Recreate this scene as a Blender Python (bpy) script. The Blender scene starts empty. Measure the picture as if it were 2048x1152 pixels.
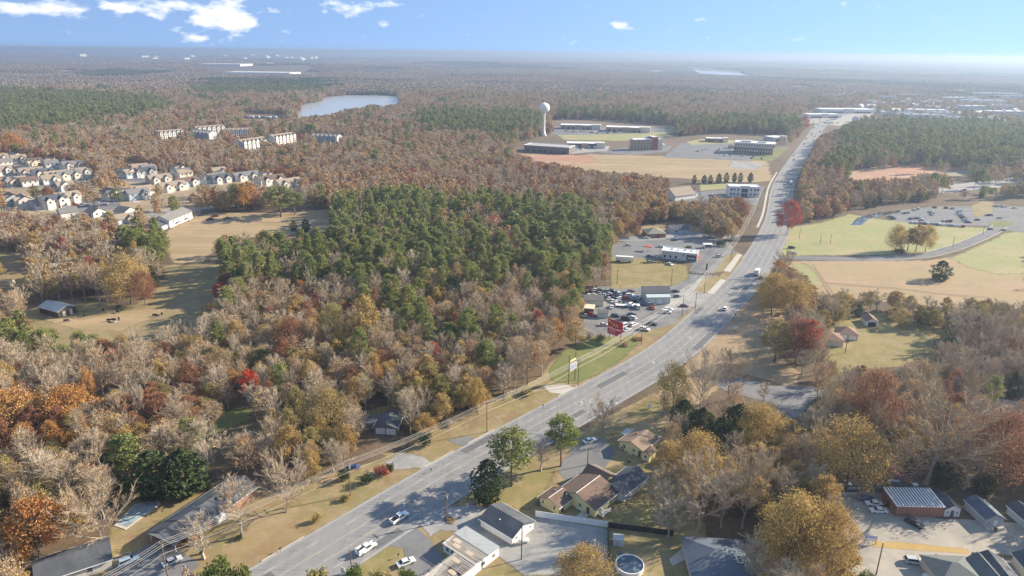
import bpy, math, random
import numpy as np
from mathutils import Matrix, Vector

scene = bpy.context.scene
rng = np.random.default_rng(11)
random.seed(11)

# ------------------------------------------------------------------ camera
CAM_H = 120.0                       # metres above the ground
FPX = 1365.0                        # focal length for a 2048 px wide frame
PITCH = math.atan((576 - 104) / FPX)
ROLL = math.atan2(23, 2048) * 0.9
cam_data = bpy.data.cameras.new('camera')
cam_data.sensor_width = 36.0
cam_data.lens = FPX / 2048 * 36.0
cam_data.clip_start = 1.0
cam_data.clip_end = 60000.0
cam = bpy.data.objects.new('camera', cam_data)
scene.collection.objects.link(cam)
cam.matrix_world = Matrix.Translation((0, 0, CAM_H)) @ Matrix.Rotation(math.pi / 2 - PITCH, 4, 'X') @ Matrix.Rotation(ROLL, 4, 'Z')
scene.camera = cam

# ------------------------------------------------------------------ light
SUN_EL, SUN_AZ = math.radians(25), math.radians(20)      # azimuth from +X towards +Y
SUN_DIR = Vector((math.cos(SUN_EL) * math.cos(SUN_AZ), math.cos(SUN_EL) * math.sin(SUN_AZ), math.sin(SUN_EL)))
sun_data = bpy.data.lights.new('sun', 'SUN')
sun_data.energy = 4.5
sun_data.angle = math.radians(0.6)
sun_data.color = (1.0, 0.868, 0.68)
sun = bpy.data.objects.new('sun', sun_data)
sun.rotation_euler = SUN_DIR.to_track_quat('Z', 'Y').to_euler()
scene.collection.objects.link(sun)

scene.view_settings.view_transform = 'Standard'
scene.view_settings.look = 'None'
scene.view_settings.exposure = 1.28
scene.view_settings.gamma = 1.0
scene.view_settings.use_curve_mapping = False
cy = scene.cycles
cy.max_bounces = 5
cy.diffuse_bounces = 3
cy.glossy_bounces = 2
cy.transmission_bounces = 2
cy.transparent_max_bounces = 8
cy.volume_bounces = 0
cy.caustics_reflective = False
cy.caustics_refractive = False
cy.use_adaptive_sampling = True
cy.adaptive_threshold = 0.008
cy.use_denoising = True


def ray_dir(px, py):
    """World direction of a pixel of the 2048 x 1152 frame."""
    x, y = px - 1024.0, py - 576.0
    c, s = math.cos(ROLL), math.sin(ROLL)
    x, y = c * x + s * y, -s * x + c * y
    cp, sp = math.cos(PITCH), math.sin(PITCH)
    return (x, FPX * cp - y * sp, -FPX * sp - y * cp)


def G(px, py, z=0.0):
    """Ground point (or point at height z) seen at a pixel."""
    d = ray_dir(px, py)
    t = (CAM_H - z) / -d[2]
    return (d[0] * t, d[1] * t)


def proj(x, y, z):
    """Pixel (2048 frame) of world points; arrays welcome."""
    cp, sp = math.cos(PITCH), math.sin(PITCH)
    w2 = z - CAM_H
    fw = y * cp - w2 * sp
    up = y * sp + w2 * cp
    X, Y = FPX * x / fw, -FPX * up / fw
    c, s = math.cos(ROLL), math.sin(ROLL)
    return 1024 + c * X - s * Y, 576 + s * X + c * Y


def height_for(px, py, top_y, lo=0.3, hi=60.0):
    """Height of a thing based at pixel (px, py) whose top is at row top_y."""
    x, y = G(px, py)
    for _ in range(40):
        m = (lo + hi) / 2
        if proj(x, y, m)[1] > top_y:
            lo = m
        else:
            hi = m
    return lo


def px_per_m(px, py):
    x, y = G(px, py)
    return FPX / math.sqrt(x * x + y * y + CAM_H ** 2) * 1.03


# ------------------------------------------------------------------ world: sky with clouds
class NT:
    """Small node-tree writer."""
    def __init__(self, tree):
        self.t = tree
        self.n = tree.nodes
        self.l = tree.links

    def new(self, kind, **kw):
        nd = self.n.new(kind)
        for k, v in kw.items():
            setattr(nd, k, v)
        return nd

    def put(self, sock, v):
        if hasattr(v, 'is_output'):
            self.l.new(v, sock)
        elif v is not None:
            sock.default_value = v

    def math(self, op, a, b=None, clamp=False):
        nd = self.new('ShaderNodeMath', operation=op, use_clamp=clamp)
        self.put(nd.inputs[0], a)
        if b is not None:
            self.put(nd.inputs[1], b)
        return nd.outputs[0]

    def mix(self, f, a, b, blend='MIX'):
        nd = self.new('ShaderNodeMix', data_type='RGBA', blend_type=blend)
        self.put(nd.inputs[0], f)
        self.put(nd.inputs[6], a if hasattr(a, 'is_output') else (*a, 1.0))
        self.put(nd.inputs[7], b if hasattr(b, 'is_output') else (*b, 1.0))
        return nd.outputs[2]

    def noise(self, vec, scale, detail=3.0, rough=0.55, dims='3D'):
        nd = self.new('ShaderNodeTexNoise', noise_dimensions=dims)
        self.put(nd.inputs['Vector'], vec)
        nd.inputs['Scale'].default_value = scale
        nd.inputs['Detail'].default_value = detail
        nd.inputs['Roughness'].default_value = rough
        return nd.outputs['Fac']

    def ramp(self, f, lo, hi, a=0.0, b=1.0):
        nd = self.new('ShaderNodeMapRange', clamp=True)
        self.put(nd.inputs[0], f)
        for i, v in enumerate((lo, hi, a, b)):
            nd.inputs[i + 1].default_value = v
        return nd.outputs[0]


world = bpy.data.worlds.new('World')
scene.world = world
world.use_nodes = True
W = NT(world.node_tree)
for nd in list(W.n):
    W.n.remove(nd)
wo = W.new('ShaderNodeOutputWorld')
bg = W.new('ShaderNodeBackground')
bg.inputs['Strength'].default_value = 0.15
W.l.new(bg.outputs[0], wo.inputs[0])
tc = W.new('ShaderNodeTexCoord')
sep = W.new('ShaderNodeSeparateXYZ')
W.l.new(tc.outputs['Generated'], sep.inputs[0])
# a clear late-autumn sky keeps its blue down to the horizon: look the sky up a little higher
zz = W.math('ADD', W.math('MULTIPLY', sep.outputs[2], 2.4), 0.70)
comb = W.new('ShaderNodeCombineXYZ')
W.l.new(sep.outputs[0], comb.inputs[0])
W.l.new(sep.outputs[1], comb.inputs[1])
W.l.new(zz, comb.inputs[2])
nrm = W.new('ShaderNodeVectorMath', operation='NORMALIZE')
W.l.new(comb.outputs[0], nrm.inputs[0])
sky = W.new('ShaderNodeTexSky', sky_type='NISHITA')
sky.sun_disc = False
sky.sun_elevation = SUN_EL
sky.sun_rotation = math.pi / 2 - SUN_AZ
sky.altitude = 200
sky.air_density = 1.0
sky.dust_density = 0.0
sky.ozone_density = 0.45
W.l.new(nrm.outputs[0], sky.inputs[0])
# clouds: azimuth / elevation coordinates
az = W.math('ARCTAN2', sep.outputs[0], sep.outputs[1])
el = sep.outputs[2]
cv = W.new('ShaderNodeCombineXYZ')
W.l.new(W.math('MULTIPLY', az, 1.0), cv.inputs[0])
W.l.new(W.math('MULTIPLY', el, 2.2), cv.inputs[1])
total = None
for (px, py, sx, sy, amp) in [(445, 34, 74, 36, 1.05), (398, 78, 24, 9, .8), (315, 10, 60, 14, .75), (150, 12, 75, 16, .7), (88, 22, 40, 12, .6),
                              (20, 22, 35, 14, .75), (702, 18, 38, 18, .95), (768, 48, 20, 8, .7), (1242, 52, 30, 14, .72), (495, 46, 28, 10, .7),
                              (308, 34, 24, 10, .7), (786, 8, 36, 10, .6), (1140, 96, 12, 16, .35), (1150, 82, 16, 7, .4), (650, 26, 10, 5, .4), (235, 15, 26, 9, .65)]:
    d = Vector(ray_dir(px, py)).normalized()
    a0, e0 = math.atan2(d.x, d.y), d.z
    da = W.math('DIVIDE', W.math('SUBTRACT', az, a0), sx * .80 / FPX)
    de = W.math('DIVIDE', W.math('SUBTRACT', el, e0), sy * .82 / FPX)
    r2 = W.math('ADD', W.math('MULTIPLY', da, da), W.math('MULTIPLY', de, de))
    g = W.math('MULTIPLY', W.math('EXPONENT', W.math('MULTIPLY', r2, -1.0)), amp)
    total = g if total is None else W.math('ADD', total, g)
# the rest of the sky carries the same broken cloud
wide = W.ramp(W.noise(cv.outputs[0], 3.1, 2.0), .56, .72, 0, .8)
total = W.math('ADD', total, W.math('MULTIPLY', wide, W.ramp(el, .09, .2)))
n1 = W.noise(cv.outputs[0], 34.0, 5.0, .58)
dens = W.math('ADD', total, W.math('MULTIPLY', W.math('SUBTRACT', n1, 0.5), 2.5))
fac = W.ramp(dens, .36, 1.0, 0, .92)
shade = W.ramp(W.noise(cv.outputs[0], 46.0, 3.0), .3, .75)
cloudcol = W.mix(shade, (3.1, 3.2, 3.4), (3.9, 3.85, 3.75))
W.l.new(W.mix(fac, sky.outputs[0], cloudcol), bg.inputs['Color'])

# ------------------------------------------------------------------ materials
MATS = {}


def mat(name, base, rough=0.85, var=(), bump=None, metal=0.0, spec=0.3, coat=0.0):
    """Principled material; var = [(noise scale, colour, amount, lo, hi), ...] in world space."""
    if name in MATS:
        return MATS[name]
    m = bpy.data.materials.new(name)
    m.use_nodes = True
    N = NT(m.node_tree)
    b = N.n['Principled BSDF']
    b.inputs['Roughness'].default_value = rough
    b.inputs['Metallic'].default_value = metal
    b.inputs['Specular IOR Level'].default_value = spec
    b.inputs['Coat Weight'].default_value = coat
    b.inputs['Base Color'].default_value = (*base, 1)
    col = tuple(base)
    if var or bump:
        pos = N.new('ShaderNodeNewGeometry').outputs['Position']
    for (sc, c2, amt, lo, hi) in var:
        if isinstance(sc, tuple):
            mp = N.new('ShaderNodeMapping')
            N.l.new(pos, mp.inputs['Vector'])
            mp.inputs['Rotation'].default_value = (0, 0, sc[3])
            mp.inputs['Scale'].default_value = sc[:3]
            f = N.noise(mp.outputs[0], 1.0, 3.0)
        else:
            f = N.noise(pos, sc, 4.0, .6)
        col = N.mix(N.ramp(f, lo, hi, 0, amt), col, c2)
    if var:
        N.l.new(col, b.inputs['Base Color'])
    if bump:
        bn = N.new('ShaderNodeBump')
        bn.inputs['Strength'].default_value = bump[1]
        bn.inputs['Distance'].default_value = bump[2]
        N.l.new(N.noise(pos, bump[0], 3.0), bn.inputs['Height'])
        N.l.new(bn.outputs[0], b.inputs['Normal'])
    MATS[name] = m
    return m


def leaf_mat(name, cols, transl=0.3, spread=0.35, attr=None):
    """Foliage: per-tree and per-leaf colour, part of the light passes through."""
    if name in MATS:
        return MATS[name]
    m = bpy.data.materials.new(name)
    m.use_nodes = True
    N = NT(m.node_tree)
    N.n.remove(N.n['Principled BSDF'])
    out = N.n['Material Output']
    geo = N.new('ShaderNodeNewGeometry')
    oi = N.new('ShaderNodeObjectInfo')
    isl = geo.outputs['Random Per Island']
    if attr:
        at = N.new('ShaderNodeAttribute', attribute_name=attr)
        key = N.math('ADD', N.math('MULTIPLY', at.outputs['Fac'], .5), .25)
        big = N.noise(geo.outputs['Position'], 0.0016, 2.0)
        key = N.math('ADD', key, N.math('MULTIPLY', N.math('SUBTRACT', big, .5), 2.4), clamp=True)
    else:
        key = oi.outputs['Random']
    cr = N.new('ShaderNodeValToRGB')
    el_ = cr.color_ramp.elements
    el_[0].position, el_[0].color = 0.0, (*cols[0], 1)
    el_[1].position, el_[1].color = 1.0, (*cols[-1], 1)
    for i, c in enumerate(cols[1:-1]):
        e = el_.new((i + 1) / (len(cols) - 1))
        e.color = (*c, 1)
    N.put(cr.inputs[0], key)
    v = N.math('ADD', N.math('MULTIPLY', isl, spread * 2), 1.0 - spread)
    hs = N.new('ShaderNodeHueSaturation')
    N.l.new(v, hs.inputs['Value'])
    N.l.new(N.math('ADD', N.math('MULTIPLY', isl, .03), .485), hs.inputs['Hue'])
    N.l.new(cr.outputs[0], hs.inputs['Color'])
    df = N.new('ShaderNodeBsdfDiffuse')
    tr = N.new('ShaderNodeBsdfTranslucent')
    mx = N.new('ShaderNodeMixShader')
    mx.inputs[0].default_value = transl
    for s in (df, tr):
        N.l.new(hs.outputs[0], s.inputs['Color'])
    N.l.new(df.outputs[0], mx.inputs[1])
    N.l.new(tr.outputs[0], mx.inputs[2])
    N.l.new(mx.outputs[0], out.inputs['Surface'])
    MATS[name] = m
    return m


# ------------------------------------------------------------------ object helpers
COL = scene.collection


def tag(o, label=None, cat=None, group=None, kind=None):
    if label:
        o['label'] = label
    if cat:
        o['category'] = cat
    if group:
        o['group'] = group
    if kind:
        o['kind'] = kind
    return o


def empty(name, loc=(0, 0, 0), rz=0.0, label=None, cat=None, group=None):
    o = bpy.data.objects.new(name, None)
    o.empty_display_size = 0.5
    o.location = loc
    o.rotation_euler = (0, 0, rz)
    COL.objects.link(o)
    return tag(o, label, cat, group)


def link(name, mesh, parent=None, loc=(0, 0, 0), rot=(0, 0, 0), scale=(1, 1, 1)):
    o = bpy.data.objects.new(name, mesh)
    o.location, o.rotation_euler, o.scale = loc, rot, scale
    if parent is not None:
        o.parent = parent
    COL.objects.link(o)
    return o


class MB:
    """Collects faces, builds ONE mesh."""
    def __init__(self):
        self.v, self.f, self.m = [], [], []

    def poly(self, pts, m=0):
        i = len(self.v)
        self.v += [tuple(p) for p in pts]
        self.f.append(tuple(range(i, i + len(pts))))
        self.m.append(m)
        return self

    def faces(self, pts, fs, m=0):
        i = len(self.v)
        self.v += [tuple(p) for p in pts]
        for f in fs:
            self.f.append(tuple(i + k for k in f))
            self.m.append(m)
        return self

    def box(self, x0, x1, y0, y1, z0, z1, m=0):
        p = [(x0, y0, z0), (x1, y0, z0), (x1, y1, z0), (x0, y1, z0), (x0, y0, z1), (x1, y0, z1), (x1, y1, z1), (x0, y1, z1)]
        return self.faces(p, [(3, 2, 1, 0), (4, 5, 6, 7), (0, 1, 5, 4), (1, 2, 6, 5), (2, 3, 7, 6), (3, 0, 4, 7)], m)

    def prism(self, poly, z0, z1, m=0):
        n = len(poly)
        p = [(x, y, z0) for x, y in poly] + [(x, y, z1) for x, y in poly]
        fs = [tuple(range(n - 1, -1, -1)), tuple(range(n, 2 * n))] + [(i, (i + 1) % n, n + (i + 1) % n, n + i) for i in range(n)]
        return self.faces(p, fs, m)

    def tube(self, p0, p1, r0, r1, n=5, m=0, cap=True):
        p0, p1 = Vector(p0), Vector(p1)
        d = (p1 - p0)
        if d.length < 1e-6:
            return self
        q = d.to_track_quat('Z', 'Y')
        ring = [q @ Vector((math.cos(2 * math.pi * i / n), math.sin(2 * math.pi * i / n), 0)) for i in range(n)]
        pts = [p0 + r * r0 for r in ring] + [p1 + r * r1 for r in ring]
        fs = [(i, (i + 1) % n, n + (i + 1) % n, n + i) for i in range(n)]
        if cap:
            fs += [tuple(range(n - 1, -1, -1)), tuple(range(n, 2 * n))]
        return self.faces(pts, fs, m)

    def lathe(self, prof, n=16, m=0, cx=0, cy_=0):
        pts, fs = [], []
        for r, z in prof:
            pts += [(cx + r * math.cos(2 * math.pi * i / n), cy_ + r * math.sin(2 * math.pi * i / n), z) for i in range(n)]
        for k in range(len(prof) - 1):
            fs += [(k * n + i, k * n + (i + 1) % n, (k + 1) * n + (i + 1) % n, (k + 1) * n + i) for i in range(n)]
        fs += [tuple(range(n - 1, -1, -1)), tuple((len(prof) - 1) * n + i for i in range(n))]
        return self.faces(pts, fs, m)

    def mesh(self, name, mats, smooth=False):
        me = bpy.data.meshes.new(name)
        me.from_pydata(self.v, [], self.f)
        for mm in mats:
            me.materials.append(mm)
        me.polygons.foreach_set('material_index', self.m)
        if smooth:
            me.polygons.foreach_set('use_smooth', [True] * len(self.f))
        me.update()
        return me

    def build(self, name, mats, parent=None, loc=(0, 0, 0), rot=(0, 0, 0), smooth=False):
        if not isinstance(mats, (list, tuple)):
            mats = [mats]
        return link(name, self.mesh(name, mats, smooth), parent, loc, rot)


def quads_mesh(name, V, mats, midx=None, tri=False):
    """Mesh from an (N,4,3) or (N,3,3) array of loose faces."""
    k = V.shape[1]
    n = V.shape[0]
    me = bpy.data.meshes.new(name)
    me.vertices.add(n * k)
    me.vertices.foreach_set('co', V.reshape(-1).astype(np.float32))
    me.loops.add(n * k)
    me.loops.foreach_set('vertex_index', np.arange(n * k, dtype=np.int32))
    me.polygons.add(n)
    me.polygons.foreach_set('loop_start', np.arange(0, n * k, k, dtype=np.int32))
    me.polygons.foreach_set('loop_total', np.full(n, k, dtype=np.int32))
    for mm in mats:
        me.materials.append(mm)
    if midx is not None:
        me.polygons.foreach_set('material_index', midx.astype(np.int32))
    me.update(calc_edges=True)
    return me


def inside(poly, X, Y):
    """Vectorised point-in-polygon."""
    X, Y = np.asarray(X, float), np.asarray(Y, float)
    r = np.zeros(X.shape, bool)
    n = len(poly)
    for i in range(n):
        x0, y0 = poly[i]
        x1, y1 = poly[(i + 1) % n]
        if y0 == y1:
            continue
        c = (y0 > Y) != (y1 > Y)
        r ^= c & (X < (x1 - x0) * (Y - y0) / (y1 - y0) + x0)
    return r


def terrain(x, y):
    """Flat where the photograph shows the town; rolling country beyond two kilometres."""
    x, y = np.asarray(x, float), np.asarray(y, float)
    r = np.hypot(x, y)
    a = np.clip((r - 2300) / 2600, 0, 1)
    a = a * a * (3 - 2 * a)
    h = np.sin(x / 610 + 1.3) * np.cos(y / 540) + .8 * np.sin(x / 1270 - y / 940 + 2) + .6 * np.cos(x / 330 + y / 870)
    b = np.clip((r - 6000) / 12000, 0, 1)
    return a * (h * 9 + 2) + b * 4 - r * r * 6.8e-8


ORD = ('first second third fourth fifth sixth seventh eighth ninth tenth eleventh twelfth thirteenth fourteenth fifteenth sixteenth seventeenth eighteenth nineteenth twentieth '
       'twenty-first twenty-second twenty-third twenty-fourth twenty-fifth twenty-sixth twenty-seventh twenty-eighth twenty-ninth thirtieth thirty-first thirty-second thirty-third thirty-fourth thirty-fifth thirty-sixth thirty-seventh thirty-eighth thirty-ninth fortieth').split()
# ------------------------------------------------------------------ surfaces
litter = mat('leaf litter', (.15, .105, .065), .95, [(.05, (.085, .062, .042), .8, .42, .62), (.6, (.23, .165, .10), .6, .5, .7), (.012, (.13, .11, .06), .5, .45, .6)])
dry_grass = mat('dry grass', (.315, .24, .135), .95, [(.16, (.25, .215, .085), .9, .46, .58), (.045, (.24, .16, .085), .85, .52, .62), (.9, (.40, .31, .18), .5, .55, .7), (.07, (.22, .185, .075), .8, .45, .62), (.35, (.40, .30, .17), .55, .5, .68), (2.2, (.19, .145, .07), .35, .5, .75), (.02, (.30, .20, .10), .6, .5, .65)])
olive_grass = mat('olive grass', (.235, .20, .075), .95, [(.14, (.31, .235, .115), .9, .48, .6), (.06, (.33, .25, .12), .85, .48, .66), (.4, (.16, .16, .05), .5, .5, .7), (2.5, (.27, .22, .10), .4, .5, .7)])
green_grass = mat('green grass', (.17, .185, .06), .95, [(.05, (.28, .24, .10), .8, .5, .64), (.5, (.13, .16, .045), .5, .45, .7), (3.0, (.22, .21, .085), .4, .5, .7)])
pasture = mat('grazed pasture', (.30, .225, .12), .95, [(.09, (.235, .19, .09), .9, .46, .58), (.03, (.22, .18, .085), .85, .44, .6), (.3, (.34, .26, .15), .5, .52, .7), (1.2, (.2, .165, .085), .35, .5, .7)])
tan_field = mat('tan winter field', (.39, .285, .155), .95, [(.05, (.30, .22, .12), .85, .5, .6), ((.02, .35, 1, .9), (.31, .23, .12), .6, .42, .6), (.11, (.29, .235, .11), .8, .52, .62), (.02, (.31, .235, .125), .8, .45, .62), ((.008, .09, 1, .25), (.46, .33, .205), .7, .45, .65), (.6, (.34, .235, .13), .35, .5, .7)])
pink_field = mat('mown brown field', (.41, .285, .165), .95, [(.045, (.30, .235, .12), .85, .5, .6), (.16, (.36, .26, .15), .8, .5, .58), ((.01, .32, 1, .12), (.33, .24, .13), .6, .42, .6), ((.006, .07, 1, .12), (.35, .26, .14), .85, .42, .62), (.025, (.33, .29, .14), .7, .52, .66), (.7, (.48, .33, .22), .35, .5, .7)])
pale_green_field = mat('pale green field', (.315, .315, .135), .95, [(.05, (.39, .33, .175), .85, .5, .6), (.2, (.26, .275, .11), .8, .5, .58), ((.02, .3, 1, .3), (.29, .27, .12), .6, .42, .6), (.09, (.37, .295, .16), .8, .52, .62), ((.008, .08, 1, -.1), (.29, .30, .12), .7, .42, .62), (.03, (.40, .33, .18), .7, .5, .66), (.8, (.29, .28, .12), .3, .5, .7)])
red_dirt = mat('red clay', (.42, .215, .13), .95, [(.03, (.44, .31, .205), .8, .45, .62), (.15, (.36, .17, .09), .6, .5, .7), (.01, (.37, .29, .18), .6, .55, .65)])
asphalt = mat('worn asphalt', (.295, .288, .275), .9, [((.4, .012, 1, -.73), (.245, .242, .235), .8, .4, .62), ((.9, .03, 1, -.73), (.31, .30, .285), .5, .52, .72), (.05, (.26, .256, .248), .6, .45, .65), (3.0, (.28, .275, .26), .3, .5, .75)])
lot_asphalt = mat('lot asphalt', (.20, .20, .195), .9, [(.08, (.14, .14, .142), .8, .45, .62), (.5, (.26, .25, .235), .5, .5, .7), (2.5, (.17, .17, .165), .35, .5, .7)])
gravel = mat('pale gravel', (.36, .345, .315), .95, [(.09, (.24, .24, .235), .85, .42, .62), (.4, (.43, .40, .35), .6, .5, .68), (1.8, (.28, .27, .25), .4, .48, .72)])
pale_paving = mat('pale worn paving', (.41, .37, .305), .92, [(.11, (.30, .285, .25), .85, .46, .6), (.06, (.33, .31, .27), .8, .45, .62), (.25, (.55, .47, .36), .5, .52, .68), (1.4, (.39, .34, .27), .4, .5, .7)])
concrete = mat('concrete', (.52, .48, .41), .9, [(.3, (.42, .39, .34), .6, .45, .65), (2.0, (.58, .54, .46), .3, .5, .7)])
far_floor = mat('woodland floor', (.17, .12, .08), .95, [(.004, (.12, .10, .065), .8, .45, .6), (.0011, (.22, .155, .105), .7, .5, .65)])
paint_white = mat('white road paint', (.58, .575, .555), .7, [(1.1, (.34, .335, .325), .9, .42, .66)])
paint_yellow = mat('yellow road paint', (.50, .42, .24), .7, [(.9, (.33, .30, .24), .9, .40, .62)])
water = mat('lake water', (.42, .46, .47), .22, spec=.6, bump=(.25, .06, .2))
kerb_mat = concrete


def structure(o, label=None):
    o['kind'] = 'structure'
    if label:
        o['label'] = label
    return o


# the ground: one sheet to the horizon
def make_ground():
    rings = [0, 40, 90, 150, 230, 340, 480, 660, 900, 1200, 1500, 1800, 2100]
    r = 2100.0
    while r < 23500:
        r *= 1.075
        rings.append(r)
    nseg = 168
    V = [(0, 0, 0)]
    F = []
    for i, r in enumerate(rings[1:]):
        a = np.arange(nseg) * 2 * np.pi / nseg
        x, y = r * np.cos(a), r * np.sin(a)
        z = terrain(x, y)
        base = 1 + i * nseg
        V += list(zip(x.tolist(), y.tolist(), z.tolist()))
        for k in range(nseg):
            k2 = (k + 1) % nseg
            if i == 0:
                F.append((0, base + k, base + k2))
            else:
                b0 = base - nseg
                F.append((b0 + k, base + k, base + k2, b0 + k2))
    me = bpy.data.meshes.new('ground')
    me.from_pydata(V, [], F)
    me.materials.append(litter)
    me.materials.append(far_floor)
    n_near = nseg * 8
    me.polygons.foreach_set('material_index', [0 if i < n_near else 1 for i in range(len(F))])
    me.polygons.foreach_set('use_smooth', [True] * len(F))
    structure(link('ground', me), 'brown leaf-strewn ground running out to the horizon')


make_ground()


def roughen(pts, amp, step):
    """Break a ground outline up so its edge wanders."""
    out = []
    n = len(pts)
    for i in range(n):
        a, b = np.array(pts[i]), np.array(pts[(i + 1) % n])
        L = np.linalg.norm(b - a)
        k = max(1, int(L / step))
        nv = np.array((-(b - a)[1], (b - a)[0])) / max(L, 1e-6)
        for j in range(k):
            t = j / k
            w = amp * (random.gauss(0, 1) * .5 + math.sin(t * L * .31 / step + i) * .6)
            out.append(tuple(a + (b - a) * t + nv * (w if j else 0)))
    return out


SHEETS = 0


def soften(m, noise_scale):
    """The same surface thinning out raggedly where its 'edge' attribute falls below zero."""
    nm = f'{m.name} edge {noise_scale}'
    if nm in MATS:
        return MATS[nm]
    c = m.copy()
    c.name = nm
    N = NT(c.node_tree)
    out = N.n['Material Output']
    b = N.n['Principled BSDF']
    at = N.new('ShaderNodeAttribute', attribute_name='edge').outputs['Fac']
    pos = N.new('ShaderNodeNewGeometry').outputs['Position']
    n1, n2 = N.noise(pos, noise_scale, 4.0, .65), N.noise(pos, noise_scale * 6, 2.0, .6)
    v = N.math('ADD', at, N.math('ADD', N.math('MULTIPLY', N.math('SUBTRACT', n1, .5), 3.2), N.math('MULTIPLY', N.math('SUBTRACT', n2, .5), 1.6)))
    tr = N.new('ShaderNodeBsdfTransparent')
    mx = N.new('ShaderNodeMixShader')
    N.put(mx.inputs[0], N.ramp(v, -.35, .35))
    N.l.new(tr.outputs[0], mx.inputs[1])
    N.l.new(b.outputs[0], mx.inputs[2])
    N.l.new(mx.outputs[0], out.inputs['Surface'])
    MATS[nm] = c
    return c


def soft_sheet(name, pts, z, m, width, label):
    P = np.array(pts)
    lo, hi = P.min(0) - width * 1.6, P.max(0) + width * 1.6
    cell = max(width * .7, math.sqrt(np.prod(hi - lo) / 26000))
    nx, ny = int((hi[0] - lo[0]) / cell) + 2, int((hi[1] - lo[1]) / cell) + 2
    X, Y = np.meshgrid(lo[0] + np.arange(nx) * cell, lo[1] + np.arange(ny) * cell)
    d = np.full(X.shape, 1e9)
    for i in range(len(P)):
        a, b = P[i], P[(i + 1) % len(P)]
        ab = b - a
        t = np.clip(((X - a[0]) * ab[0] + (Y - a[1]) * ab[1]) / max(ab @ ab, 1e-9), 0, 1)
        d = np.minimum(d, np.hypot(X - a[0] - t * ab[0], Y - a[1] - t * ab[1]))
    d = np.where(inside(pts, X, Y), d, -d) / width
    f = (d[:-1, :-1] > -1.5) | (d[1:, :-1] > -1.5) | (d[:-1, 1:] > -1.5) | (d[1:, 1:] > -1.5)
    jj, ii = np.nonzero(f)
    idx = jj * nx + ii
    F = np.stack([idx, idx + 1, idx + nx + 1, idx + nx], 1)
    used, inv = np.unique(F, return_inverse=True)
    F = inv.reshape(F.shape)
    V = np.stack([X.ravel()[used], Y.ravel()[used], np.full(len(used), z)], 1)
    me = bpy.data.meshes.new(name)
    me.from_pydata(V.tolist(), [], F.tolist())
    me.attributes.new('edge', 'FLOAT', 'POINT').data.foreach_set('value', np.clip(d.ravel()[used], -1.5, 4).astype(np.float32))
    me.materials.append(soften(m, .5 if width < 1.6 else .22 if width < 4 else .08))
    return structure(link(name, me), label)


PAVED = None


def sheet(name, px, z, m, amp=0.0, step=4.0, label=None, ground=False):
    global SHEETS
    SHEETS += 1
    z += SHEETS * .0006
    pts = list(px) if ground else [G(*p, z) for p in px]
    if amp and m.name not in ('lot asphalt', 'worn asphalt', 'concrete', 'lake water', 'stained lot asphalt', 'pale worn paving'):
        cx_, cy_ = np.mean([p[1] for p in pts]), 0
        return soft_sheet(name, pts, z, m, amp * (1.5 if cx_ < 450 else 2.2), label)
    if amp:
        pts = roughen(pts, amp, step)
    o = MB().poly([(x, y, z) for x, y in pts]).build(name, m)
    if o.data.polygons[0].normal.z < 0:
        o.data.flip_normals()
    return structure(o, label)


# near verges and yards
sheet('lawn', [(40, 1330), (180, 1152), (215, 1075), (240, 1015), (310, 985), (430, 985), (560, 975), (690, 940), (775, 915), (715, 880), (715, 825), (800, 805), (860, 845), (985, 805), (1085, 750), (1100, 725), (1160, 682), (1290, 655), (1345, 650), (1400, 600), (1440, 550), (1500, 500), (1480, 560), (1440, 640), (1330, 730), (1100, 840), (850, 980), (640, 1110), (480, 1230), (300, 1330)], .02, dry_grass, .7, 4, 'dry tan grass verge along the woods side of the highway')
sheet('lawn', [(1098, 738), (1130, 700), (1200, 668), (1240, 662), (1285, 678), (1240, 722), (1195, 748), (1150, 768), (1105, 762)], .035, green_grass, 1.0, 3, 'green grass bank below the red sign')
sheet('lawn', [(520, 1340), (700, 1152), (850, 1045), (985, 955), (1130, 880), (1230, 825), (1310, 785), (1350, 800), (1400, 860), (1400, 1000), (1420, 1100), (1540, 1090), (1640, 1160), (1660, 1340)], .02, dry_grass, .7, 4, 'dry tan yards around the roadside houses')
sheet('lawn', [(930, 995), (1000, 960), (1060, 935), (1110, 940), (1090, 985), (1060, 1020), (1000, 1012)], .035, olive_grass, .8, 3, 'olive lawn under the roadside pines')
sheet('lawn', [(1230, 1010), (1290, 985), (1330, 1000), (1330, 1050), (1280, 1055), (1210, 1035)], .035, olive_grass, .8, 3, 'olive lawn behind the yellow house')
sheet('lawn', [(690, 1140), (800, 1072), (818, 1085), (806, 1120), (730, 1165), (640, 1220)], .035, olive_grass, .5, 3, 'olive grass wedge beside the two driveways')
sheet('lawn', [(1240, 835), (1305, 795), (1440, 660), (1505, 585), (1560, 595), (1585, 660), (1545, 700), (1600, 745), (1590, 775), (1480, 745), (1420, 790), (1340, 850)], .02, mat('leafy verge', (.36, .25, .15), .95, [(.06, (.26, .185, .115), .8, .45, .62), (.3, (.42, .29, .18), .5, .5, .68), (.02, (.27, .225, .11), .6, .5, .62)]), .8, 4, 'leaf-strewn verge on the far side of the highway')
sheet('lawn', [(1258, 826), (1310, 792), (1340, 812), (1320, 838), (1285, 838), (1270, 846)], .035, olive_grass, 1.4, 2, 'shaded green grass by the small white sign')
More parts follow.
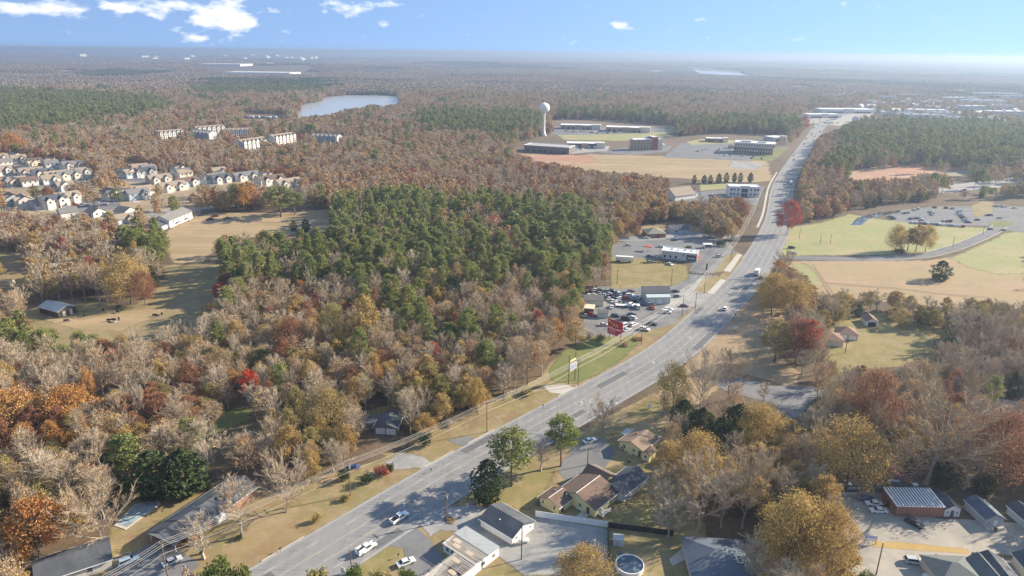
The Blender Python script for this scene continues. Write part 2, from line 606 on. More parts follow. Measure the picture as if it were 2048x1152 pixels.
# pasture and fields, woods side
sheet('field', [(325, 470), (345, 455), (380, 438), (430, 424), (540, 426), (668, 418), (668, 462), (560, 470), (430, 480), (425, 505), (400, 530), (345, 525)], .02, tan_field, 1.2, 6, 'tan mown field beside the white house')
sheet('pasture', [(395, 528), (450, 530), (470, 570), (440, 650), (330, 690), (240, 700), (120, 700), (40, 668), (40, 625), (130, 598), (270, 610), (335, 560), (325, 530)], .02, pasture, 1.2, 6, 'cattle pasture between the woods')
sheet('pasture', [(-60, 495), (40, 505), (80, 530), (70, 590), (-60, 625)], .02, pasture, 1.2, 6, 'shaded pasture behind the round wood')
sheet('farm_track', [(90, 640), (160, 660), (240, 662), (330, 625), (335, 615), (250, 622), (160, 640), (95, 630)], .035, tan_field, .8, 4)
sheet('lawn', [(370, 870), (420, 838), (470, 815), (505, 818), (500, 840), (440, 862), (390, 880)], .02, green_grass, .8, 3, 'mossy green clearing inside the wood')
# field side
sheet('field', [(1575, 455), (1640, 446), (1700, 428), (1770, 440), (1880, 450), (2000, 458), (1975, 478), (1900, 500), (1800, 509), (1560, 512)], .02, pale_green_field, 1.2, 6, 'pale green field between the drive and the car park')
sheet('field', [(1570, 522), (1850, 521), (1905, 513), (1965, 488), (2120, 470), (2120, 625), (1860, 612), (1740, 600), (1640, 590), (1600, 560), (1575, 540)], .02, pink_field, 1.2, 6, 'brown mown field with a lone evergreen')
sheet('field', [(1900, 516), (1965, 489), (2010, 466), (2120, 455), (2120, 545), (1990, 548), (1940, 535)], .035, pale_green_field, 2.0, 6, 'greener strip of field beside the curving drive')
sheet('field', [(1585, 528), (1625, 528), (1640, 552), (1650, 575), (1600, 560)], .035, pale_green_field, 1.0, 6, 'green corner of the field by the highway trees')
sheet('lawn', [(1630, 700), (1655, 655), (1690, 630), (1760, 625), (1905, 660), (1910, 705), (1830, 730), (1680, 745)], .02, olive_grass, 1.0, 4, 'olive back lawn beside the small garages')
# paved surfaces near the highway
sheet('parking_lot', [(1150, 672), (1172, 632), (1160, 600), (1195, 572), (1330, 574), (1350, 556), (1395, 540), (1440, 556), (1432, 590), (1375, 622), (1348, 648), (1255, 672), (1200, 674)], .05, mat('stained lot asphalt', (.23, .225, .215), .9, [(.07, (.15, .148, .145), .8, .42, .6), (.35, (.30, .285, .26), .6, .5, .68), (2.0, (.18, .175, .17), .4, .5, .7)]), .4, 5, 'stained grey yard of the car repair shop')
sheet('parking_lot', [(1328, 603), (1352, 585), (1400, 556), (1452, 572), (1418, 602), (1372, 618), (1345, 622)], .065, gravel, .3, 5, 'pale forecourt of the car repair shop')
sheet('lawn', [(1222, 498), (1330, 524), (1374, 532), (1378, 556), (1345, 572), (1222, 578)], .05, olive_grass, .8, 4, 'green plot between the car yard and the drive-through restaurant')
sheet('dirt_bank', [(1240, 570), (1290, 562), (1350, 566), (1330, 574), (1240, 578)], .06, dry_grass, .6, 4, 'reddish bare bank behind the car yard')
sheet('parking_lot', [(1222, 487), (1262, 481), (1330, 476), (1400, 470), (1462, 486), (1472, 508), (1462, 532), (1430, 546), (1378, 542), (1386, 528), (1365, 521), (1222, 514)], .05, lot_asphalt, .2, 6, 'asphalt lot around the drive-through restaurant')
sheet('side_road', [(1205, 474), (1280, 472), (1400, 462), (1480, 470), (1475, 480), (1400, 474), (1280, 482), (1205, 482)], .065, asphalt, .1, 8, 'side street behind the drive-through restaurant')
sheet('yard', [(1270, 470), (1280, 452), (1380, 448), (1420, 462), (1400, 470), (1300, 474)], .05, dry_grass, .6, 4)
sheet('lawn', [(1430, 545), (1448, 514), (1475, 502), (1488, 512), (1462, 542)], .065, dry_grass, .4, 4)
sheet('lawn', [(1388, 582), (1404, 560), (1432, 550), (1452, 558), (1420, 588)], .08, dry_grass, .4, 4)
sheet('lawn', [(1300, 668), (1345, 648), (1372, 628), (1398, 616), (1390, 628), (1350, 655), (1320, 676)], .065, dry_grass, .3, 4)
for k, quad in enumerate([[(1447, 542), (1474, 508), (1484, 509), (1461, 544)], [(1414, 586), (1441, 558), (1452, 560), (1428, 588)]]):
    sheet('pavement', quad, .11, concrete)
sheet('driveway', [(1115, 942), (1150, 893), (1205, 875), (1232, 905), (1205, 945), (1165, 962), (1130, 958)], .05, lot_asphalt, .4, 3, 'cracked asphalt drive between the yellow houses')
sheet('driveway', [(838, 1048), (895, 1016), (940, 1008), (1010, 1026), (1078, 1036), (1095, 1062), (1000, 1092), (930, 1066), (880, 1060), (862, 1072)], .05, gravel, .4, 3, 'pale gravel drive by the white garage')
sheet('yard', [(985, 1105), (1075, 1032), (1217, 1058), (1216, 1122), (1150, 1150), (1050, 1150)], .065, gravel, .4, 3, 'blue-grey gravel yard inside the white fence')
sheet('driveway', [(775, 1092), (832, 1055), (846, 1066), (872, 1098), (905, 1130), (850, 1215), (790, 1190), (812, 1125), (806, 1095)], .05, lot_asphalt, .3, 3, 'cracked asphalt drive by the stripped roof')
sheet('driveway', [(190, 1160), (300, 1085), (345, 1090), (400, 1128), (360, 1170), (230, 1240)], .05, lot_asphalt, .3, 3, 'dark drive in front of the long brick house')
sheet('driveway', [(770, 925), (800, 905), (842, 912), (886, 938), (872, 948), (835, 935), (790, 940)], .05, gravel, .3, 3, 'pale gravel driveway below the old shed')
sheet('driveway', [(895, 880), (935, 872), (972, 885), (955, 895), (915, 890)], .05, lot_asphalt, .3, 3, 'short asphalt driveway apron under the wires')
sheet('driveway', [(1085, 772), (1130, 768), (1160, 780), (1150, 792), (1100, 785)], .05, concrete, .3, 3, 'dirt track leaving the highway by the twin-post sign')
sheet('dirt_yard', [(700, 880), (740, 850), (810, 850), (850, 872), (800, 905), (740, 905)], .035, litter, .5, 3)
sheet('side_road', [(1425, 766), (1475, 752), (1545, 772), (1620, 772), (1700, 784), (1700, 794), (1632, 792), (1606, 824), (1582, 840), (1546, 806), (1455, 784)], .05, lot_asphalt, .3, 5, 'curving side street behind the bare trees')
sheet('side_road', [(1880, 785), (1960, 792), (2120, 815), (2120, 880), (1990, 838), (1900, 812)], .05, gravel, .3, 5, 'pale paved strip behind the rust-coloured trees')
sheet('parking_lot', [(1668, 985), (1760, 975), (1790, 1030), (2120, 1050), (2140, 1240), (1700, 1260), (1672, 1170), (1712, 1110), (1670, 1040)], .05, pale_paving, .5, 4, 'pale worn car park in front of the brick building')
sheet('lawn', [(1745, 1082), (1800, 1084), (1936, 1098), (1936, 1108), (1800, 1098), (1745, 1094)], .065, mat('straw strip', (.47, .32, .12), .95, [(.4, (.38, .27, .11), .7, .4, .65)]), .2, 2, 'straw-coloured grass strip in the car park')
sheet('yard', [(1690, 985), (1700, 958), (1790, 955), (1790, 985)], .06, lot_asphalt, .3, 4)
# car park on the far side, drive and pond
sheet('parking_lot', [(1778, 432), (1800, 421), (1860, 414), (1950, 412), (2120, 414), (2120, 470), (2030, 464), (1978, 452), (1880, 449), (1790, 443)], .05, lot_asphalt, .3, 8, 'large car park beyond the pale field')
sheet('grass_island', [(1978, 444), (2010, 441), (2028, 448), (2005, 455), (1980, 452)], .07, green_grass, .3, 4)
sheet('lawn', [(1942, 412), (1965, 402), (1988, 405), (1985, 425), (1950, 436)], .07, dry_grass, .3, 4)
sheet('pond', [(1702, 450), (1714, 436), (1745, 427), (1800, 420), (1800, 425), (1764, 431), (1736, 438), (1722, 450)], .05, mat('glint-flecked pond water', (.035, .045, .05), .06, [(.25, (.30, .33, .34), .8, .52, .6)], spec=.6), .4, 5, 'small pond reflecting sky beside the car park')  # pale noise patches paint sky glints into the dark water
# mid-distance commercial strip
sheet('field', [(1060, 322), (1180, 308), (1335, 312), (1535, 322), (1545, 362), (1480, 366), (1300, 352), (1180, 342), (1080, 336)], .02, tan_field, 2, 10, 'tan open field below the office building')
sheet('red_clearing', [(1010, 306), (1095, 309), (1175, 311), (1200, 322), (1110, 334), (1050, 328)], .04, red_dirt, 2, 10, 'graded red clay below the water tower')
sheet('lawn', [(1110, 268), (1130, 262), (1330, 262), (1345, 273), (1250, 282), (1130, 280)], .02, pale_green_field, 2, 10, 'green slope behind the hotel')
sheet('parking_lot', [(1325, 315), (1362, 286), (1470, 286), (1545, 318), (1500, 322)], .05, lot_asphalt, .5, 12, 'large car park of the three-storey office')
sheet('lawn', [(1500, 320), (1530, 300), (1552, 298), (1582, 292), (1560, 312), (1545, 322)], .07, green_grass, .5, 10, 'green lawn beside the three-storey office')
sheet('lawn', [(1372, 284), (1400, 278), (1470, 280), (1468, 286), (1385, 290)], .06, pale_green_field, .5, 10)
sheet('parking_lot', [(1195, 305), (1262, 292), (1345, 291), (1335, 303), (1270, 311)], .05, lot_asphalt, .5, 12, 'car park around the red and tan hotel')
sheet('parking_lot', [(1085, 262), (1112, 252), (1340, 255), (1350, 262), (1250, 268), (1100, 270)], .04, lot_asphalt, .5, 12, 'car park in front of the two long low shops')
sheet('parking_lot', [(1110, 302), (1130, 290), (1220, 292), (1215, 302), (1140, 308)], .05, gravel, .5, 12, 'forecourt of the white dealership')
sheet('gravel_patch', [(1455, 334), (1465, 322), (1530, 328), (1510, 340)], .04, gravel, .8, 8)
sheet('parking_lot', [(1325, 402), (1400, 384), (1462, 378), (1530, 372), (1512, 410), (1420, 404)], .05, lot_asphalt, .3, 8, 'asphalt around the white two-storey building')
sheet('lawn', [(1400, 368), (1470, 366), (1470, 376), (1400, 382)], .04, pale_green_field, .5, 8)
sheet('parking_lot', [(1600, 246), (1612, 232), (1700, 224), (1760, 226), (1720, 242), (1680, 252)], .05, pale_paving, .5, 20, 'shopping centre forecourt at the highway bend')
sheet('red_clearing', [(1640, 353), (1700, 341), (1760, 332), (1850, 324), (1900, 330), (1932, 338), (1880, 348), (1850, 356), (1780, 362), (1690, 359)], .03, red_dirt, 2, 10, 'graded red clay site behind the right-hand trees')
sheet('field', [(1830, 330), (1860, 326), (1905, 332), (1960, 346), (1900, 354), (1850, 356), (1838, 345)], .025, mat('grey weeds', (.27, .245, .17), .95, [(.05, (.36, .22, .15), .8, .5, .62)]), 3, 8, 'grey weedy end of the clay site')
sheet('side_road', [(1690, 392), (1720, 380), (1880, 372), (2120, 345), (2120, 362), (1900, 386), (1720, 396)], .04, gravel, 1, 12, 'pale road beyond the car park trees')
# subdivision and apartments
sheet('neighbourhood_lawn', [(-80, 306), (110, 314), (200, 345), (240, 335), (460, 345), (620, 350), (610, 388), (420, 408), (385, 442), (290, 465), (230, 448), (150, 428), (-80, 428)], .02, mat('suburban ground', (.36, .27, .17), .95, [(.03, (.27, .21, .12), .8, .45, .6), (.1, (.42, .33, .23), .6, .5, .66)]), 2, 8, 'tan lawns of the housing estate')
sheet('street', [(120, 422), (160, 403), (240, 402), (240, 416), (150, 428)], .05, lot_asphalt, .3, 6, 'asphalt court in front of the townhouses')
sheet('street', [(-80, 372), (100, 366), (190, 350), (200, 356), (110, 374), (-80, 382)], .05, lot_asphalt, .3, 8, 'estate street between the house rows')
sheet('street', [(235, 352), (330, 362), (440, 372), (440, 378), (330, 370), (235, 360)], .05, lot_asphalt, .3, 8, 'estate street by the far row')
sheet('street', [(290, 430), (330, 418), (470, 410), (470, 414), (335, 424), (300, 438)], .05, gravel, .3, 8)
sheet('apartment_grounds', [(330, 274), (400, 262), (470, 262), (560, 264), (640, 274), (660, 284), (600, 292), (560, 300), (510, 308), (470, 300), (430, 290), (400, 292), (370, 282)], .02, mat('apartment grounds', (.40, .30, .20), .95, [(.02, (.29, .23, .14), .8, .45, .6)]), 2, 10, 'tan graded ground around the apartment blocks')
sheet('lake', [(578, 240), (600, 222), (594, 216), (612, 207), (640, 203), (648, 193), (690, 189), (704, 185), (740, 188), (765, 185), (796, 186), (806, 204), (800, 214), (770, 222), (740, 220), (700, 226), (660, 240)], .03, water, 4, 20, 'blue lake reflecting the sky')


# ------------------------------------------------------------------ the highway
def spline(P, n=14):
    P = [np.array(p, float) for p in P]
    P = [2 * P[0] - P[1]] + P + [2 * P[-1] - P[-2]]
    out = []
    for i in range(1, len(P) - 2):
        p0, p1, p2, p3 = P[i - 1:i + 3]
        for k in range(n):
            t = k / n
            out.append(.5 * ((2 * p1) + (-p0 + p2) * t + (2 * p0 - 5 * p1 + 4 * p2 - p3) * t * t + (-p0 + 3 * p1 - 3 * p2 + p3) * t ** 3))
    out.append(P[-2])
    return np.array(out)


class Path:
    def __init__(self, pts, n=14):
        self.p = spline(pts, n)
        d = np.diff(self.p, axis=0)
        self.s = np.concatenate([[0], np.cumsum(np.hypot(d[:, 0], d[:, 1]))])
        self.L = self.s[-1]

    def at(self, s, off=0.0):
        x, y = np.interp(s, self.s, self.p[:, 0]), np.interp(s, self.s, self.p[:, 1])
        e = 1.5
        x1, y1 = np.interp(s + e, self.s, self.p[:, 0]), np.interp(s + e, self.s, self.p[:, 1])
        x0, y0 = np.interp(s - e, self.s, self.p[:, 0]), np.interp(s - e, self.s, self.p[:, 1])
        t = np.array((x1 - x0, y1 - y0))
        t /= np.hypot(*t)
        return np.array((x + t[1] * off, y - t[0] * off)), t      # positive off = right of travel

    def nearest(self, x, y):
        d = np.hypot(self.p[:, 0] - x, self.p[:, 1] - y)
        return float(self.s[int(np.argmin(d))])

    def ribbon(self, name, o0, o1, z, m, s0=0, s1=None, step=6.0, parent=None):
        s1 = self.L if s1 is None else s1
        k = max(2, int((s1 - s0) / step) + 1)
        mb = MB()
        pts = []
        for s in np.linspace(s0, s1, k):
            a, _ = self.at(s, o0)
            b, _ = self.at(s, o1)
            pts += [(a[0], a[1], z), (b[0], b[1], z)]
        mb.faces(pts, [(2 * i, 2 * i + 1, 2 * i + 3, 2 * i + 2) for i in range(k - 1)])
        return mb.build(name, m, parent)


ROADPTS = [(-140, 35.8), (-98, 82.3), (-56, 129), (-14.9, 176.8), (28.5, 222.5), (66.3, 264), (103, 319), (145, 389.5), (202.5, 509), (262, 658), (341, 826), (440, 1030), (575, 1300), (690, 1480), (900, 1760)]
HW = Path(ROADPTS)
road = structure(HW.ribbon('highway', -9.6, 9.6, .10, asphalt), 'grey five-lane highway running to the horizon')
for off in (-9.15, 9.15):
    HW.ribbon('edge_line', off - .07, off + .07, .106, paint_white, 0, 900, 3, road)
for off in (-1.95, 1.95):
    HW.ribbon('centre_line', off - .07, off + .07, .106, paint_yellow, 0, 1200, 3, road)
dash = MB().box(-1.5, 1.5, -.07, .07, 0, .006).mesh('lane_dash', [paint_white])
ydash = MB().box(-1.5, 1.5, -.06, .06, 0, .006).mesh('yellow_dash', [paint_yellow])
s = 6.0
while s < 640:
    for off, me in ((-5.5, dash), (5.5, dash), (-1.6, ydash), (1.6, ydash)):
        p, t = HW.at(s, off)
        link('lane_dash', me, road, (p[0], p[1], .104), (0, 0, math.atan2(t[1], t[0])))
    s += 12.2
streak = bpy.data.materials.new('oil streak')
streak.use_nodes = True
N = NT(streak.node_tree)
sb = N.n['Principled BSDF']
sb.inputs['Base Color'].default_value = (.12, .12, .122, 1)
sb.inputs['Roughness'].default_value = .85
gp = N.new('ShaderNodeNewGeometry').outputs['Position']
mp = N.new('ShaderNodeMapping')
N.l.new(gp, mp.inputs['Vector'])
mp.inputs['Rotation'].default_value = (0, 0, -.75)
mp.inputs['Scale'].default_value = (.05, 1.6, 1)
al = N.math('MULTIPLY', N.ramp(N.noise(mp.outputs[0], 1.0, 3.0), .36, .68), N.ramp(N.noise(gp, .035, 3.0), .35, .62, .03, .26))
tr_, mx_ = N.new('ShaderNodeBsdfTransparent'), N.new('ShaderNodeMixShader')
N.put(mx_.inputs[0], al)
N.l.new(tr_.outputs[0], mx_.inputs[1])
N.l.new(sb.outputs[0], mx_.inputs[2])
N.l.new(mx_.outputs[0], N.n['Material Output'].inputs['Surface'])
for off, w_ in ((-7.3, 1.1), (-3.7, 1.1), (3.7, 1.1), (7.3, 1.1), (0.0, 1.6)):
    HW.ribbon('oil_streak', off - w_, off + w_, .1025, streak, 0, 900, 4, road)
patch_m = mat('fresh asphalt patch', (.15, .15, .152), .9, [(1.0, (.19, .19, .19), .6, .4, .65)])
for s0_, off, l_, w_ in ((150, 7.2, 9, 2.6), (196, -7.0, 14, 3.0), (238, 3.6, 6, 2.2), (262, -3.6, 18, 2.8), (318, 7.2, 22, 3.0), (360, -7.4, 10, 2.6), (402, 3.7, 16, 2.8), (120, -3.8, 8, 2.4)):
    HW.ribbon('asphalt_patch', off - w_ / 2, off + w_ / 2, .1012, patch_m, s0_, s0_ + l_, 3, road)
arrow = MB().poly([(-1.6, -.12, 0), (.4, -.12, 0), (.4, .12, 0), (-1.6, .12, 0)]).poly([(.1, .12, .001), (.4, .12, .001), (1.0, .95, .001), (.7, 1.1, .001)]).poly([(1.35, 1.6, .002), (.35, 1.35, .002), (1.15, .55, .002)]).mesh('turn_arrow', [paint_white])
for (px, py, flip) in [(816, 1013, 0), (1166, 816, 0), (1183, 806, 1), (1308, 724, 0), (1371, 677, 1), (1410, 645, 0), (1441, 617, 1), (1478, 580, 0), (1480, 572, 1), (1519, 510, 0)]:
    gx, gy = G(px, py)
    p, t = HW.at(HW.nearest(gx, gy), 0.4)
    link('turn_arrow', arrow, road, (p[0], p[1], .108), (0, 0, math.atan2(t[1], t[0]) + (math.pi if flip else 0)), (1.15, 1.15, 1))
gx, gy = G(1243, 815)
p, t = HW.at(HW.nearest(gx, gy), 7.3)
link('turn_arrow', arrow, road, (p[0], p[1], .108), (0, 0, math.atan2(t[1], t[0])), (1.15, -1.15, 1))
# kerb stones at the driveway mouths, each a step up from the road
for (px, py) in [(880, 924), (962, 880), (1150, 792), (548, 1100)]:
    gx, gy = G(px, py)
    s0 = HW.nearest(gx, gy)
    mb = MB()
    a, t = HW.at(s0, -9.75)
    n_ = np.array((t[1], -t[0]))
    mb.prism([tuple(a - t * 6 - n_ * .12), tuple(a + t * 6 - n_ * .12), tuple(a + t * 6 + n_ * .12), tuple(a - t * 6 + n_ * .12)], 0, .22)
    structure(mb.build('kerb', concrete))
# the far pavement along the commercial strip
HW.ribbon('pavement', -13.5, -11.8, .14, concrete, 560, 830)['kind'] = 'structure'
HW.ribbon('kerb', -10.1, -9.75, .22, concrete, 470, 1000)['kind'] = 'structure'

drive = Path([G(1548, 514), G(1600, 516), G(1700, 518), G(1790, 516), G(1850, 511), G(1905, 497), G(1950, 480), G(1984, 464), G(2000, 452)], 8)
dr = structure(drive.ribbon('drive_road', -4.2, 4.2, .09, lot_asphalt), 'curving drive from the highway to the car park')
drive.ribbon('kerb', 4.2, 4.6, .2, mat('sunlit kerb', (.66, .60, .46), .9), 60, None, 6, dr)  # cream, paler than the concrete of the other kerbs
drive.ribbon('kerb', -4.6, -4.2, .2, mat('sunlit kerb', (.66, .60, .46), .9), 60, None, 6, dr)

rut = mat('bare track soil', (.27, .185, .115), .95, [(.4, (.34, .25, .16), .6, .45, .65)])
for pts_, lab_ in (([(1606, 526), (1628, 540), (1642, 558), (1652, 572), (1662, 586)], 'worn vehicle track down the field edge'), ([(1652, 566), (1720, 572), (1800, 578), (1880, 588), (1980, 596)], 'worn vehicle track along the foot of the brown field'), ([(700, 448), (600, 446), (520, 444), (440, 440), (380, 447)], 'worn track across the tan field')):
    tp_ = Path([G(*q) for q in pts_], 6)
    tr_o = structure(tp_.ribbon('farm_track', -1.35, -.55, .085, rut), lab_)
    tp_.ribbon('wheel_rut', .55, 1.35, .085, rut, parent=tr_o)
# ------------------------------------------------------------------ tree forms
bark_grey = mat('grey bark', (.40, .345, .28), .95, [(1.5, (.27, .23, .19), .6, .4, .65)])
bark_brown = mat('brown bark', (.17, .125, .095), .95, [(1.5, (.11, .085, .07), .6, .4, .65)])
bark_pine = mat('pine bark', (.23, .145, .10), .95, [(1.2, (.14, .10, .08), .7, .4, .65)])
twig = leaf_mat('bare twigs', [(.39, .315, .225), (.51, .425, .315), (.45, .35, .235), (.58, .49, .375), (.35, .275, .19)], .0, .3)
LEAF = {
    'bare': twig,
    'tan': leaf_mat('tan leaves', [(.49, .34, .19), (.43, .29, .155), (.52, .38, .225), (.47, .285, .15)], .28),
    'gold': leaf_mat('gold leaves', [(.50, .365, .145), (.46, .325, .125), (.53, .395, .18), (.44, .295, .115)], .32),
    'olive': leaf_mat('olive gold leaves', [(.36, .30, .12), (.42, .345, .14), (.30, .265, .105), (.40, .31, .14)], .3),
    'orange': leaf_mat('orange leaves', [(.54, .29, .10), (.48, .255, .09), (.56, .33, .13), (.46, .23, .09)], .32),
    'rust': leaf_mat('rust leaves', [(.37, .19, .11), (.33, .17, .10), (.40, .225, .13), (.32, .155, .10)], .28),
    'red': leaf_mat('red leaves', [(.46, .115, .075), (.40, .12, .09), (.50, .17, .11)], .3),
    'scarlet': leaf_mat('scarlet leaves', [(.66, .10, .05), (.70, .13, .06)], .32),
    'pine': leaf_mat('pine needles', [(.24, .265, .085), (.30, .31, .115), (.21, .24, .08), (.335, .33, .135)], .3, .4),
    'cedar': leaf_mat('dark evergreen', [(.065, .09, .042), (.08, .105, .045), (.095, .11, .05)], .15, .4),
    'green': leaf_mat('bright green leaves', [(.15, .185, .045), (.12, .165, .045), (.18, .20, .055)], .3, .35),
}
BARK = {k: bark_brown for k in LEAF}
BARK.update(bare=bark_grey, tan=bark_grey, pine=bark_pine, red=bark_grey)


def unit(n, g):
    v = g.normal(size=(n, 3))
    return v / np.linalg.norm(v, axis=1, keepdims=True)


def leaf_quads(C, size, g, aspect=.7, up=0.0):
    """Loose quads round the centres C."""
    n = len(C)
    nr = unit(n, g)
    nr[:, 2] += up
    nr /= np.linalg.norm(nr, axis=1, keepdims=True)
    t = np.cross(nr, unit(n, g))
    t /= np.linalg.norm(t, axis=1, keepdims=True)
    b = np.cross(nr, t)
    s = (size * (.65 + .7 * g.random(n)))[:, None]
    t, b = t * s * .5, b * s * .5 * aspect
    return np.stack([C - t - b * .4, C - b + t * .2, C + t + b * .3, C + b - t * .2], 1)


def tube_quads(P0, P1, R0, R1, n=4):
    """Tapered prisms for many segments at once."""
    P0, P1 = np.asarray(P0, float), np.asarray(P1, float)
    d = P1 - P0
    d /= np.maximum(np.linalg.norm(d, axis=1, keepdims=True), 1e-6)
    ref = np.where(np.abs(d[:, 2:3]) > .9, np.array([[1., 0, 0]]), np.array([[0, 0, 1.]]))
    u = np.cross(d, ref)
    u /= np.linalg.norm(u, axis=1, keepdims=True)
    v = np.cross(d, u)
    out = []
    R0, R1 = np.asarray(R0)[:, None], np.asarray(R1)[:, None]
    for i in range(n):
        a0, a1 = 2 * np.pi * i / n, 2 * np.pi * (i + 1) / n
        e0, e1 = u * np.cos(a0) + v * np.sin(a0), u * np.cos(a1) + v * np.sin(a1)
        out.append(np.stack([P0 + e0 * R0, P0 + e1 * R0, P1 + e1 * R1, P1 + e0 * R1], 1))
    return np.concatenate(out)


def branch_skeleton(g, H, R, base=.28, n1=13, n2=6, spread=1.0, upright=.55):
    """Trunk, limbs and side branches: lists of (p0, p1, r0, r1), plus twig anchors."""
    seg, tips = [], []
    p = np.zeros(3)
    lean = g.normal(size=2) * .03
    tp = [p]
    k = 7
    for i in range(k):
        q = np.array([lean[0] * H * (i + 1) / k + g.normal() * .012 * H, lean[1] * H * (i + 1) / k + g.normal() * .012 * H, H * .93 * (i + 1) / k])
        r0 = H * .0155 * (1 - .8 * i / k) + .02
        r1 = H * .0155 * (1 - .8 * (i + 1) / k) + .02
        if i == 0:
            r0 *= 1.5
        seg.append((tp[-1], q, r0, r1, 0))
        tp.append(q)
    for j in range(n1):
        f = base + (1 - base) * .93 * ((j + g.random()) / n1)
        z = f * H * .93
        i = min(int(f * k), k - 1)
        t = f * k - i
        o = tp[i] * (1 - t) + tp[i + 1] * t
        a = 2.4 * j + g.normal() * .4
        w = math.sin(math.pi * min(1, (f - base) / (1 - base) * .75 + .28))
        L = R * spread * (.55 + .6 * w) * (.85 + .3 * g.random())
        tilt = upright + .35 * f
        d = np.array([math.cos(a), math.sin(a), tilt])
        d /= np.linalg.norm(d)
        q0 = o
        r = H * .0082 * (1.15 - f * .6)
        nseg = 3
        for s_ in range(nseg):
            d2 = d + np.array([0, 0, .18 * s_]) + g.normal(size=3) * .12
            d2 /= np.linalg.norm(d2)
            q1 = q0 + d2 * L / nseg
            rr = r * (1 - s_ / nseg * .7)
            seg.append((q0, q1, rr, rr * .7, 1))
            for m in range(max(1, n2 // nseg)):
                u = g.random()
                b0 = q0 * (1 - u) + q1 * u
                d3 = d2 + unit(1, g)[0] * .75 + np.array([0, 0, .25])
                d3 /= np.linalg.norm(d3)
                l3 = L * (.28 + .25 * g.random())
                b1 = b0 + d3 * l3
                seg.append((b0, b1, rr * .42, rr * .18, 2))
                tips.append((b0, b1, d3, l3))
            q0 = q1
        tips.append((q0 - d2 * L / nseg, q0, d2, L * .3))
    return seg, tips


def fit(Q, W, H):
    """Scale face arrays so the form is W wide and H tall."""
    allp = np.concatenate([q.reshape(-1, 3) for q in Q])
    w = np.percentile(np.hypot(allp[:, 0], allp[:, 1]), 99) * 2
    h = np.percentile(allp[:, 2], 99.8)
    return [q * np.array([W / w, W / w, H / h]) for q in Q]


def bare_form(g, W=9.0, H=15.0, twigs=15, width=.05, lod=False):
    seg, tips = branch_skeleton(g, H, W / 2, base=.25 if not lod else .3, n1=15 if not lod else 10, n2=9 if not lod else 6, upright=.95 if not lod else .6)
    big = [s_ for s_ in seg if s_[4] < 2]
    T = tube_quads([s_[0] for s_ in big], [s_[1] for s_ in big], [s_[2] for s_ in big], [s_[3] for s_ in big], 4)
    sm = [s_ for s_ in seg if s_[4] == 2]
    S = tube_quads([s_[0] for s_ in sm], [s_[1] for s_ in sm], [max(s_[2], .03) for s_ in sm], [.02] * len(sm), 3)
    A, B = [], []
    for (b0, b1, d, l) in tips:
        for _ in range(twigs):
            u = .15 + .85 * g.random()
            o = b0 * (1 - u) + b1 * u
            dd = d * .8 + unit(1, g)[0] * .75 + np.array([0, 0, .35])
            dd /= np.linalg.norm(dd)
            A.append(o)
            B.append(o + dd * (.5 + 1.1 * g.random()))
    A, B = np.array(A), np.array(B)
    side = np.cross(B - A, unit(len(A), g))
    side /= np.maximum(np.linalg.norm(side, axis=1, keepdims=True), 1e-6)
    Wq = np.stack([A - side * width * .5, A + side * width * .5, B + side * width * .22, B - side * width * .22], 1)
    return fit([T, np.concatenate([S, Wq])], W, H)


def leafy_form(g, W=9.0, H=13.0, n=2600, size=.5, base=.22, lobes=20, sparse=False):
    seg, tips = branch_skeleton(g, H * .95, W / 2, base=base + .05, n1=11, n2=5)
    T = tube_quads([s_[0] for s_ in seg], [s_[1] for s_ in seg], [max(s_[2], .03) for s_ in seg], [max(s_[3], .02) for s_ in seg], 4 if not sparse else 3)
    C = []
    per = n // lobes
    for k in range(lobes):
        f = (k + .5) / lobes
        z = H * (base + .10 + (.98 - base - .13) * f)
        prof = math.sin(math.pi * min(1, .18 + .80 * f)) ** .75
        a = 2.4 * k + g.normal() * .5
        rad = W * .5 * prof * (.45 + .4 * math.sqrt(g.random()))
        c = np.array([math.cos(a) * rad, math.sin(a) * rad, z])
        rl = W * (.115 + .085 * g.random()) * (.75 + .4 * prof)
        u = unit(per, g) * (rl * g.random((per, 1)) ** .38) * np.array([1, 1, .8])
        u *= (.75 + .5 * g.random((per, 1)))
        C.append(c + u)
    C.append(np.array([0, 0, H * (.45 + base * .3)]) + unit(n // 14, g) * np.array([W * .3, W * .3, H * .24]) * g.random((n // 14, 1)) ** .4)
    C = np.concatenate(C)
    C = C[C[:, 2] > H * base * .8]
    return fit([T, leaf_quads(C, size, g)], W, H)


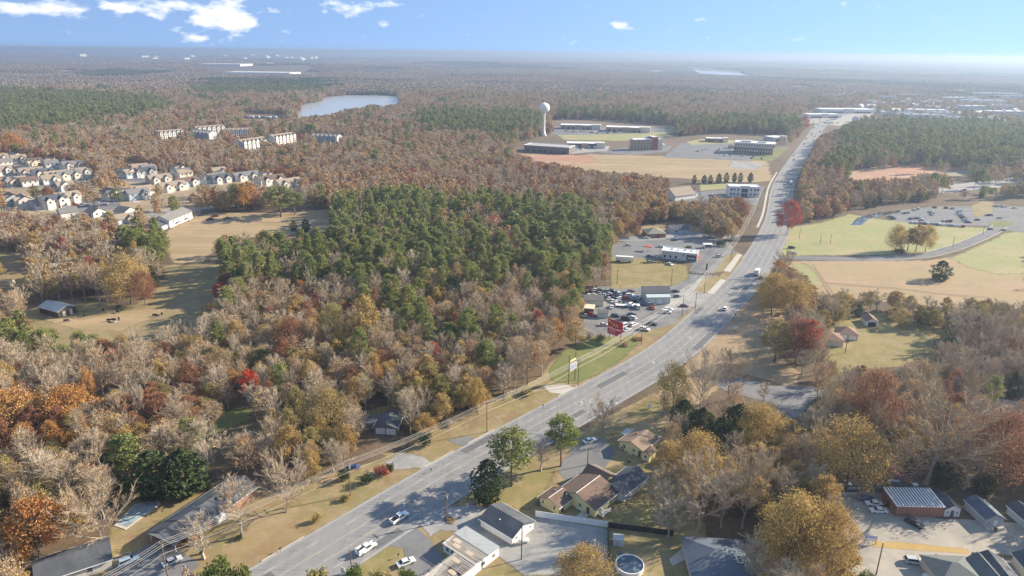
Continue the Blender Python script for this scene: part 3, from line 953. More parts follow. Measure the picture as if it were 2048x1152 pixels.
def pine_form(g, W=6.5, H=20.0, n=2400, size=.55, base=.42):
    P0, P1, R0, R1 = [], [], [], []
    k = 8
    pts = [np.array([g.normal() * .012 * H * i / k, g.normal() * .012 * H * i / k, H * .97 * i / k]) for i in range(k + 1)]
    for i in range(k):
        P0.append(pts[i]); P1.append(pts[i + 1])
        R0.append(H * .0125 * (1 - .85 * i / k) + .03); R1.append(H * .0125 * (1 - .85 * (i + 1) / k) + .03)
    C = []
    nb = 34
    per = n // nb
    for j in range(nb):
        f = base + (1 - base) * (j + g.random() * .8) / nb
        ff = (f - base) / (1 - base)
        prof = (math.sin(math.pi * (.24 + .70 * ff)) ** .8) * (.8 + .35 * g.random())
        a = 2.4 * j + g.normal() * .5
        L = W * .5 * prof
        o = np.array([0, 0, f * H * .97])
        tip = o + np.array([math.cos(a) * L * .8, math.sin(a) * L * .8, L * (.05 + .35 * ff)])
        P0.append(o); P1.append(tip); R0.append(.055); R1.append(.025)
        rl = .55 + W * .10 * (.6 + .6 * g.random())
        u = unit(per, g) * g.random((per, 1)) ** .4 * np.array([rl, rl, rl * .62])
        C.append(tip + u)
        if L > 1.2:
            C.append(o + (tip - o) * .5 + unit(per // 3, g) * rl * .5)
    C.append(np.array([0, 0, H * .95]) + unit(per, g) * np.array([.7, .7, .8]) * g.random((per, 1)) ** .4)
    T = tube_quads(P0, P1, R0, R1, 4)
    return fit([T, leaf_quads(np.concatenate(C), size, g, .5, .15)], W, H)


def cedar_form(g, W=5.5, H=9.0, n=1900, size=.5):
    T = tube_quads([(0, 0, 0)], [(0, 0, H * .9)], [.17], [.04], 6)
    f = g.random(n) ** 1.25
    r = W * .5 * (np.sin(np.pi * (.16 + .84 * f)) ** .8) * (.35 + .65 * g.random(n) ** .5) * (1 + .25 * np.sin(f * 22 + g.random() * 6))
    a = g.random(n) * 2 * np.pi
    C = np.stack([np.cos(a) * r, np.sin(a) * r, H * (.06 + .94 * f)], 1)
    return fit([T, leaf_quads(C, size, g, .6)], W, H)


def bush_form(g, W=4.0, H=2.4, n=700, size=.34):
    T = np.concatenate([tube_quads([(0, 0, 0)], [(g.normal() * .5, g.normal() * .5, H * .6)], [.05], [.02], 4) for _ in range(4)])
    C = []
    for k in range(9):
        c = np.array([g.normal() * W * .2, g.normal() * W * .2, H * (.3 + .35 * g.random())])
        C.append(c + unit(n // 9, g) * np.array([W * .24, W * .24, H * .33]) * g.random((n // 9, 1)) ** .4)
    C = np.concatenate(C)
    C[:, 2] = np.abs(C[:, 2])
    return fit([T, leaf_quads(C, size, g)], W, H)


FORMS = {}          # kind -> list of (trunk mesh, crown mesh, W, H)
LOWS = {}           # kind -> list of single meshes for the far woods


def register(kind, geo, W, H):
    T, C = geo
    FORMS.setdefault(kind, []).append((quads_mesh('trunk', T, [BARK[kind]]), quads_mesh('crown', C, [LEAF[kind]]), W, H))


def register_low(kind, geo, W, H):
    T, C = geo
    V = np.concatenate([T, C])
    idx = np.concatenate([np.zeros(len(T)), np.ones(len(C))])
    LOWS.setdefault(kind, []).append((quads_mesh('far_tree', V, [BARK[kind], LEAF[kind]], idx), W, H))


def G_(i):
    return np.random.default_rng(1000 + i)


for i, (W_, H_) in enumerate([(9, 15), (8, 16), (10.5, 14), (7, 15), (9.5, 13)]):
    register('bare', bare_form(G_(i), W_, H_, 12, .05), W_, H_)
shared = [leafy_form(G_(20 + i), W_, H_, n_, .36, b_) for i, (W_, H_, n_, b_) in enumerate([(9.5, 12.5, 4300, .16), (8, 14, 3800, .2), (10.5, 12, 4700, .14), (7, 13, 3400, .2)])]
sdim = [(9.5, 12.5), (8, 14), (10.5, 12), (7, 13)]
thin = [leafy_form(G_(40 + i), W_, H_, n_, .38, b_, 22, True) for i, (W_, H_, n_, b_) in enumerate([(9, 13.5, 1100, .24), (8, 14.5, 950, .26), (10, 13, 1200, .22)])]
tdim = [(9, 13.5), (8, 14.5), (10, 13)]
twiggy = [bare_form(G_(60 + i), *tdim[i], 8, .05) for i in range(3)]
for k in ('gold', 'olive', 'orange', 'rust', 'red', 'scarlet', 'green'):
    for gq, (a, b) in zip(shared, sdim):
        register(k, gq, a, b)
big1, big2 = leafy_form(G_(31), 17, 15, 9500, .36, .13, 30), leafy_form(G_(32), 16, 16, 8600, .36, .15, 26)
for k in ('gold', 'olive', 'rust'):
    for gq, (a, b) in ((big1, (17, 15)), (big2, (16, 16))):
        FORMS.setdefault(k + '_big', []).append((quads_mesh('trunk', gq[0], [BARK[k]]), quads_mesh('crown', gq[1], [LEAF[k]]), a, b))
bb = bare_form(G_(33), 17, 16, 34, .05)
FORMS['bare_big'] = [(quads_mesh('trunk', bb[0], [bark_grey]), quads_mesh('crown', bb[1], [twig]), 17, 16)]
for gq, tw, (a, b) in zip(thin, twiggy, tdim):       # half-bare trees keep their last tan leaves among grey twigs
    FORMS.setdefault('tan', []).append((quads_mesh('trunk', tw[0], [bark_grey]),
                                        quads_mesh('crown', np.concatenate([gq[1], tw[1]]), [LEAF['tan'], twig], np.concatenate([np.zeros(len(gq[1])), np.ones(len(tw[1]))])), a, b))
for i, (W_, H_) in enumerate([(7.2, 19), (8.2, 18), (6.6, 17.5), (7.6, 20)]):
    register('pine', pine_form(G_(80 + i), W_, H_, 2500, .55, .40 + .03 * i), W_, H_)
for i, (W_, H_) in enumerate([(5.5, 9), (4.6, 8)]):
    register('cedar', cedar_form(G_(90 + i), W_, H_), W_, H_)
for i in range(3):
    FORMS.setdefault('bush', []).append(None)
BUSH = {}
for k in ('bare', 'tan', 'olive', 'gold', 'cedar', 'green', 'red', 'rust'):
    T, C = bush_form(G_(100 + len(BUSH)))
    BUSH[k] = (quads_mesh('stem', T, [bark_brown]), quads_mesh('foliage', C, [LEAF[k]]), 4.0, 2.4)
del FORMS['bush']

# lighter forms for the far woods
for i in range(3):
    W_, H_ = [(9, 14), (8, 15), (10, 13)][i]
    register_low('bare', bare_form(G_(120 + i), W_, H_, 9, .13, True), W_, H_)
    gq = leafy_form(G_(130 + i), W_, H_ - 1, 620, .95, .16, 14)
    for k in ('gold', 'olive', 'orange', 'rust', 'red', 'tan'):
        register_low(k, gq, W_, H_ - 1)
    register_low('pine', pine_form(G_(140 + i), 7, 17, 620, 1.0, .40), 7, 17)
    register_low('cedar', cedar_form(G_(150 + i), 5.5, 9, 420, .9), 5.5, 9)

NAME = dict(bare='bare_tree', tan='half_bare_tree', gold='golden_tree', olive='olive_leaved_tree', orange='orange_tree', rust='russet_tree', red='red_tree', scarlet='scarlet_tree',
            pine='pine_tree', cedar='dark_evergreen_tree', green='green_tree')
LOOK = dict(bare='leafless grey tree', tan='half-bare tan-leaved tree', gold='golden-leaved tree', olive='olive-gold leafy tree', orange='bright orange tree', rust='russet brown tree', red='dull red tree',
            pine='tall green pine', cedar='dark dense evergreen')


def plant(kind, x, y, H, W, label, group=None, form=None, parts=True, rot=None):
    """One tree: trunk and crown under an Empty at its foot."""
    fs = FORMS[kind + '_big'] if W > 13 and kind + '_big' in FORMS else FORMS[kind]
    tm, cm, w0, h0 = fs[(form if form is not None else int(rng.integers(len(fs)))) % len(fs)]
    o = empty(NAME[kind], (x, y, 0), rng.random() * 6.28 if rot is None else rot, label, 'tree', group)
    o.scale = (W / w0, W / w0, H / h0)
    link('trunk', tm, o)
    link('crown', cm, o)
    return o


def shrub(kind, x, y, H, W, label, group=None, name='shrub'):
    tm, cm, w0, h0 = BUSH[kind]
    o = empty(name, (x, y, 0), rng.random() * 6.28, label, 'shrub', group)
    o.scale = (W / w0, W / w0, H / h0)
    link('stem', tm, o)
    link('foliage', cm, o)
    return o


# ------------------------------------------------------------------ where the photograph shows open ground
CLEAR = [
    [(150, 1200), (185, 1105), (225, 1060), (232, 1010), (300, 985), (395, 985), (470, 985), (560, 985), (640, 965), (690, 950), (770, 920), (745, 905), (728, 875), (735, 835), (795, 825), (810, 870), (870, 872), (905, 855), (985, 815), (1060, 782), (1085, 762), (1100, 732), (1125, 702), (1160, 690), (1195, 676), (1160, 655), (1165, 600), (1190, 575), (1222, 570), (1215, 535), (1228, 480), (1270, 476), (1285, 452), (1300, 447), (1372, 446), (1400, 478), (1465, 490), (1480, 450), (1505, 425), (1530, 360), (1600, 345), (1590, 400), (1570, 470), (1560, 520), (1505, 590), (1440, 660), (1310, 790), (1230, 825), (985, 955), (690, 1152), (600, 1300), (150, 1300)],
    [(1525, 385), (1535, 330), (1545, 320), (1580, 295), (1612, 255), (1610, 228), (1700, 214), (1730, 232), (1700, 245), (1660, 262), (1625, 280), (1603, 310), (1593, 350), (1590, 400)],
    [(1290, 800), (1400, 690), (1470, 610), (1505, 585), (1530, 600), (1560, 640), (1535, 680), (1525, 720), (1580, 735), (1625, 760), (1640, 790), (1600, 850), (1560, 830), (1500, 775), (1440, 760), (1400, 775), (1340, 800), (1310, 830)],
    [(1580, 455), (1640, 442), (1690, 430), (1715, 420), (1830, 405), (2120, 395), (2120, 605), (1950, 596), (1850, 590), (1760, 580), (1640, 575), (1600, 545), (1560, 520)],
    [(1650, 705), (1670, 660), (1688, 636), (1765, 630), (1800, 655), (1880, 662), (1895, 690), (1830, 715), (1700, 728)],
    [(1672, 985), (1690, 962), (1770, 955), (1800, 985), (2120, 990), (2120, 1300), (1690, 1300), (1720, 1100), (1690, 1040)],
    [(600, 1300), (850, 1040), (985, 955), (1130, 880), (1230, 825), (1310, 790), (1332, 830), (1320, 870), (1300, 920), (1292, 1000), (1310, 1050), (1340, 1100), (1345, 1300)],
    [(1345, 1300), (1340, 1100), (1385, 1078), (1490, 1070), (1520, 1110), (1500, 1300)],
    [(325, 462), (355, 440), (430, 424), (660, 420), (655, 455), (560, 462), (430, 470), (425, 505), (440, 530), (440, 560), (412, 620), (330, 650), (240, 660), (130, 668), (55, 645), (60, 618), (130, 602), (262, 615), (330, 560), (322, 530), (395, 500)],
    [(0, 505), (45, 512), (60, 560), (0, 590)],
    [(590, 234), (604, 222), (598, 216), (616, 208), (642, 204), (652, 195), (690, 191), (705, 187), (740, 190), (765, 187), (793, 188), (800, 202), (786, 208), (764, 211), (745, 207), (722, 214), (690, 217), (668, 226), (640, 229)],
    [(482, 228), (560, 228), (575, 234), (490, 238)],
    [(1100, 240), (1200, 240), (1350, 252), (1350, 275), (1420, 268), (1480, 268), (1570, 272), (1582, 295), (1540, 325), (1545, 362), (1480, 364), (1300, 347), (1180, 337), (1090, 322), (1030, 305), (1035, 285), (1110, 272)],
    [(1330, 375), (1400, 362), (1460, 360), (1528, 362), (1525, 420), (1470, 395), (1420, 390), (1340, 402)],
    [(1665, 353), (1705, 345), (1740, 338), (1765, 343), (1800, 334), (1850, 330), (1880, 336), (1915, 341), (1880, 347), (1840, 346), (1820, 355), (1775, 352), (1740, 359), (1700, 355)],
    [(1890, 338), (1950, 343), (1985, 350), (1900, 353)],
    [(1870, 372), (2050, 352), (2050, 362), (1880, 384)],
    [(395, 868), (440, 830), (500, 812), (500, 838), (440, 858)],
    [(1960, 800), (2080, 805), (2080, 835), (1960, 818)],
]
SPARSE = [([(298, 262), (340, 254), (450, 248), (600, 260), (690, 274), (660, 292), (540, 302), (460, 305), (400, 292), (300, 280)], .55), ([(-60, 312), (110, 318), (190, 340), (195, 365), (230, 335), (330, 335), (450, 350), (610, 350), (600, 385), (480, 380), (400, 400), (370, 440), (290, 462), (230, 440), (150, 422), (-60, 422)], .32), ([(1690, 196), (2080, 196), (2080, 250), (1900, 256), (1700, 250)], .45), ([(1280, 440), (1400, 440), (1400, 470), (1280, 470)], .3)]
# what grows where, by the crowns the photograph shows: outline, share of each kind, height factor, spacing factor
ZONES = [
    ([(1040, 425), (1160, 425), (1215, 475), (1225, 540), (1100, 575), (1000, 575), (930, 560), (940, 525), (1040, 520)], dict(pine=.48, tan=.2, bare=.14, gold=.12, red=.06), 1.0),
    ([(860, 725), (1080, 735), (1090, 790), (900, 860), (720, 810)], dict(gold=.25, olive=.17, bare=.33, tan=.25), 1.0),
    ([(880, 430), (940, 420), (1010, 440), (1045, 480), (1010, 520), (930, 520), (880, 470)], dict(red=.3, tan=.3, pine=.25, bare=.15), 1.05),
    ([(1120, 470), (1180, 480), (1200, 560), (1190, 600), (1165, 660), (1120, 640), (1100, 560)], dict(bare=.35, tan=.35, gold=.15, pine=.15), 1.2),
    ([(425, 480), (430, 460), (560, 448), (640, 438), (660, 412), (800, 396), (1000, 400), (1150, 418), (1215, 470), (1228, 520), (1180, 580), (1120, 590), (1030, 565), (930, 565), (800, 572), (700, 560), (620, 575), (520, 560), (470, 605), (430, 625), (420, 590), (450, 545), (425, 505)], dict(pine=.63, tan=.14, bare=.12, gold=.06, olive=.03, red=.02), 1.0),
    ([(255, 470), (300, 455), (340, 462), (392, 500), (380, 545), (300, 545), (240, 490)], dict(pine=.8, cedar=.1, gold=.1), 1.0),
    ([(0, 620), (60, 625), (130, 660), (190, 690), (150, 720), (60, 720), (0, 700)], dict(pine=.7, green=.0, olive=.15, cedar=.15), .75),
    ([(830, 630), (900, 620), (1010, 650), (1010, 700), (950, 700), (830, 680)], dict(pine=.55, tan=.2, gold=.1, bare=.15), .8),
    ([(-10, 740), (60, 745), (110, 765), (200, 775), (205, 840), (120, 880), (0, 890)], dict(orange=.22, rust=.28, bare=.25, tan=.25), 1.1),
    ([(250, 800), (330, 770), (420, 780), (430, 840), (340, 870), (280, 860)], dict(rust=.5, orange=.2, bare=.2, tan=.1), 1.0),
    ([(0, 620), (30, 610), (60, 640), (40, 700), (0, 710)], dict(orange=.6, pine=.4), .9),
    ([(60, 540), (90, 500), (200, 478), (300, 505), (330, 560), (290, 620), (180, 610), (60, 600)], dict(bare=.55, gold=.25, tan=.15, red=.05), 1.1),
    ([(240, 940), (330, 880), (420, 930), (430, 990), (300, 990), (240, 985)], dict(cedar=.45, bare=.3, pine=.1, tan=.15), 1.0),
    ([(560, 800), (720, 770), (720, 880), (700, 960), (560, 960), (480, 900)], dict(olive=.3, gold=.3, bare=.3, cedar=.1), .95),
    ([(1300, 790), (1400, 770), (1470, 830), (1500, 900), (1440, 920), (1330, 860)], dict(cedar=.5, bare=.3, rust=.1, gold=.1), .85),
    ([(1440, 780), (1540, 800), (1600, 900), (1560, 960), (1440, 920)], dict(gold=.4, cedar=.2, bare=.25, tan=.15), .95),
    ([(1300, 880), (1420, 860), (1470, 930), (1470, 1080), (1300, 1080)], dict(bare=.35, gold=.4, tan=.25), 1.05),
    ([(1540, 980), (1700, 960), (1720, 1152), (1500, 1200), (1500, 1060)], dict(gold=.6, olive=.2, bare=.2), 1.05),
    ([(1470, 860), (1660, 860), (1660, 990), (1470, 1040)], dict(bare=.4, gold=.3, olive=.15, tan=.15), 1.0),
    ([(1600, 830), (1760, 820), (1780, 960), (1620, 980)], dict(gold=.45, tan=.35, olive=.2), 1.0),
    ([(1900, 800), (2060, 830), (2060, 1000), (1900, 980)], dict(rust=.4, gold=.35, tan=.25), 1.05),
    ([(1880, 660), (2060, 620), (2060, 790), (1920, 760)], dict(bare=.8, cedar=.12, tan=.08), 1.05),
    ([(1600, 560), (2060, 590), (2060, 650), (1900, 660), (1620, 620)], dict(olive=.35, bare=.35, gold=.2, cedar=.1), .85),
    ([(1640, 700), (2000, 700), (2000, 860), (1620, 840)], dict(bare=.28, tan=.40, rust=.17, gold=.15), 1.05),
    ([(1600, 330), (1660, 345), (1720, 420), (1620, 450), (1580, 400)], dict(tan=.35, rust=.3, bare=.25, olive=.1), 1.0),
    ([(1590, 400), (1700, 380), (2060, 375), (2060, 412), (1840, 410), (1700, 430), (1600, 450)], dict(bare=.45, cedar=.2, olive=.2, tan=.15), .9),
    ([(1590, 350), (1600, 300), (1660, 262), (1690, 270), (1660, 330), (1640, 345)], dict(rust=.4, bare=.3, tan=.3), 1.1),
    ([(1640, 268), (1760, 240), (2060, 250), (2060, 330), (1850, 324), (1640, 345)], dict(pine=.62, bare=.25, rust=.13), 1.15),
    ([(1250, 400), (1510, 390), (1510, 440), (1480, 480), (1380, 460), (1230, 460)], dict(tan=.25, gold=.25, rust=.2, olive=.15, bare=.15), 1.1),
    ([(1130, 400), (1260, 400), (1260, 475), (1215, 480), (1180, 440)], dict(bare=.35, olive=.25, cedar=.25, gold=.15), 1.1),
    ([(600, 340), (1330, 320), (1330, 420), (1000, 402), (660, 415)], dict(tan=.42, bare=.22, gold=.16, rust=.14, red=.06), 1.05),
    ([(0, 420), (290, 450), (260, 500), (60, 500), (0, 500)], dict(tan=.35, bare=.35, rust=.2, olive=.1), .9),
    ([(190, 280), (700, 295), (700, 345), (190, 345)], dict(tan=.4, bare=.25, rust=.15, olive=.12, cedar=.08), .9),
    ([(830, 222), (1080, 232), (1085, 262), (860, 262)], dict(pine=.75, tan=.25), 1.0),
    ([(1110, 222), (1330, 226), (1340, 252), (1110, 240)], dict(pine=.5, cedar=.3, tan=.2), 1.1),
    ([(1330, 240), (1500, 236), (1600, 250), (1570, 272), (1340, 275)], dict(pine=.55, cedar=.25, rust=.2), 1.0),
    ([(-60, 178), (130, 186), (330, 200), (330, 222), (220, 236), (120, 250), (-40, 258)], dict(pine=.9, tan=.1), 1.0),
    ([(360, 158), (640, 158), (650, 182), (400, 186)], dict(pine=.8, bare=.2), 1.0),
]
DEFAULT_NEAR = dict(olive=.06, pine=.01, gold=.08, bare=.45, tan=.29, rust=.07, orange=.03, red=.01)
DEFAULT_FAR = dict(pine=.04, olive=.06, bare=.25, tan=.36, gold=.12, rust=.17)
BASEH = dict(bare=14.5, tan=13.0, gold=11.5, olive=11.0, orange=11.5, rust=12.0, red=11.0, pine=17.5, cedar=7.5, scarlet=9, green=8)
BASEW = dict(bare=8.6, tan=8.4, gold=8.6, olive=8.4, orange=8.0, rust=8.2, red=7.6, pine=7.4, cedar=5.2, scarlet=5, green=6)
KINDS = list(BASEH)
# hand-placed trees keep the wood's own trees off their ground: (kind, foot px, top row, width px, label)
HERO = [
    ('pine', 1023, 972, 860, 92, 'tallest round-topped pine on the lawn beside the highway', 1),
    ('cedar', 975, 1002, 918, 74, 'dark spreading evergreen on the highway lawn next to the gravel drive', 0),
    ('pine', 1122, 932, 832, 74, 'broad green pine by the highway next to the parked white sedan', 3),
    ('bare', 1082, 942, 882, 52, 'small leafless tree between the two roadside pines', 3),
    ('bare', 1203, 868, 795, 92, 'round leafless tree alone on the grass by the yellow cottage', 2),
    ('olive', 655, 868, 772, 104, 'big round olive-gold tree next to the old shed', 2),
    ('scarlet', 503, 806, 740, 42, 'bright scarlet tree beside the mossy clearing', 1),
    ('orange', 82, 1122, 998, 108, 'large orange-gold tree behind the dark-roofed house corner', 0),
    ('bare', 212, 1100, 968, 138, 'wide leafless tree in front of the covered swimming pool', 2),
    ('bare', 484, 1072, 955, 84, 'leafless tree behind the long house with shrubs at its foot', 1),
    ('bare', 408, 1118, 1035, 78, 'small leafless tree in front of the long house chimney', 3),
    ('bare', 574, 1024, 918, 112, 'leafless tree with ivy trunk at the edge of the verge', 0),
    ('gold', 1166, 1200, 1090, 118, 'golden tree beside the gravel yard fence', 2),
    ('gold', 1386, 990, 858, 108, 'golden treetop just behind the yellow cottage', 0),
    ('bare', 1395, 1062, 905, 150, 'big leafless tree between the yellow house and the wood', 2),
    ('bare', 1335, 1075, 965, 110, 'low leafless tree behind the black fence', 4),
    ('bare', 1484, 1058, 905, 100, 'slim leafless tree behind the dark blue roof', 1),
    ('gold', 1578, 1152, 985, 150, 'huge golden tree beside the pale car park', 0),
    ('gold', 1650, 1160, 1010, 110, 'golden tree nearest the car park sign board', 1),
    ('bare', 1500, 1170, 1075, 80, 'small leafless tree in front of the dark blue roof', 3),
    ('red', 1574, 470, 397, 52, 'dark red roadside tree beyond the field entrance', 2),
    ('gold', 1790, 504, 448, 42, 'golden field tree with dark shrub at its foot', 0),
    ('olive', 1815, 501, 456, 26, 'slim olive tree second in the field clump', 3),
    ('gold', 1831, 503, 450, 32, 'golden tree third in the field clump', 1),
    ('gold', 1850, 504, 449, 38, 'golden tree at the outer end of the field clump', 1),
    ('cedar', 1879, 560, 521, 38, 'lone dark evergreen in the brown field', 0),
    ('gold', 1542, 628, 543, 84, 'golden tree nearest the highway at the field corner', 0),
    ('gold', 1582, 642, 556, 84, 'golden tree behind the first one at the field corner', 2),
    ('bare', 1568, 552, 498, 48, 'leafless tree at the field corner by the drive mouth', 0),
    ('bare', 1400, 835, 690, 96, 'tall leafless tree where the verge meets the highway', 1),
    ('bare', 1455, 800, 695, 100, 'leafless tree with spreading limbs beside the side street', 0),
    ('rust', 1590, 728, 632, 80, 'dark red-brown tree in front of the garage lawn', 0),
    ('red', 1608, 730, 640, 52, 'crimson tree beside the garage lawn', 1),
    ('olive', 1548, 724, 640, 60, 'olive tree on the verge side of the crimson one', 3),
    ('bare', 1620, 688, 622, 80, 'leafless tree over the brown-roofed garage', 0),
    ('cedar', 1897, 712, 676, 56, 'round dark evergreen at the end of the back lawn', 0),
    ('pine', 562, 434, 372, 66, 'big evergreen alone by the tan field', 0),
    ('pine', 590, 428, 384, 46, 'evergreen just behind the big field one', 1),
    ('cedar', 588, 462, 440, 17, 'small round conifer in the tan field', 0),
    ('cedar', 612, 464, 437, 20, 'second small conifer in the tan field', 1),
    ('orange', 26, 312, 266, 48, 'large orange treetop above the estate roofs', 0),
    ('orange', 536, 356, 338, 20, 'first of the four orange street trees by the estate', 0),
    ('orange', 559, 354, 338, 18, 'second of the four orange street trees by the estate', 1),
    ('orange', 584, 356, 336, 18, 'third of the four orange street trees by the estate', 2),
    ('orange', 600, 366, 345, 24, 'fourth of the four orange street trees by the estate', 3),
    ('gold', 994, 302, 277, 14, 'slim yellow tree below the water tower', 1),
    ('gold', 1990, 366, 342, 24, 'yellow tree beside the pale far road', 0),
    ('red', 1608, 262, 232, 22, 'dark red tree beside the far highway bend', 0),
    ('orange', 830, 592, 552, 38, 'orange treetop in front of the pine stand', 0),
    ('orange', 790, 650, 612, 30, 'small orange tree inside the grey wood', 1),
    ('orange', 1108, 692, 636, 48, 'orange tree by the green grass bank', 0),
    ('gold', 1150, 696, 642, 44, 'rusty gold tree beside the red sign bushes', 1),
    ('rust', 585, 718, 632, 80, 'large red-brown tree in the middle of the grey wood', 0),
    ('olive', 672, 700, 604, 66, 'tall yellow-olive tree in the middle of the wood', 1),
    ('gold', 735, 702, 590, 60, 'tall pale gold tree next to the yellow-olive one', 1),
    ('red', 868, 740, 682, 44, 'dull red round tree above the olive crowns', 0),
    ('orange', 150, 862, 765, 96, 'large rusty orange tree in the near wood', 2),
    ('orange', 35, 880, 778, 90, 'rusty orange tree at the edge of view', 0),
    ('red', 986, 480, 430, 62, 'pinkish red tree rising from the pine stand', 2),
    ('red', 1000, 512, 462, 74, 'wide pinkish red tree in the pine stand', 0),
    ('gold', 262, 608, 508, 90, 'golden tree on the pasture side of the round wood', 2),
    ('rust', 292, 612, 540, 48, 'russet tree at the pasture edge', 1),
    ('rust', 1475, 432, 392, 44, 'red-brown tree beside the white two-storey building', 0),
    ('gold', 1690, 982, 838, 150, 'broad tan-gold tree in front of the red-roofed barn', 2),
    ('bare', 1850, 968, 752, 190, 'largest pale-limbed leafless tree behind the striped-roof building', 2),
    ('rust', 1985, 965, 815, 125, 'big rust and gold tree beyond the grey cabins', 0),
    ('gold', 1515, 905, 808, 105, 'pale gold bushy tree beside the dark evergreen thicket', 0),
    ('rust', 1738, 880, 738, 95, 'dark rust tree in the wood along the side street', 1),
    ('olive', 1342, 838, 722, 80, 'dark olive tree leaning over the highway edge', 1),
    ('cedar', 1885, 972, 925, 44, 'dark evergreen just behind the striped-roof building', 0),
    ('tan', 1925, 978, 880, 90, 'half-bare tan tree behind the white shed', 1),
    ('tan', 1800, 965, 872, 90, 'half-bare tan tree behind the red-roofed barn', 2),
    ('cedar', 1965, 985, 945, 40, 'dark evergreen behind the grey cabins', 1),
    ('cedar', 1365, 862, 800, 60, 'dark evergreen behind the leaning olive tree', 0),
    ('cedar', 1470, 880, 808, 66, 'dark evergreen below the side street', 1),
    ('cedar', 1418, 935, 872, 70, 'dark evergreen at the lower end of the roadside thicket', 0),
    ('cedar', 1440, 905, 835, 74, 'large dark evergreen in the roadside thicket', 0),
    ('cedar', 1400, 880, 815, 62, 'dark evergreen nearest the small white sign', 1),
    ('cedar', 312, 990, 902, 92, 'big dark ivy-clad evergreen behind the covered pool', 0),
    ('cedar', 372, 990, 898, 90, 'second big dark evergreen behind the covered pool', 1),
    ('pine', 262, 968, 872, 62, 'green pine above the covered pool', 2),
    ('orange', 490, 424, 366, 30, 'orange tree in the row by the tan field', 1),
    ('olive', 452, 424, 380, 34, 'olive tree at the start of the row by the tan field', 0),
    ('pine', 474, 422, 366, 26, 'slim pine in the row by the tan field', 2),
    ('orange', 506, 420, 370, 26, 'second orange tree in the row by the tan field', 3),
    ('pine', 352, 440, 392, 22, 'dark pine behind the white farmhouse', 1),
    ('pine', 236, 410, 378, 24, 'pine over the townhouse court', 0),
    ('gold', 720, 415, 382, 60, 'gold tree at the back edge of the pine stand', 0),
    ('bare', 1525, 808, 765, 34, 'small leafless tree beside the curving side street', 3),
]


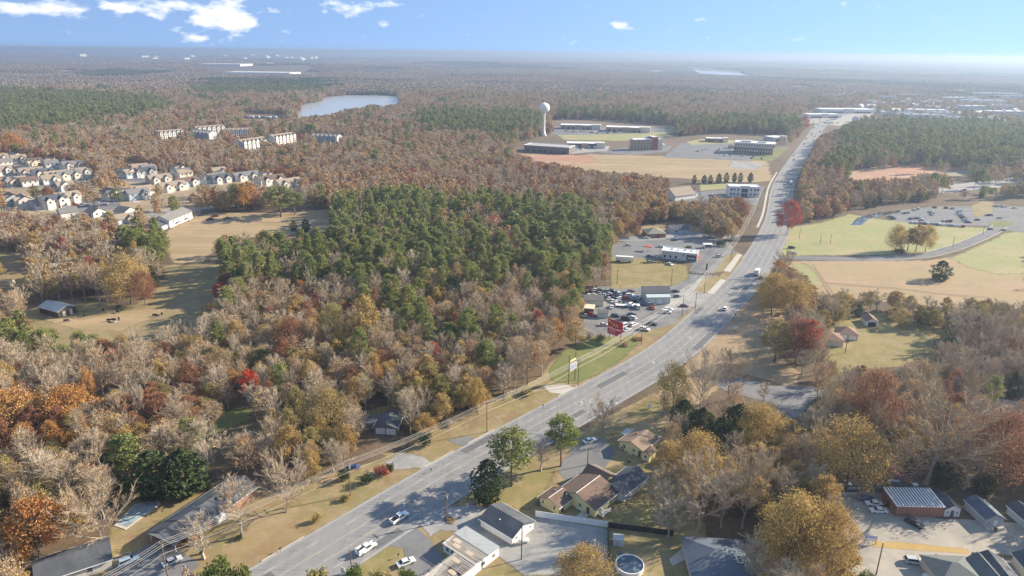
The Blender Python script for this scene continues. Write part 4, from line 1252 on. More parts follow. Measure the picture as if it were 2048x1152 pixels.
def scatter():
    """Every tree of the woods: jittered grid over the ground in view, kept off the open ground."""
    g = np.random.default_rng(5)
    hx = np.array([G(h[1], h[2]) for h in HERO])
    hr = np.array([h[4] / px_per_m(h[1], h[2]) * (.2 if h[0] == 'bare' else .31) for h in HERO])
    rows = []
    for (d0, d1, sp) in [(96, 420, 6.3), (420, 760, 6.9), (760, 1300, 7.6), (1300, 2150, 9.0)]:
        ys = np.arange(d0, d1, sp * .87)
        for j, yy in enumerate(ys):
            half = yy * .86 + 130
            xs = np.arange(-half, half, sp) + (j % 2) * sp * .5
            P = np.stack([xs + g.normal(size=len(xs)) * sp * .22, np.full(len(xs), yy) + g.normal(size=len(xs)) * sp * .22], 1)
            rows.append(P)
    P = np.concatenate(rows)
    x, y = P[:, 0], P[:, 1]
    hgt = np.full(len(x), 12.0)
    bx, by = proj(x, y, 0)
    cx, cy_ = proj(x, y, 9.0)
    ppm0 = FPX / np.sqrt(x * x + y * y + CAM_H ** 2)
    wob = 5.5 * np.sin(x / 23 + 1) * np.cos(y / 31) + g.normal(size=len(x)) * 4.5
    wob2 = 5.5 * np.sin(x / 29 + 2) * np.cos(y / 19) + g.normal(size=len(x)) * 4.5
    cx, cy_ = cx + wob * ppm0, cy_ + wob2 * ppm0 * .6
    tx, ty = proj(x, y, 12.5)
    keep = (bx > -420) & (bx < 2480) & (by < 1330)
    # kind of each
    zone = np.full(len(x), -1)
    for i, z in enumerate(ZONES):
        m = inside(z[0], cx, cy_) & (zone < 0)
        zone[m] = i
    kind = np.zeros(len(x), int)
    hf = np.ones(len(x))
    far = y > 520
    u = g.random(len(x))
    sm = .5 + .32 * np.sin(x / 47 + 1.7 * np.sin(y / 83)) + .25 * np.cos(y / 61 + 1.3 * np.sin(x / 39)) + .12 * np.sin(x / 13 + y / 17)
    sm = np.argsort(np.argsort(sm)) / len(sm)
    u = np.where(g.random(len(x)) < .28, sm, u)
    for i in range(-1, len(ZONES)):
        for isfar in (False, True):
            m = (zone == i) & (far == isfar)
            if not m.any():
                continue
            mix = ZONES[i][1] if i >= 0 else (DEFAULT_FAR if isfar else DEFAULT_NEAR)
            ks = [k for k in mix if mix[k] > 0]
            c = np.cumsum([mix[k] for k in ks])
            kind[m] = np.array([KINDS.index(k) for k in ks])[np.searchsorted(c / c[-1], u[m] * .9999)]
            if i >= 0:
                hf[m] = ZONES[i][2]
    H = np.array([BASEH[k] for k in KINDS])[kind] * hf * np.clip(g.normal(1, .16, len(x)), .6, 1.4)
    Wd = np.array([BASEW[k] for k in KINDS])[kind] * (.8 + .2 * hf) * np.clip(g.normal(1, .17, len(x)), .62, 1.45)
    Wd = Wd * (1 + .18 * np.clip((y - 600) / 900, 0, 1))
    H = H * (1 + .12 * np.sin(x / 90) * np.cos(y / 130))
    mx, my = proj(x, y, H * .55)
    tx, ty = proj(x, y, H * .93)
    ppm = FPX / np.sqrt(x * x + y * y + CAM_H ** 2)
    rr = Wd * .33 * ppm
    for c in CLEAR:
        bad = inside(c, bx, by) | inside(c, mx, my) | inside(c, tx, ty)
        near = y < 900
        bad |= near & (inside(c, mx - rr, my) | inside(c, mx + rr, my))
        keep &= ~bad
    # off the highway and the hand-placed trees
    for s_ in np.arange(0, HW.L, 6):
        p, _ = HW.at(s_)
        keep &= np.hypot(x - p[0], y - p[1]) > 14.5
    for (hx_, hy_), r in zip(hx, hr):
        keep &= np.hypot(x - hx_, y - hy_) > r + Wd * .22
    for (a0, a1, b0, b1, dd) in SHIELD:
        front = np.hypot(x, y) < dd
        for (qx, qy) in ((mx, my), (tx, ty), (bx, by)):
            keep &= ~(front & (qx > a0) & (qx < a1) & (qy > b0) & (qy < b1))
    for c, share in SPARSE:
        keep &= ~(inside(c, mx, my) & (g.random(len(x)) > share))
    for b in BLOCKED:
        keep &= np.hypot(x - b[0], y - b[1]) > b[2]
    i = np.nonzero(keep)[0]
    return x[i], y[i], H[i], Wd[i], kind[i], zone[i], bx[i], by[i]


BLOCKED = []         # footprints of buildings standing among trees: (x, y, radius)


LANDMARK = [(1230, 650, 'the red billboard'), (1140, 745, 'the twin-post sign'), (767, 845, 'the old shed'), (655, 830, 'the round olive tree'), (503, 780, 'the scarlet tree'), (440, 845, 'the mossy clearing'), (385, 1040, 'the long brick house'),
            (270, 1020, 'the covered pool'), (80, 1070, 'the big orange tree'), (130, 1130, 'the dark-roofed house'), (30, 960, 'the near edge of the wood'), (150, 830, 'the rusty orange pair'), (300, 830, 'the russet clump'), (120, 620, 'the pole barn'),
            (240, 640, 'the cattle'), (330, 600, 'the shaded pasture'), (75, 545, 'the white-roofed shed'), (262, 560, 'the gold tree by the pasture'), (320, 500, 'the pine clump by the field'), (320, 445, 'the white farmhouse'), (500, 445, 'the tan field'),
            (560, 420, 'the lone field evergreen'), (590, 680, 'the red-brown tree in the wood'), (720, 660, 'the tall pale gold tree'), (830, 580, 'the orange treetop'), (930, 660, 'the small pine clump'), (1000, 480, 'the pinkish red trees'),
            (700, 470, 'the middle of the pine stand'), (850, 430, 'the back of the pine stand'), (1150, 520, 'the end of the pine stand'), (600, 520, 'the front of the pine stand'), (1108, 680, 'the orange tree by the green bank'), (900, 850, 'the wires'),
            (1312, 590, 'the repair shop'), (1360, 505, 'the drive-through restaurant'), (1315, 463, 'the ranch house'), (1488, 380, 'the white office villa'), (1385, 385, 'the tan-roofed lodge'), (1278, 885, 'the yellow cottage'), (1200, 980, 'the yellow house'),
            (1425, 1110, 'the slate-blue roof'), (1590, 1080, 'the huge golden tree'), (1780, 960, 'the red-roofed barn'), (1840, 1005, 'the striped-roof building'), (1965, 1020, 'the grey cabin'), (1500, 780, 'the curving side street'), (1420, 850, 'the evergreen thicket'),
            (1690, 900, 'the tan thicket'), (1850, 800, 'the pale-limbed trees'), (1980, 820, 'the pale paved strip'), (1690, 665, 'the brown-roofed garage'), (1745, 645, 'the small white garage'), (1897, 700, 'the round dark evergreen'), (1980, 690, 'the grey wood beside the lawn'),
            (1580, 600, 'the field corner'), (1850, 590, 'the brown field'), (1815, 490, 'the golden field clump'), (1760, 425, 'the pond'), (1900, 430, 'the far car park'), (1640, 430, 'the pale field'), (1620, 320, 'the highway junction'), (1780, 345, 'the red clay site'),
            (1700, 280, 'the far pine stand'), (1640, 240, 'the shopping centre'), (1100, 310, 'the graded red clay'), (1087, 270, 'the water tower'), (1508, 300, 'the three-storey office'), (900, 370, 'the wide tan wood'), (700, 350, 'the wood above the tan field'), (1150, 380, 'the wood below the graded clay'),
            (540, 345, 'the orange street trees'), (480, 280, 'the apartment blocks'), (350, 370, 'the far estate group'), (90, 360, 'the estate rows'), (100, 400, 'the townhouse court'), (60, 460, 'the thicket below the estate'), (200, 470, 'the round wood top')]
LMX = np.array([G(a, b) for a, b, _ in LANDMARK])


def describe(k, x, y, H, W):
    """Which tree: its build, kind and the nearest thing one can find."""
    d = np.hypot(LMX[:, 0] - x, LMX[:, 1] - y)
    i = int(np.argmin(d))
    hr, wr = H / BASEH[k], W / BASEW[k]
    adj = 'tall broad ' if hr > 1.08 and wr > 1.08 else 'tall slim ' if hr > 1.08 and wr < .93 else 'tall ' if hr > 1.08 else 'short broad ' if hr < .92 and wr > 1.08 else 'short slim ' if hr < .92 and wr < .93 else 'short ' if hr < .92 else 'broad ' if wr > 1.08 else 'slim ' if wr < .93 else 'middling '
    dx, dy = x - LMX[i, 0], y - LMX[i, 1]
    side = 'close to ' if d[i] < 12 else ('behind ' if dy > 0 else 'in front of ') if abs(dy) > abs(dx) else ('right of ' if dx > 0 else 'left of ')
    return adj + LOOK[k].replace('tall ', '') + ' ' + side + LANDMARK[i][2], f'{LOOK[k]} group around {LANDMARK[i][2]}'


forms_col = bpy.data.collections.new('woodland forms')
scene.collection.children.link(forms_col)


def far_wood(kind, idx, x, y, H, W, name, label):
    """The rest of a kind, joined into one mass."""
    lows = LOWS[kind]
    sub = bpy.data.collections.new(name + ' forms')
    forms_col.children.link(sub)
    for j, (me, w0, h0) in enumerate(lows):
        o = bpy.data.objects.new(f'{name}_form_{j}', me)
        sub.objects.link(o)
    n = len(idx)
    pr = rng.integers(0, len(lows), n)
    me = bpy.data.meshes.new(name)
    me.vertices.add(n)
    me.vertices.foreach_set('co', np.stack([x, y, np.zeros(n)], 1).reshape(-1).astype(np.float32))
    w0 = np.array([l[1] for l in lows])[pr]
    h0 = np.array([l[2] for l in lows])[pr]
    a = me.attributes.new('form', 'INT', 'POINT')
    a.data.foreach_set('value', pr.astype(np.int32))
    a = me.attributes.new('turn', 'FLOAT_VECTOR', 'POINT')
    a.data.foreach_set('vector', np.stack([np.zeros(n), np.zeros(n), rng.random(n) * 6.28], 1).reshape(-1).astype(np.float32))
    a = me.attributes.new('size', 'FLOAT_VECTOR', 'POINT')
    a.data.foreach_set('vector', np.stack([W / w0, W / w0, H / h0], 1).reshape(-1).astype(np.float32))
    o = link(name, me)
    tag(o, label, None, None, 'stuff')
    instancer(o, sub)
    return o


def instancer(o, coll):
    ng = bpy.data.node_groups.new(o.name + ' planting', 'GeometryNodeTree')
    ng.interface.new_socket('Geometry', in_out='INPUT', socket_type='NodeSocketGeometry')
    ng.interface.new_socket('Geometry', in_out='OUTPUT', socket_type='NodeSocketGeometry')
    n, l = ng.nodes, ng.links
    gi, go = n.new('NodeGroupInput'), n.new('NodeGroupOutput')
    ip = n.new('GeometryNodeInstanceOnPoints')
    ci = n.new('GeometryNodeCollectionInfo')
    ci.inputs['Collection'].default_value = coll
    ci.inputs['Separate Children'].default_value = True
    ci.inputs['Reset Children'].default_value = True
    ip.inputs['Pick Instance'].default_value = True

    def attr(nm, t):
        a = n.new('GeometryNodeInputNamedAttribute')
        a.data_type = t
        a.inputs['Name'].default_value = nm
        return a.outputs['Attribute']
    l.new(gi.outputs[0], ip.inputs['Points'])
    l.new(ci.outputs[0], ip.inputs['Instance'])
    l.new(attr('form', 'INT'), ip.inputs['Instance Index'])
    l.new(attr('turn', 'FLOAT_VECTOR'), ip.inputs['Rotation'])
    l.new(attr('size', 'FLOAT_VECTOR'), ip.inputs['Scale'])
    l.new(ip.outputs[0], go.inputs[0])
    md = o.modifiers.new('planting', 'NODES')
    md.node_group = ng


def build_trees():
    for (kind, px, py, top, wpx, label, form) in HERO:
        x, y = G(px, py)
        plant(kind, x, y, height_for(px, py, top), wpx / px_per_m(px, py), label, None, form)
    x, y, H, W, kind, zone, bx, by = scatter()
    d = np.sqrt(x * x + y * y + CAM_H ** 2)
    show = H * W / d ** 2
    vis = (bx > -40) & (bx < 2090) & (by < 1290)
    total = 0
    for ki, k in enumerate(KINDS):
        ii = np.nonzero(kind == ki)[0]
        if not len(ii):
            continue
        ii = ii[np.argsort(-(show * vis)[ii])]
        near = ii[:275]
        near = near[(y[near] < 760)]
        rest = np.setdiff1d(ii, near)
        for i in near:
            lab, grp = describe(k, x[i], y[i], H[i], W[i])
            plant(k, x[i], y[i], H[i], W[i], lab, grp)
        total += len(near)
        if len(rest):
            far_wood(k, rest, x[rest], y[rest], H[rest], W[rest], f'{NAME[k].replace("_tree", "")}_woodland', f'distant woodland of {LOOK[k]}s')
    print('TREES individual', total, 'all', len(x))


# ------------------------------------------------------------------ the far country: wooded patches to the horizon
def wood_patch(seed, size, n, crown, quads, h):
    g = np.random.default_rng(seed)
    cx = g.random((n, 2)) * size - size / 2
    hh = h * (.7 + .6 * g.random(n))
    tint = g.random(n)
    Q, A = [], []
    for i in range(n):
        u = unit(quads, g)
        u[:, 2] = np.abs(u[:, 2]) * .9 + g.random(quads) * .2
        r = crown * (.7 + .5 * g.random())
        C = np.array([cx[i, 0], cx[i, 1], hh[i] * .45]) + u * np.array([r, r, hh[i] * .55]) * (g.random((quads, 1)) ** .35)
        Q.append(leaf_quads(C, crown * .62, g, .8, .35))
        A.append(np.full(quads, tint[i]))
    me = quads_mesh('wood_patch', np.concatenate(Q), [])
    a = me.attributes.new('tint', 'FLOAT', 'FACE')
    a.data.foreach_set('value', np.concatenate(A).astype(np.float32))
    return me


def far_country():
    brown = leaf_mat('far autumn woods', [(.12, .135, .075), (.22, .195, .125), (.33, .265, .20), (.30, .225, .165), (.40, .325, .25), (.35, .255, .175), (.26, .19, .14)], .15, .3, 'tint')
    green = leaf_mat('far pine woods', [(.075, .10, .05), (.10, .125, .055), (.12, .13, .06), (.22, .17, .11)], .1, .3, 'tint')
    g = np.random.default_rng(3)
    FARCLEAR = FAR_OPEN
    for (name, r0, r1, step, mat_, low, label) in [('wooded_country', 2050, 6200, 150, None, (150, 420, 6.6, 26, 13), 'wooded hills beyond the lake'), ('distant_wooded_country', 6200, 22500, 400, None, (400, 620, 16, 14, 15), 'blue-grey wooded country along the horizon')]:
        sub = bpy.data.collections.new(name + ' forms')
        forms_col.children.link(sub)
        k = 0
        for m in (brown, brown, brown, green, green):
            me = wood_patch(500 + k + int(r0), *low)
            me.materials.append(m)
            sub.objects.link(bpy.data.objects.new(f'{name}_form_{k}', me))
            k += 1
        pts, form, size, turn = [], [], [], []
        ys = np.arange(r0 * .55, r1, step * .92)
        for yy in ys:
            half = yy * .80 + 400
            for xx in np.arange(-half, half, step * .92):
                x, y = xx + g.normal() * step * .08, yy + g.normal() * step * .08
                r = math.hypot(x, y)
                if y < r0 and r0 < 3000 or r0 > 3000 and r < r0 or r >= r1 or y < 2050:
                    continue
                z = float(terrain(x, y))
                px, py = proj(x, y, z + 8)
                if not (-300 < px < 2350):
                    continue
                skip = False
                for c in FARCLEAR:
                    if inside(c, np.array([px]), np.array([py]))[0]:
                        skip = True
                if skip:
                    continue
                gr = math.sin(x / 700 + 2) * math.cos(y / 900) + .5 * math.sin(x / 260 + y / 410)
                pine = gr > .78 or any(inside(zz[0], np.array([px]), np.array([py]))[0] for zz in ZONES[-2:])
                form.append(int(g.integers(3, 5)) if pine else int(g.integers(0, 3)))
                pts.append((x, y, z - 1))
                sc = .9 + .25 * g.random()
                size.append((1.05, 1.05, sc))
                turn.append((0, 0, g.integers(4) * math.pi / 2 + g.normal() * .1))
        n = len(pts)
        me = bpy.data.meshes.new(name)
        me.vertices.add(n)
        me.vertices.foreach_set('co', np.array(pts, np.float32).reshape(-1))
        me.attributes.new('form', 'INT', 'POINT').data.foreach_set('value', np.array(form, np.int32))
        me.attributes.new('turn', 'FLOAT_VECTOR', 'POINT').data.foreach_set('vector', np.array(turn, np.float32).reshape(-1))
        me.attributes.new('size', 'FLOAT_VECTOR', 'POINT').data.foreach_set('vector', np.array(size, np.float32).reshape(-1))
        o = link(name, me)
        tag(o, label, None, None, 'stuff')
        instancer(o, sub)
        print('PATCHES', name, n)


FAR_OPEN = [
    [(60, 176), (200, 178), (300, 181), (300, 185), (200, 183), (60, 181)],
    [(200, 158), (300, 162), (330, 166), (240, 166)],
    [(700, 160), (780, 158), (800, 164), (720, 167)],
    [(900, 150), (985, 148), (1000, 153), (915, 156)],
    [(1120, 163), (1230, 162), (1240, 168), (1130, 170)],
    [(1270, 140), (1340, 139), (1350, 143), (1280, 145)],
    [(60, 140), (170, 138), (190, 142), (80, 145)],
    [(820, 133), (900, 132), (905, 135), (825, 137)],
    [(1560, 168), (1660, 170), (1670, 175), (1570, 175)],
    [(1760, 158), (1880, 160), (1890, 165), (1770, 165)],
    [(1600, 143), (1720, 144), (1730, 148), (1610, 148)],
    [(650, 120), (760, 119), (770, 122), (660, 124)],
    [(385, 128), (640, 128), (650, 150), (460, 152), (390, 140)],
    [(1375, 132), (1500, 140), (1500, 154), (1400, 150)],
    [(540, 112), (625, 114), (625, 122), (540, 122)],
]

for j, poly in enumerate(FAR_OPEN[:12]):
    o = soft_sheet('far_field', [G(*p) for p in poly], 0.0, [tan_field, pale_green_field, pink_field][j % 3], 14.0, f'far pale clearing in the woods, {ORD[j]} listed from the power line cut')
    co = np.zeros(len(o.data.vertices) * 3, np.float32)
    o.data.vertices.foreach_get('co', co)
    co = co.reshape(-1, 3)
    co[:, 2] = terrain(co[:, 0], co[:, 1]) + 2.0
    o.data.vertices.foreach_set('co', co.reshape(-1))
    o.data.update()
# ------------------------------------------------------------------ building kit
M_yellow = mat('yellow siding', (.78, .70, .36), .8, [(.5, (.68, .60, .31), .5, .45, .7)])
M_white = mat('white siding', (.80, .79, .75), .75, [(.4, (.68, .67, .63), .5, .48, .7)])
M_cream = mat('cream siding', (.74, .67, .54), .8, [(.3, (.64, .58, .47), .5, .45, .7)])
M_greysid = mat('grey siding', (.50, .52, .53), .8, [(.4, (.42, .44, .45), .5, .45, .7)])
M_bluegrey = mat('blue-grey siding', (.40, .47, .52), .8)
M_brick = mat('red brick wall', (.35, .185, .125), .9, [(2.2, (.28, .12, .085), .6, .45, .65), (.5, (.44, .23, .15), .5, .5, .7)])
M_tanbrick = mat('tan brick wall', (.46, .34, .24), .9, [(.6, (.40, .29, .20), .5, .45, .65)])
M_redpanel = mat('dark red panel', (.36, .08, .07), .6)
M_block = mat('painted block', (.66, .66, .62), .85, [(.5, (.52, .52, .50), .6, .45, .68)])
M_green = mat('pale green metal wall', (.55, .62, .58), .6, [((.2, 3, .2, 0), (.46, .53, .5), .4, .4, .7)])
M_old = mat('weathered boards', (.20, .185, .17), .95, [(.8, (.12, .11, .10), .7, .45, .65)])
R_brown = mat('brown shingles', (.185, .125, .095), .95, [(.18, (.125, .10, .085), .8, .5, .62), (.35, (.135, .095, .075), .6, .42, .65), (2.2, (.235, .165, .125), .4, .5, .72)])
R_dark = mat('charcoal shingles', (.095, .105, .118), .95, [(.16, (.14, .145, .15), .8, .5, .62), (.35, (.06, .066, .078), .6, .42, .65), (2.2, (.115, .125, .14), .4, .5, .72)])
R_blue = mat('slate blue shingles', (.125, .155, .195), .9, [(.16, (.175, .19, .21), .8, .5, .62), (.3, (.085, .11, .145), .6, .42, .65), (1.8, (.15, .185, .23), .4, .5, .72)])
R_grey = mat('grey shingles', (.215, .205, .195), .95, [(.35, (.165, .16, .155), .6, .42, .65), (2.0, (.26, .25, .235), .4, .5, .72)])
R_tan = mat('tan shingles', (.34, .275, .205), .95, [(.35, (.275, .225, .17), .6, .42, .65), (2.0, (.39, .32, .25), .4, .5, .72)])
R_metal = mat('grey sheet metal roof', (.46, .475, .465), .55, [((.15, 2.5, 1, .8), (.37, .385, .38), .7, .4, .65), (.3, (.30, .31, .30), .5, .52, .7)], metal=.2)
R_white = mat('white membrane roof', (.82, .81, .77), .8, [(.15, (.70, .69, .66), .6, .45, .65)])
R_red = mat('rusty red metal roof', (.24, .085, .075), .7, [(.4, (.17, .07, .065), .7, .42, .65), (1.5, (.28, .14, .12), .5, .5, .7)])
M_trim = mat('white trim', (.83, .82, .79), .6)
M_glass = mat('window glass', (.035, .045, .055), .12, spec=.6)
M_door = mat('dark door', (.09, .07, .06), .6)
M_wood = mat('weathered lumber', (.60, .54, .45), .9, [(1.2, (.48, .42, .35), .6, .42, .65)])
M_pole = mat('pole timber', (.20, .155, .115), .9, [(2.0, (.14, .11, .085), .6, .45, .65)])
M_wire = mat('sun-brightened cable', (.46, .43, .38), .5)  # pale base colour carries the brightness of sunlight on the cables
M_steel = mat('galvanised steel', (.45, .46, .46), .5, metal=.4)
M_black = mat('black metal', (.03, .03, .032), .5)
M_white_paint = mat('white tank paint', (.84, .83, .78), .5)
SHIELD = []


class Bld:
    def __init__(self, name, label, cat, x, y, rz, group=None):
        self.o = empty(name, (x, y, 0), rz, label, cat, group)
        self.x, self.y, self.rz = x, y, rz
        self.corners = []

    def w(self, lx, ly):
        c, s_ = math.cos(self.rz), math.sin(self.rz)
        return self.x + lx * c - ly * s_, self.y + lx * s_ + ly * c

    def note(self, x0, x1, y0, y1, h):
        for lx in (x0, x1):
            for ly in (y0, y1):
                for z in (0, h):
                    self.corners.append((*self.w(lx, ly), z))

    def block(self, x0, x1, y0, y1, h, rise=1.6, axis='x', wall=None, roof=None, over=.45, kind='gable', z0=0.0, flip=False):
        self.note(x0, x1, y0, y1, h + rise * .6)
        wall, roof = wall or M_white, roof or R_grey
        mb = MB()
        t = .16
        if kind == 'gable':
            if axis == 'x':
                ym = (y0 + y1) / 2
                prof = [(y0, z0), (y1, z0), (y1, h), (ym, h + rise), (y0, h)]
                a = [(x0, p, z) for p, z in prof]
                b = [(x1, p, z) for p, z in prof]
                sl = rise / ((y1 - y0) / 2)
                ov = over * sl
                rp = [(y0 - over, h - ov), (ym, h + rise), (y1 + over, h - ov), (y1 + over, h - ov + t), (ym, h + rise + t * 1.1), (y0 - over, h - ov + t)]
                ra = [(x0 - over, p, z + .03) for p, z in rp]
                rb = [(x1 + over, p, z + .03) for p, z in rp]
            else:
                xm = (x0 + x1) / 2
                prof = [(x1, z0), (x0, z0), (x0, h), (xm, h + rise), (x1, h)]
                a = [(p, y0, z) for p, z in prof]
                b = [(p, y1, z) for p, z in prof]
                sl = rise / ((x1 - x0) / 2)
                ov = over * sl
                rp = [(x1 + over, h - ov), (xm, h + rise), (x0 - over, h - ov), (x0 - over, h - ov + t), (xm, h + rise + t * 1.1), (x1 + over, h - ov + t)]
                ra = [(p, y0 - over, z + .03) for p, z in rp]
                rb = [(p, y1 + over, z + .03) for p, z in rp]
            n = 5
            mb.faces(a + b, [tuple(range(n - 1, -1, -1)), tuple(range(n, 2 * n))] + [(i, (i + 1) % n, n + (i + 1) % n, n + i) for i in range(n)])
            mb.build('wall', wall, self.o)
            n = 6
            r = MB().faces(ra + rb, [tuple(range(n - 1, -1, -1)), tuple(range(n, 2 * n))] + [(i, (i + 1) % n, n + (i + 1) % n, n + i) for i in range(n)])
            ro = r.build('roof', roof, self.o)
            if math.hypot(self.x, self.y) < 260 and min(x1 - x0, y1 - y0) > 5:
                for k in (.3, .62):
                    vx, vy = (x0 + (x1 - x0) * k, y0 + (y1 - y0) * .68) if axis == 'x' else (x0 + (x1 - x0) * .68, y0 + (y1 - y0) * k)
                    MB().tube((vx, vy, h + rise * .5), (vx, vy, h + rise * .64 + .5), .09, .09, 6).build('vent_pipe', M_steel, self.o)
                mg = MB()
                if axis == 'x':
                    mg.box(x0 - over, x1 + over, y0 - over - .14, y0 - over - .01, h - ov, h - ov + .14).box(x0 - over, x1 + over, y1 + over + .01, y1 + over + .14, h - ov, h - ov + .14)
                else:
                    mg.box(x0 - over - .14, x0 - over - .01, y0 - over, y1 + over, h - ov, h - ov + .14).box(x1 + over + .01, x1 + over + .14, y0 - over, y1 + over, h - ov, h - ov + .14)
                mg.build('gutter', M_trim, self.o)
        elif kind == 'hip':
            MB().box(x0, x1, y0, y1, z0, h).build('wall', wall, self.o)
            a0, a1, b0, b1 = x0 - over, x1 + over, y0 - over, y1 + over
            wx, wy = a1 - a0, b1 - b0
            if wx >= wy:
                r0, r1 = (a0 + wy / 2, (b0 + b1) / 2, h + rise), (a1 - wy / 2 + .01, (b0 + b1) / 2, h + rise)
                fs = [(0, 1, 5, 4), (1, 2, 5), (2, 3, 4, 5), (3, 0, 4), (3, 2, 1, 0)]
            else:
                r0, r1 = ((a0 + a1) / 2, b0 + wx / 2, h + rise), ((a0 + a1) / 2, b1 - wx / 2 + .01, h + rise)
                fs = [(0, 1, 4), (1, 2, 5, 4), (2, 3, 5), (3, 0, 4, 5), (3, 2, 1, 0)]
            ro = MB().faces([(a0, b0, h + .03), (a1, b0, h + .03), (a1, b1, h + .03), (a0, b1, h + .03), r0, r1], fs).build('roof', roof, self.o)
        elif kind == 'shed':
            za, zb = (h + rise, h) if flip else (h, h + rise)
            MB().faces([(x0, y0, z0), (x1, y0, z0), (x1, y1, z0), (x0, y1, z0), (x0, y0, za), (x1, y0, za), (x1, y1, zb), (x0, y1, zb)], [(3, 2, 1, 0), (4, 5, 6, 7), (0, 1, 5, 4), (1, 2, 6, 5), (2, 3, 7, 6), (3, 0, 4, 7)]).build('wall', wall, self.o)
            p = [(x0 - over, y0 - over, za + .03), (x1 + over, y0 - over, za + .03), (x1 + over, y1 + over, zb + .03), (x0 - over, y1 + over, zb + .03)]
            ro = MB().faces(p + [(a, b, c + t) for a, b, c in p], [(3, 2, 1, 0), (4, 5, 6, 7), (0, 1, 5, 4), (1, 2, 6, 5), (2, 3, 7, 6), (3, 0, 4, 7)]).build('roof', roof, self.o)
        else:                                                       # flat roof behind a parapet
            MB().box(x0, x1, y0, y1, z0, h).build('wall', wall, self.o)
            e = .35
            ro = MB().box(x0 + e, x1 - e, y0 + e, y1 - e, h + .01, h + .12).build('roof', roof, self.o)
            pa = MB()
            for (a, b, c, d) in ((x0 - .05, x1 + .05, y0 - .05, y0 + e), (x0 - .05, x1 + .05, y1 - e, y1 + .05), (x0 - .05, x0 + e, y0 + e, y1 - e), (x1 - e, x1 + .05, y0 + e, y1 - e)):
                pa.box(a, b, c, d, h + .005, h + .5)
            pa.build('parapet', roof if roof is R_white else M_trim, self.o)
        self.b = (x0, x1, y0, y1, h)
        return ro

    _cache = {}

    def panel(self, name, face, u, z, w, h, m=None, proud=.05, trim=None, b=None):
        """A thin piece on a wall: S = local -y, N = +y, E = +x, W = -x; u runs along the wall from its middle."""
        x0, x1, y0, y1, _ = b or self.b
        key = (name, round(w, 2), round(h, 2), (m or M_glass).name, round(proud, 3))
        me = Bld._cache.get(key)
        if me is None:
            me = Bld._cache[key] = MB().box(-w / 2, w / 2, -proud, .01, 0, h).mesh(name, [m or M_glass])
        xm, ym = (x0 + x1) / 2, (y0 + y1) / 2
        loc, r = {'S': ((xm + u, y0, z), 0), 'N': ((xm - u, y1, z), math.pi), 'E': ((x1, ym + u, z), math.pi / 2), 'W': ((x0, ym - u, z), -math.pi / 2)}[face]
        return link(name, me, self.o, loc, (0, 0, r))

    def win(self, face, u, z, w=1.1, h=1.3, near=True, b=None):
        if near:
            f = self.panel('window', face, u, z, w, h, M_trim, .06, b=b)
            key = ('pane', round(w, 2), round(h, 2))
            me = Bld._cache.get(key)
            if me is None:
                e = .09
                me = Bld._cache[key] = MB().box(-w / 2 + e, w / 2 - e, -.075, -.055, e, h / 2 - e / 2).box(-w / 2 + e, w / 2 - e, -.075, -.055, h / 2 + e / 2, h - e).mesh('pane', [M_glass])
            link('pane', me, f)
            return f
        return self.panel('window', face, u, z, w, h, M_glass, .05, b=b)

    def door(self, face, u, w=1.0, h=2.05, m=None, b=None, name='door', z=.05):
        return self.panel(name, face, u, z, w, h, m or M_door, .06, b=b)

    def part(self, name, mb, m, smooth=False):
        return mb.build(name, m, self.o, smooth=smooth)

    def done(self, block=True, shrink=.12, shield=True):
        c = np.array(self.corners)
        px, py = proj(c[:, 0], c[:, 1], c[:, 2])
        if shield:
            dx, dy = (px.max() - px.min()) * shrink, (py.max() - py.min()) * shrink
            SHIELD.append((px.min() + dx, px.max() - dx, py.min() + dy, py.max() - dy, float(np.hypot(c[:, 0], c[:, 1]).max())))
        if block:
            for k in range(0, len(c), 8):
                q = c[k:k + 8]
                BLOCKED.append((q[:, 0].mean(), q[:, 1].mean(), max(np.ptp(q[:, 0]), np.ptp(q[:, 1])) * .62 + 1.5))
        return self.o


def rad(a):
    return math.radians(a)


# ------------------------------------------------------------------ houses beside the highway
b = Bld('yellow_house', 'large pale yellow house with brown gables and a white wing beside the highway lawn', 'house', 18.6, 160.0, rad(-42))
b.block(-6.3, 6.3, 0, 10.5, 2.7, 2.2, 'y', M_yellow, R_brown, .5)
for u, z in ((-2.6, .9), (1.2, .9)):
    b.win('S', u, z, 1.0, 1.2)
b.door('S', 3.9)
for u in (-3, 2):
    b.win('E', u, 1.0, 1.2, 1.1)
b.part('roof_seam', MB().tube((0, -.45, 5.12), (0, 10.9, 5.12), .09, .09, 4), M_trim)
b.part('deck', MB().box(6.35, 8.2, 1.0, 5.2, .5, .7).box(6.4, 6.5, 1.05, 1.15, 0, .5).box(8.05, 8.15, 1.05, 1.15, 0, .5).box(8.05, 8.15, 5.05, 5.15, 0, .5), M_wood)
b.part('railing', MB().box(8.1, 8.18, 1.0, 5.2, 1.5, 1.58).box(6.4, 8.1, 1.02, 1.1, 1.5, 1.58).box(8.1, 8.18, 1.0, 5.2, 1.1, 1.15), M_trim)
main = b.b
b.block(-8.4, -1.75, -5.9, -.02, 2.5, 1.35, 'y', M_yellow, R_brown, .5)
for u in (-2.2, 1.9):
    b.win('S', u, 1.0, .8, 1.2)
b.door('E', -1.2)
b.part('roof_seam', MB().tube((-5.08, -6.3, 4.06), (-5.08, 0, 4.06), .08, .08, 4), M_trim)
b.part('chimney_pipe', MB().tube((-2.5, -1.5, 3), (-2.5, -1.5, 4.3), .16, .16, 7), M_steel)
b.part('roof_vent', MB().box(-6.6, -6.2, -1.8, -1.4, 3.4, 3.75), M_steel)
b.block(-6.0, 1.35, 10.7, 17.0, 2.7, 1.9, 'x', M_yellow, R_brown, .45)
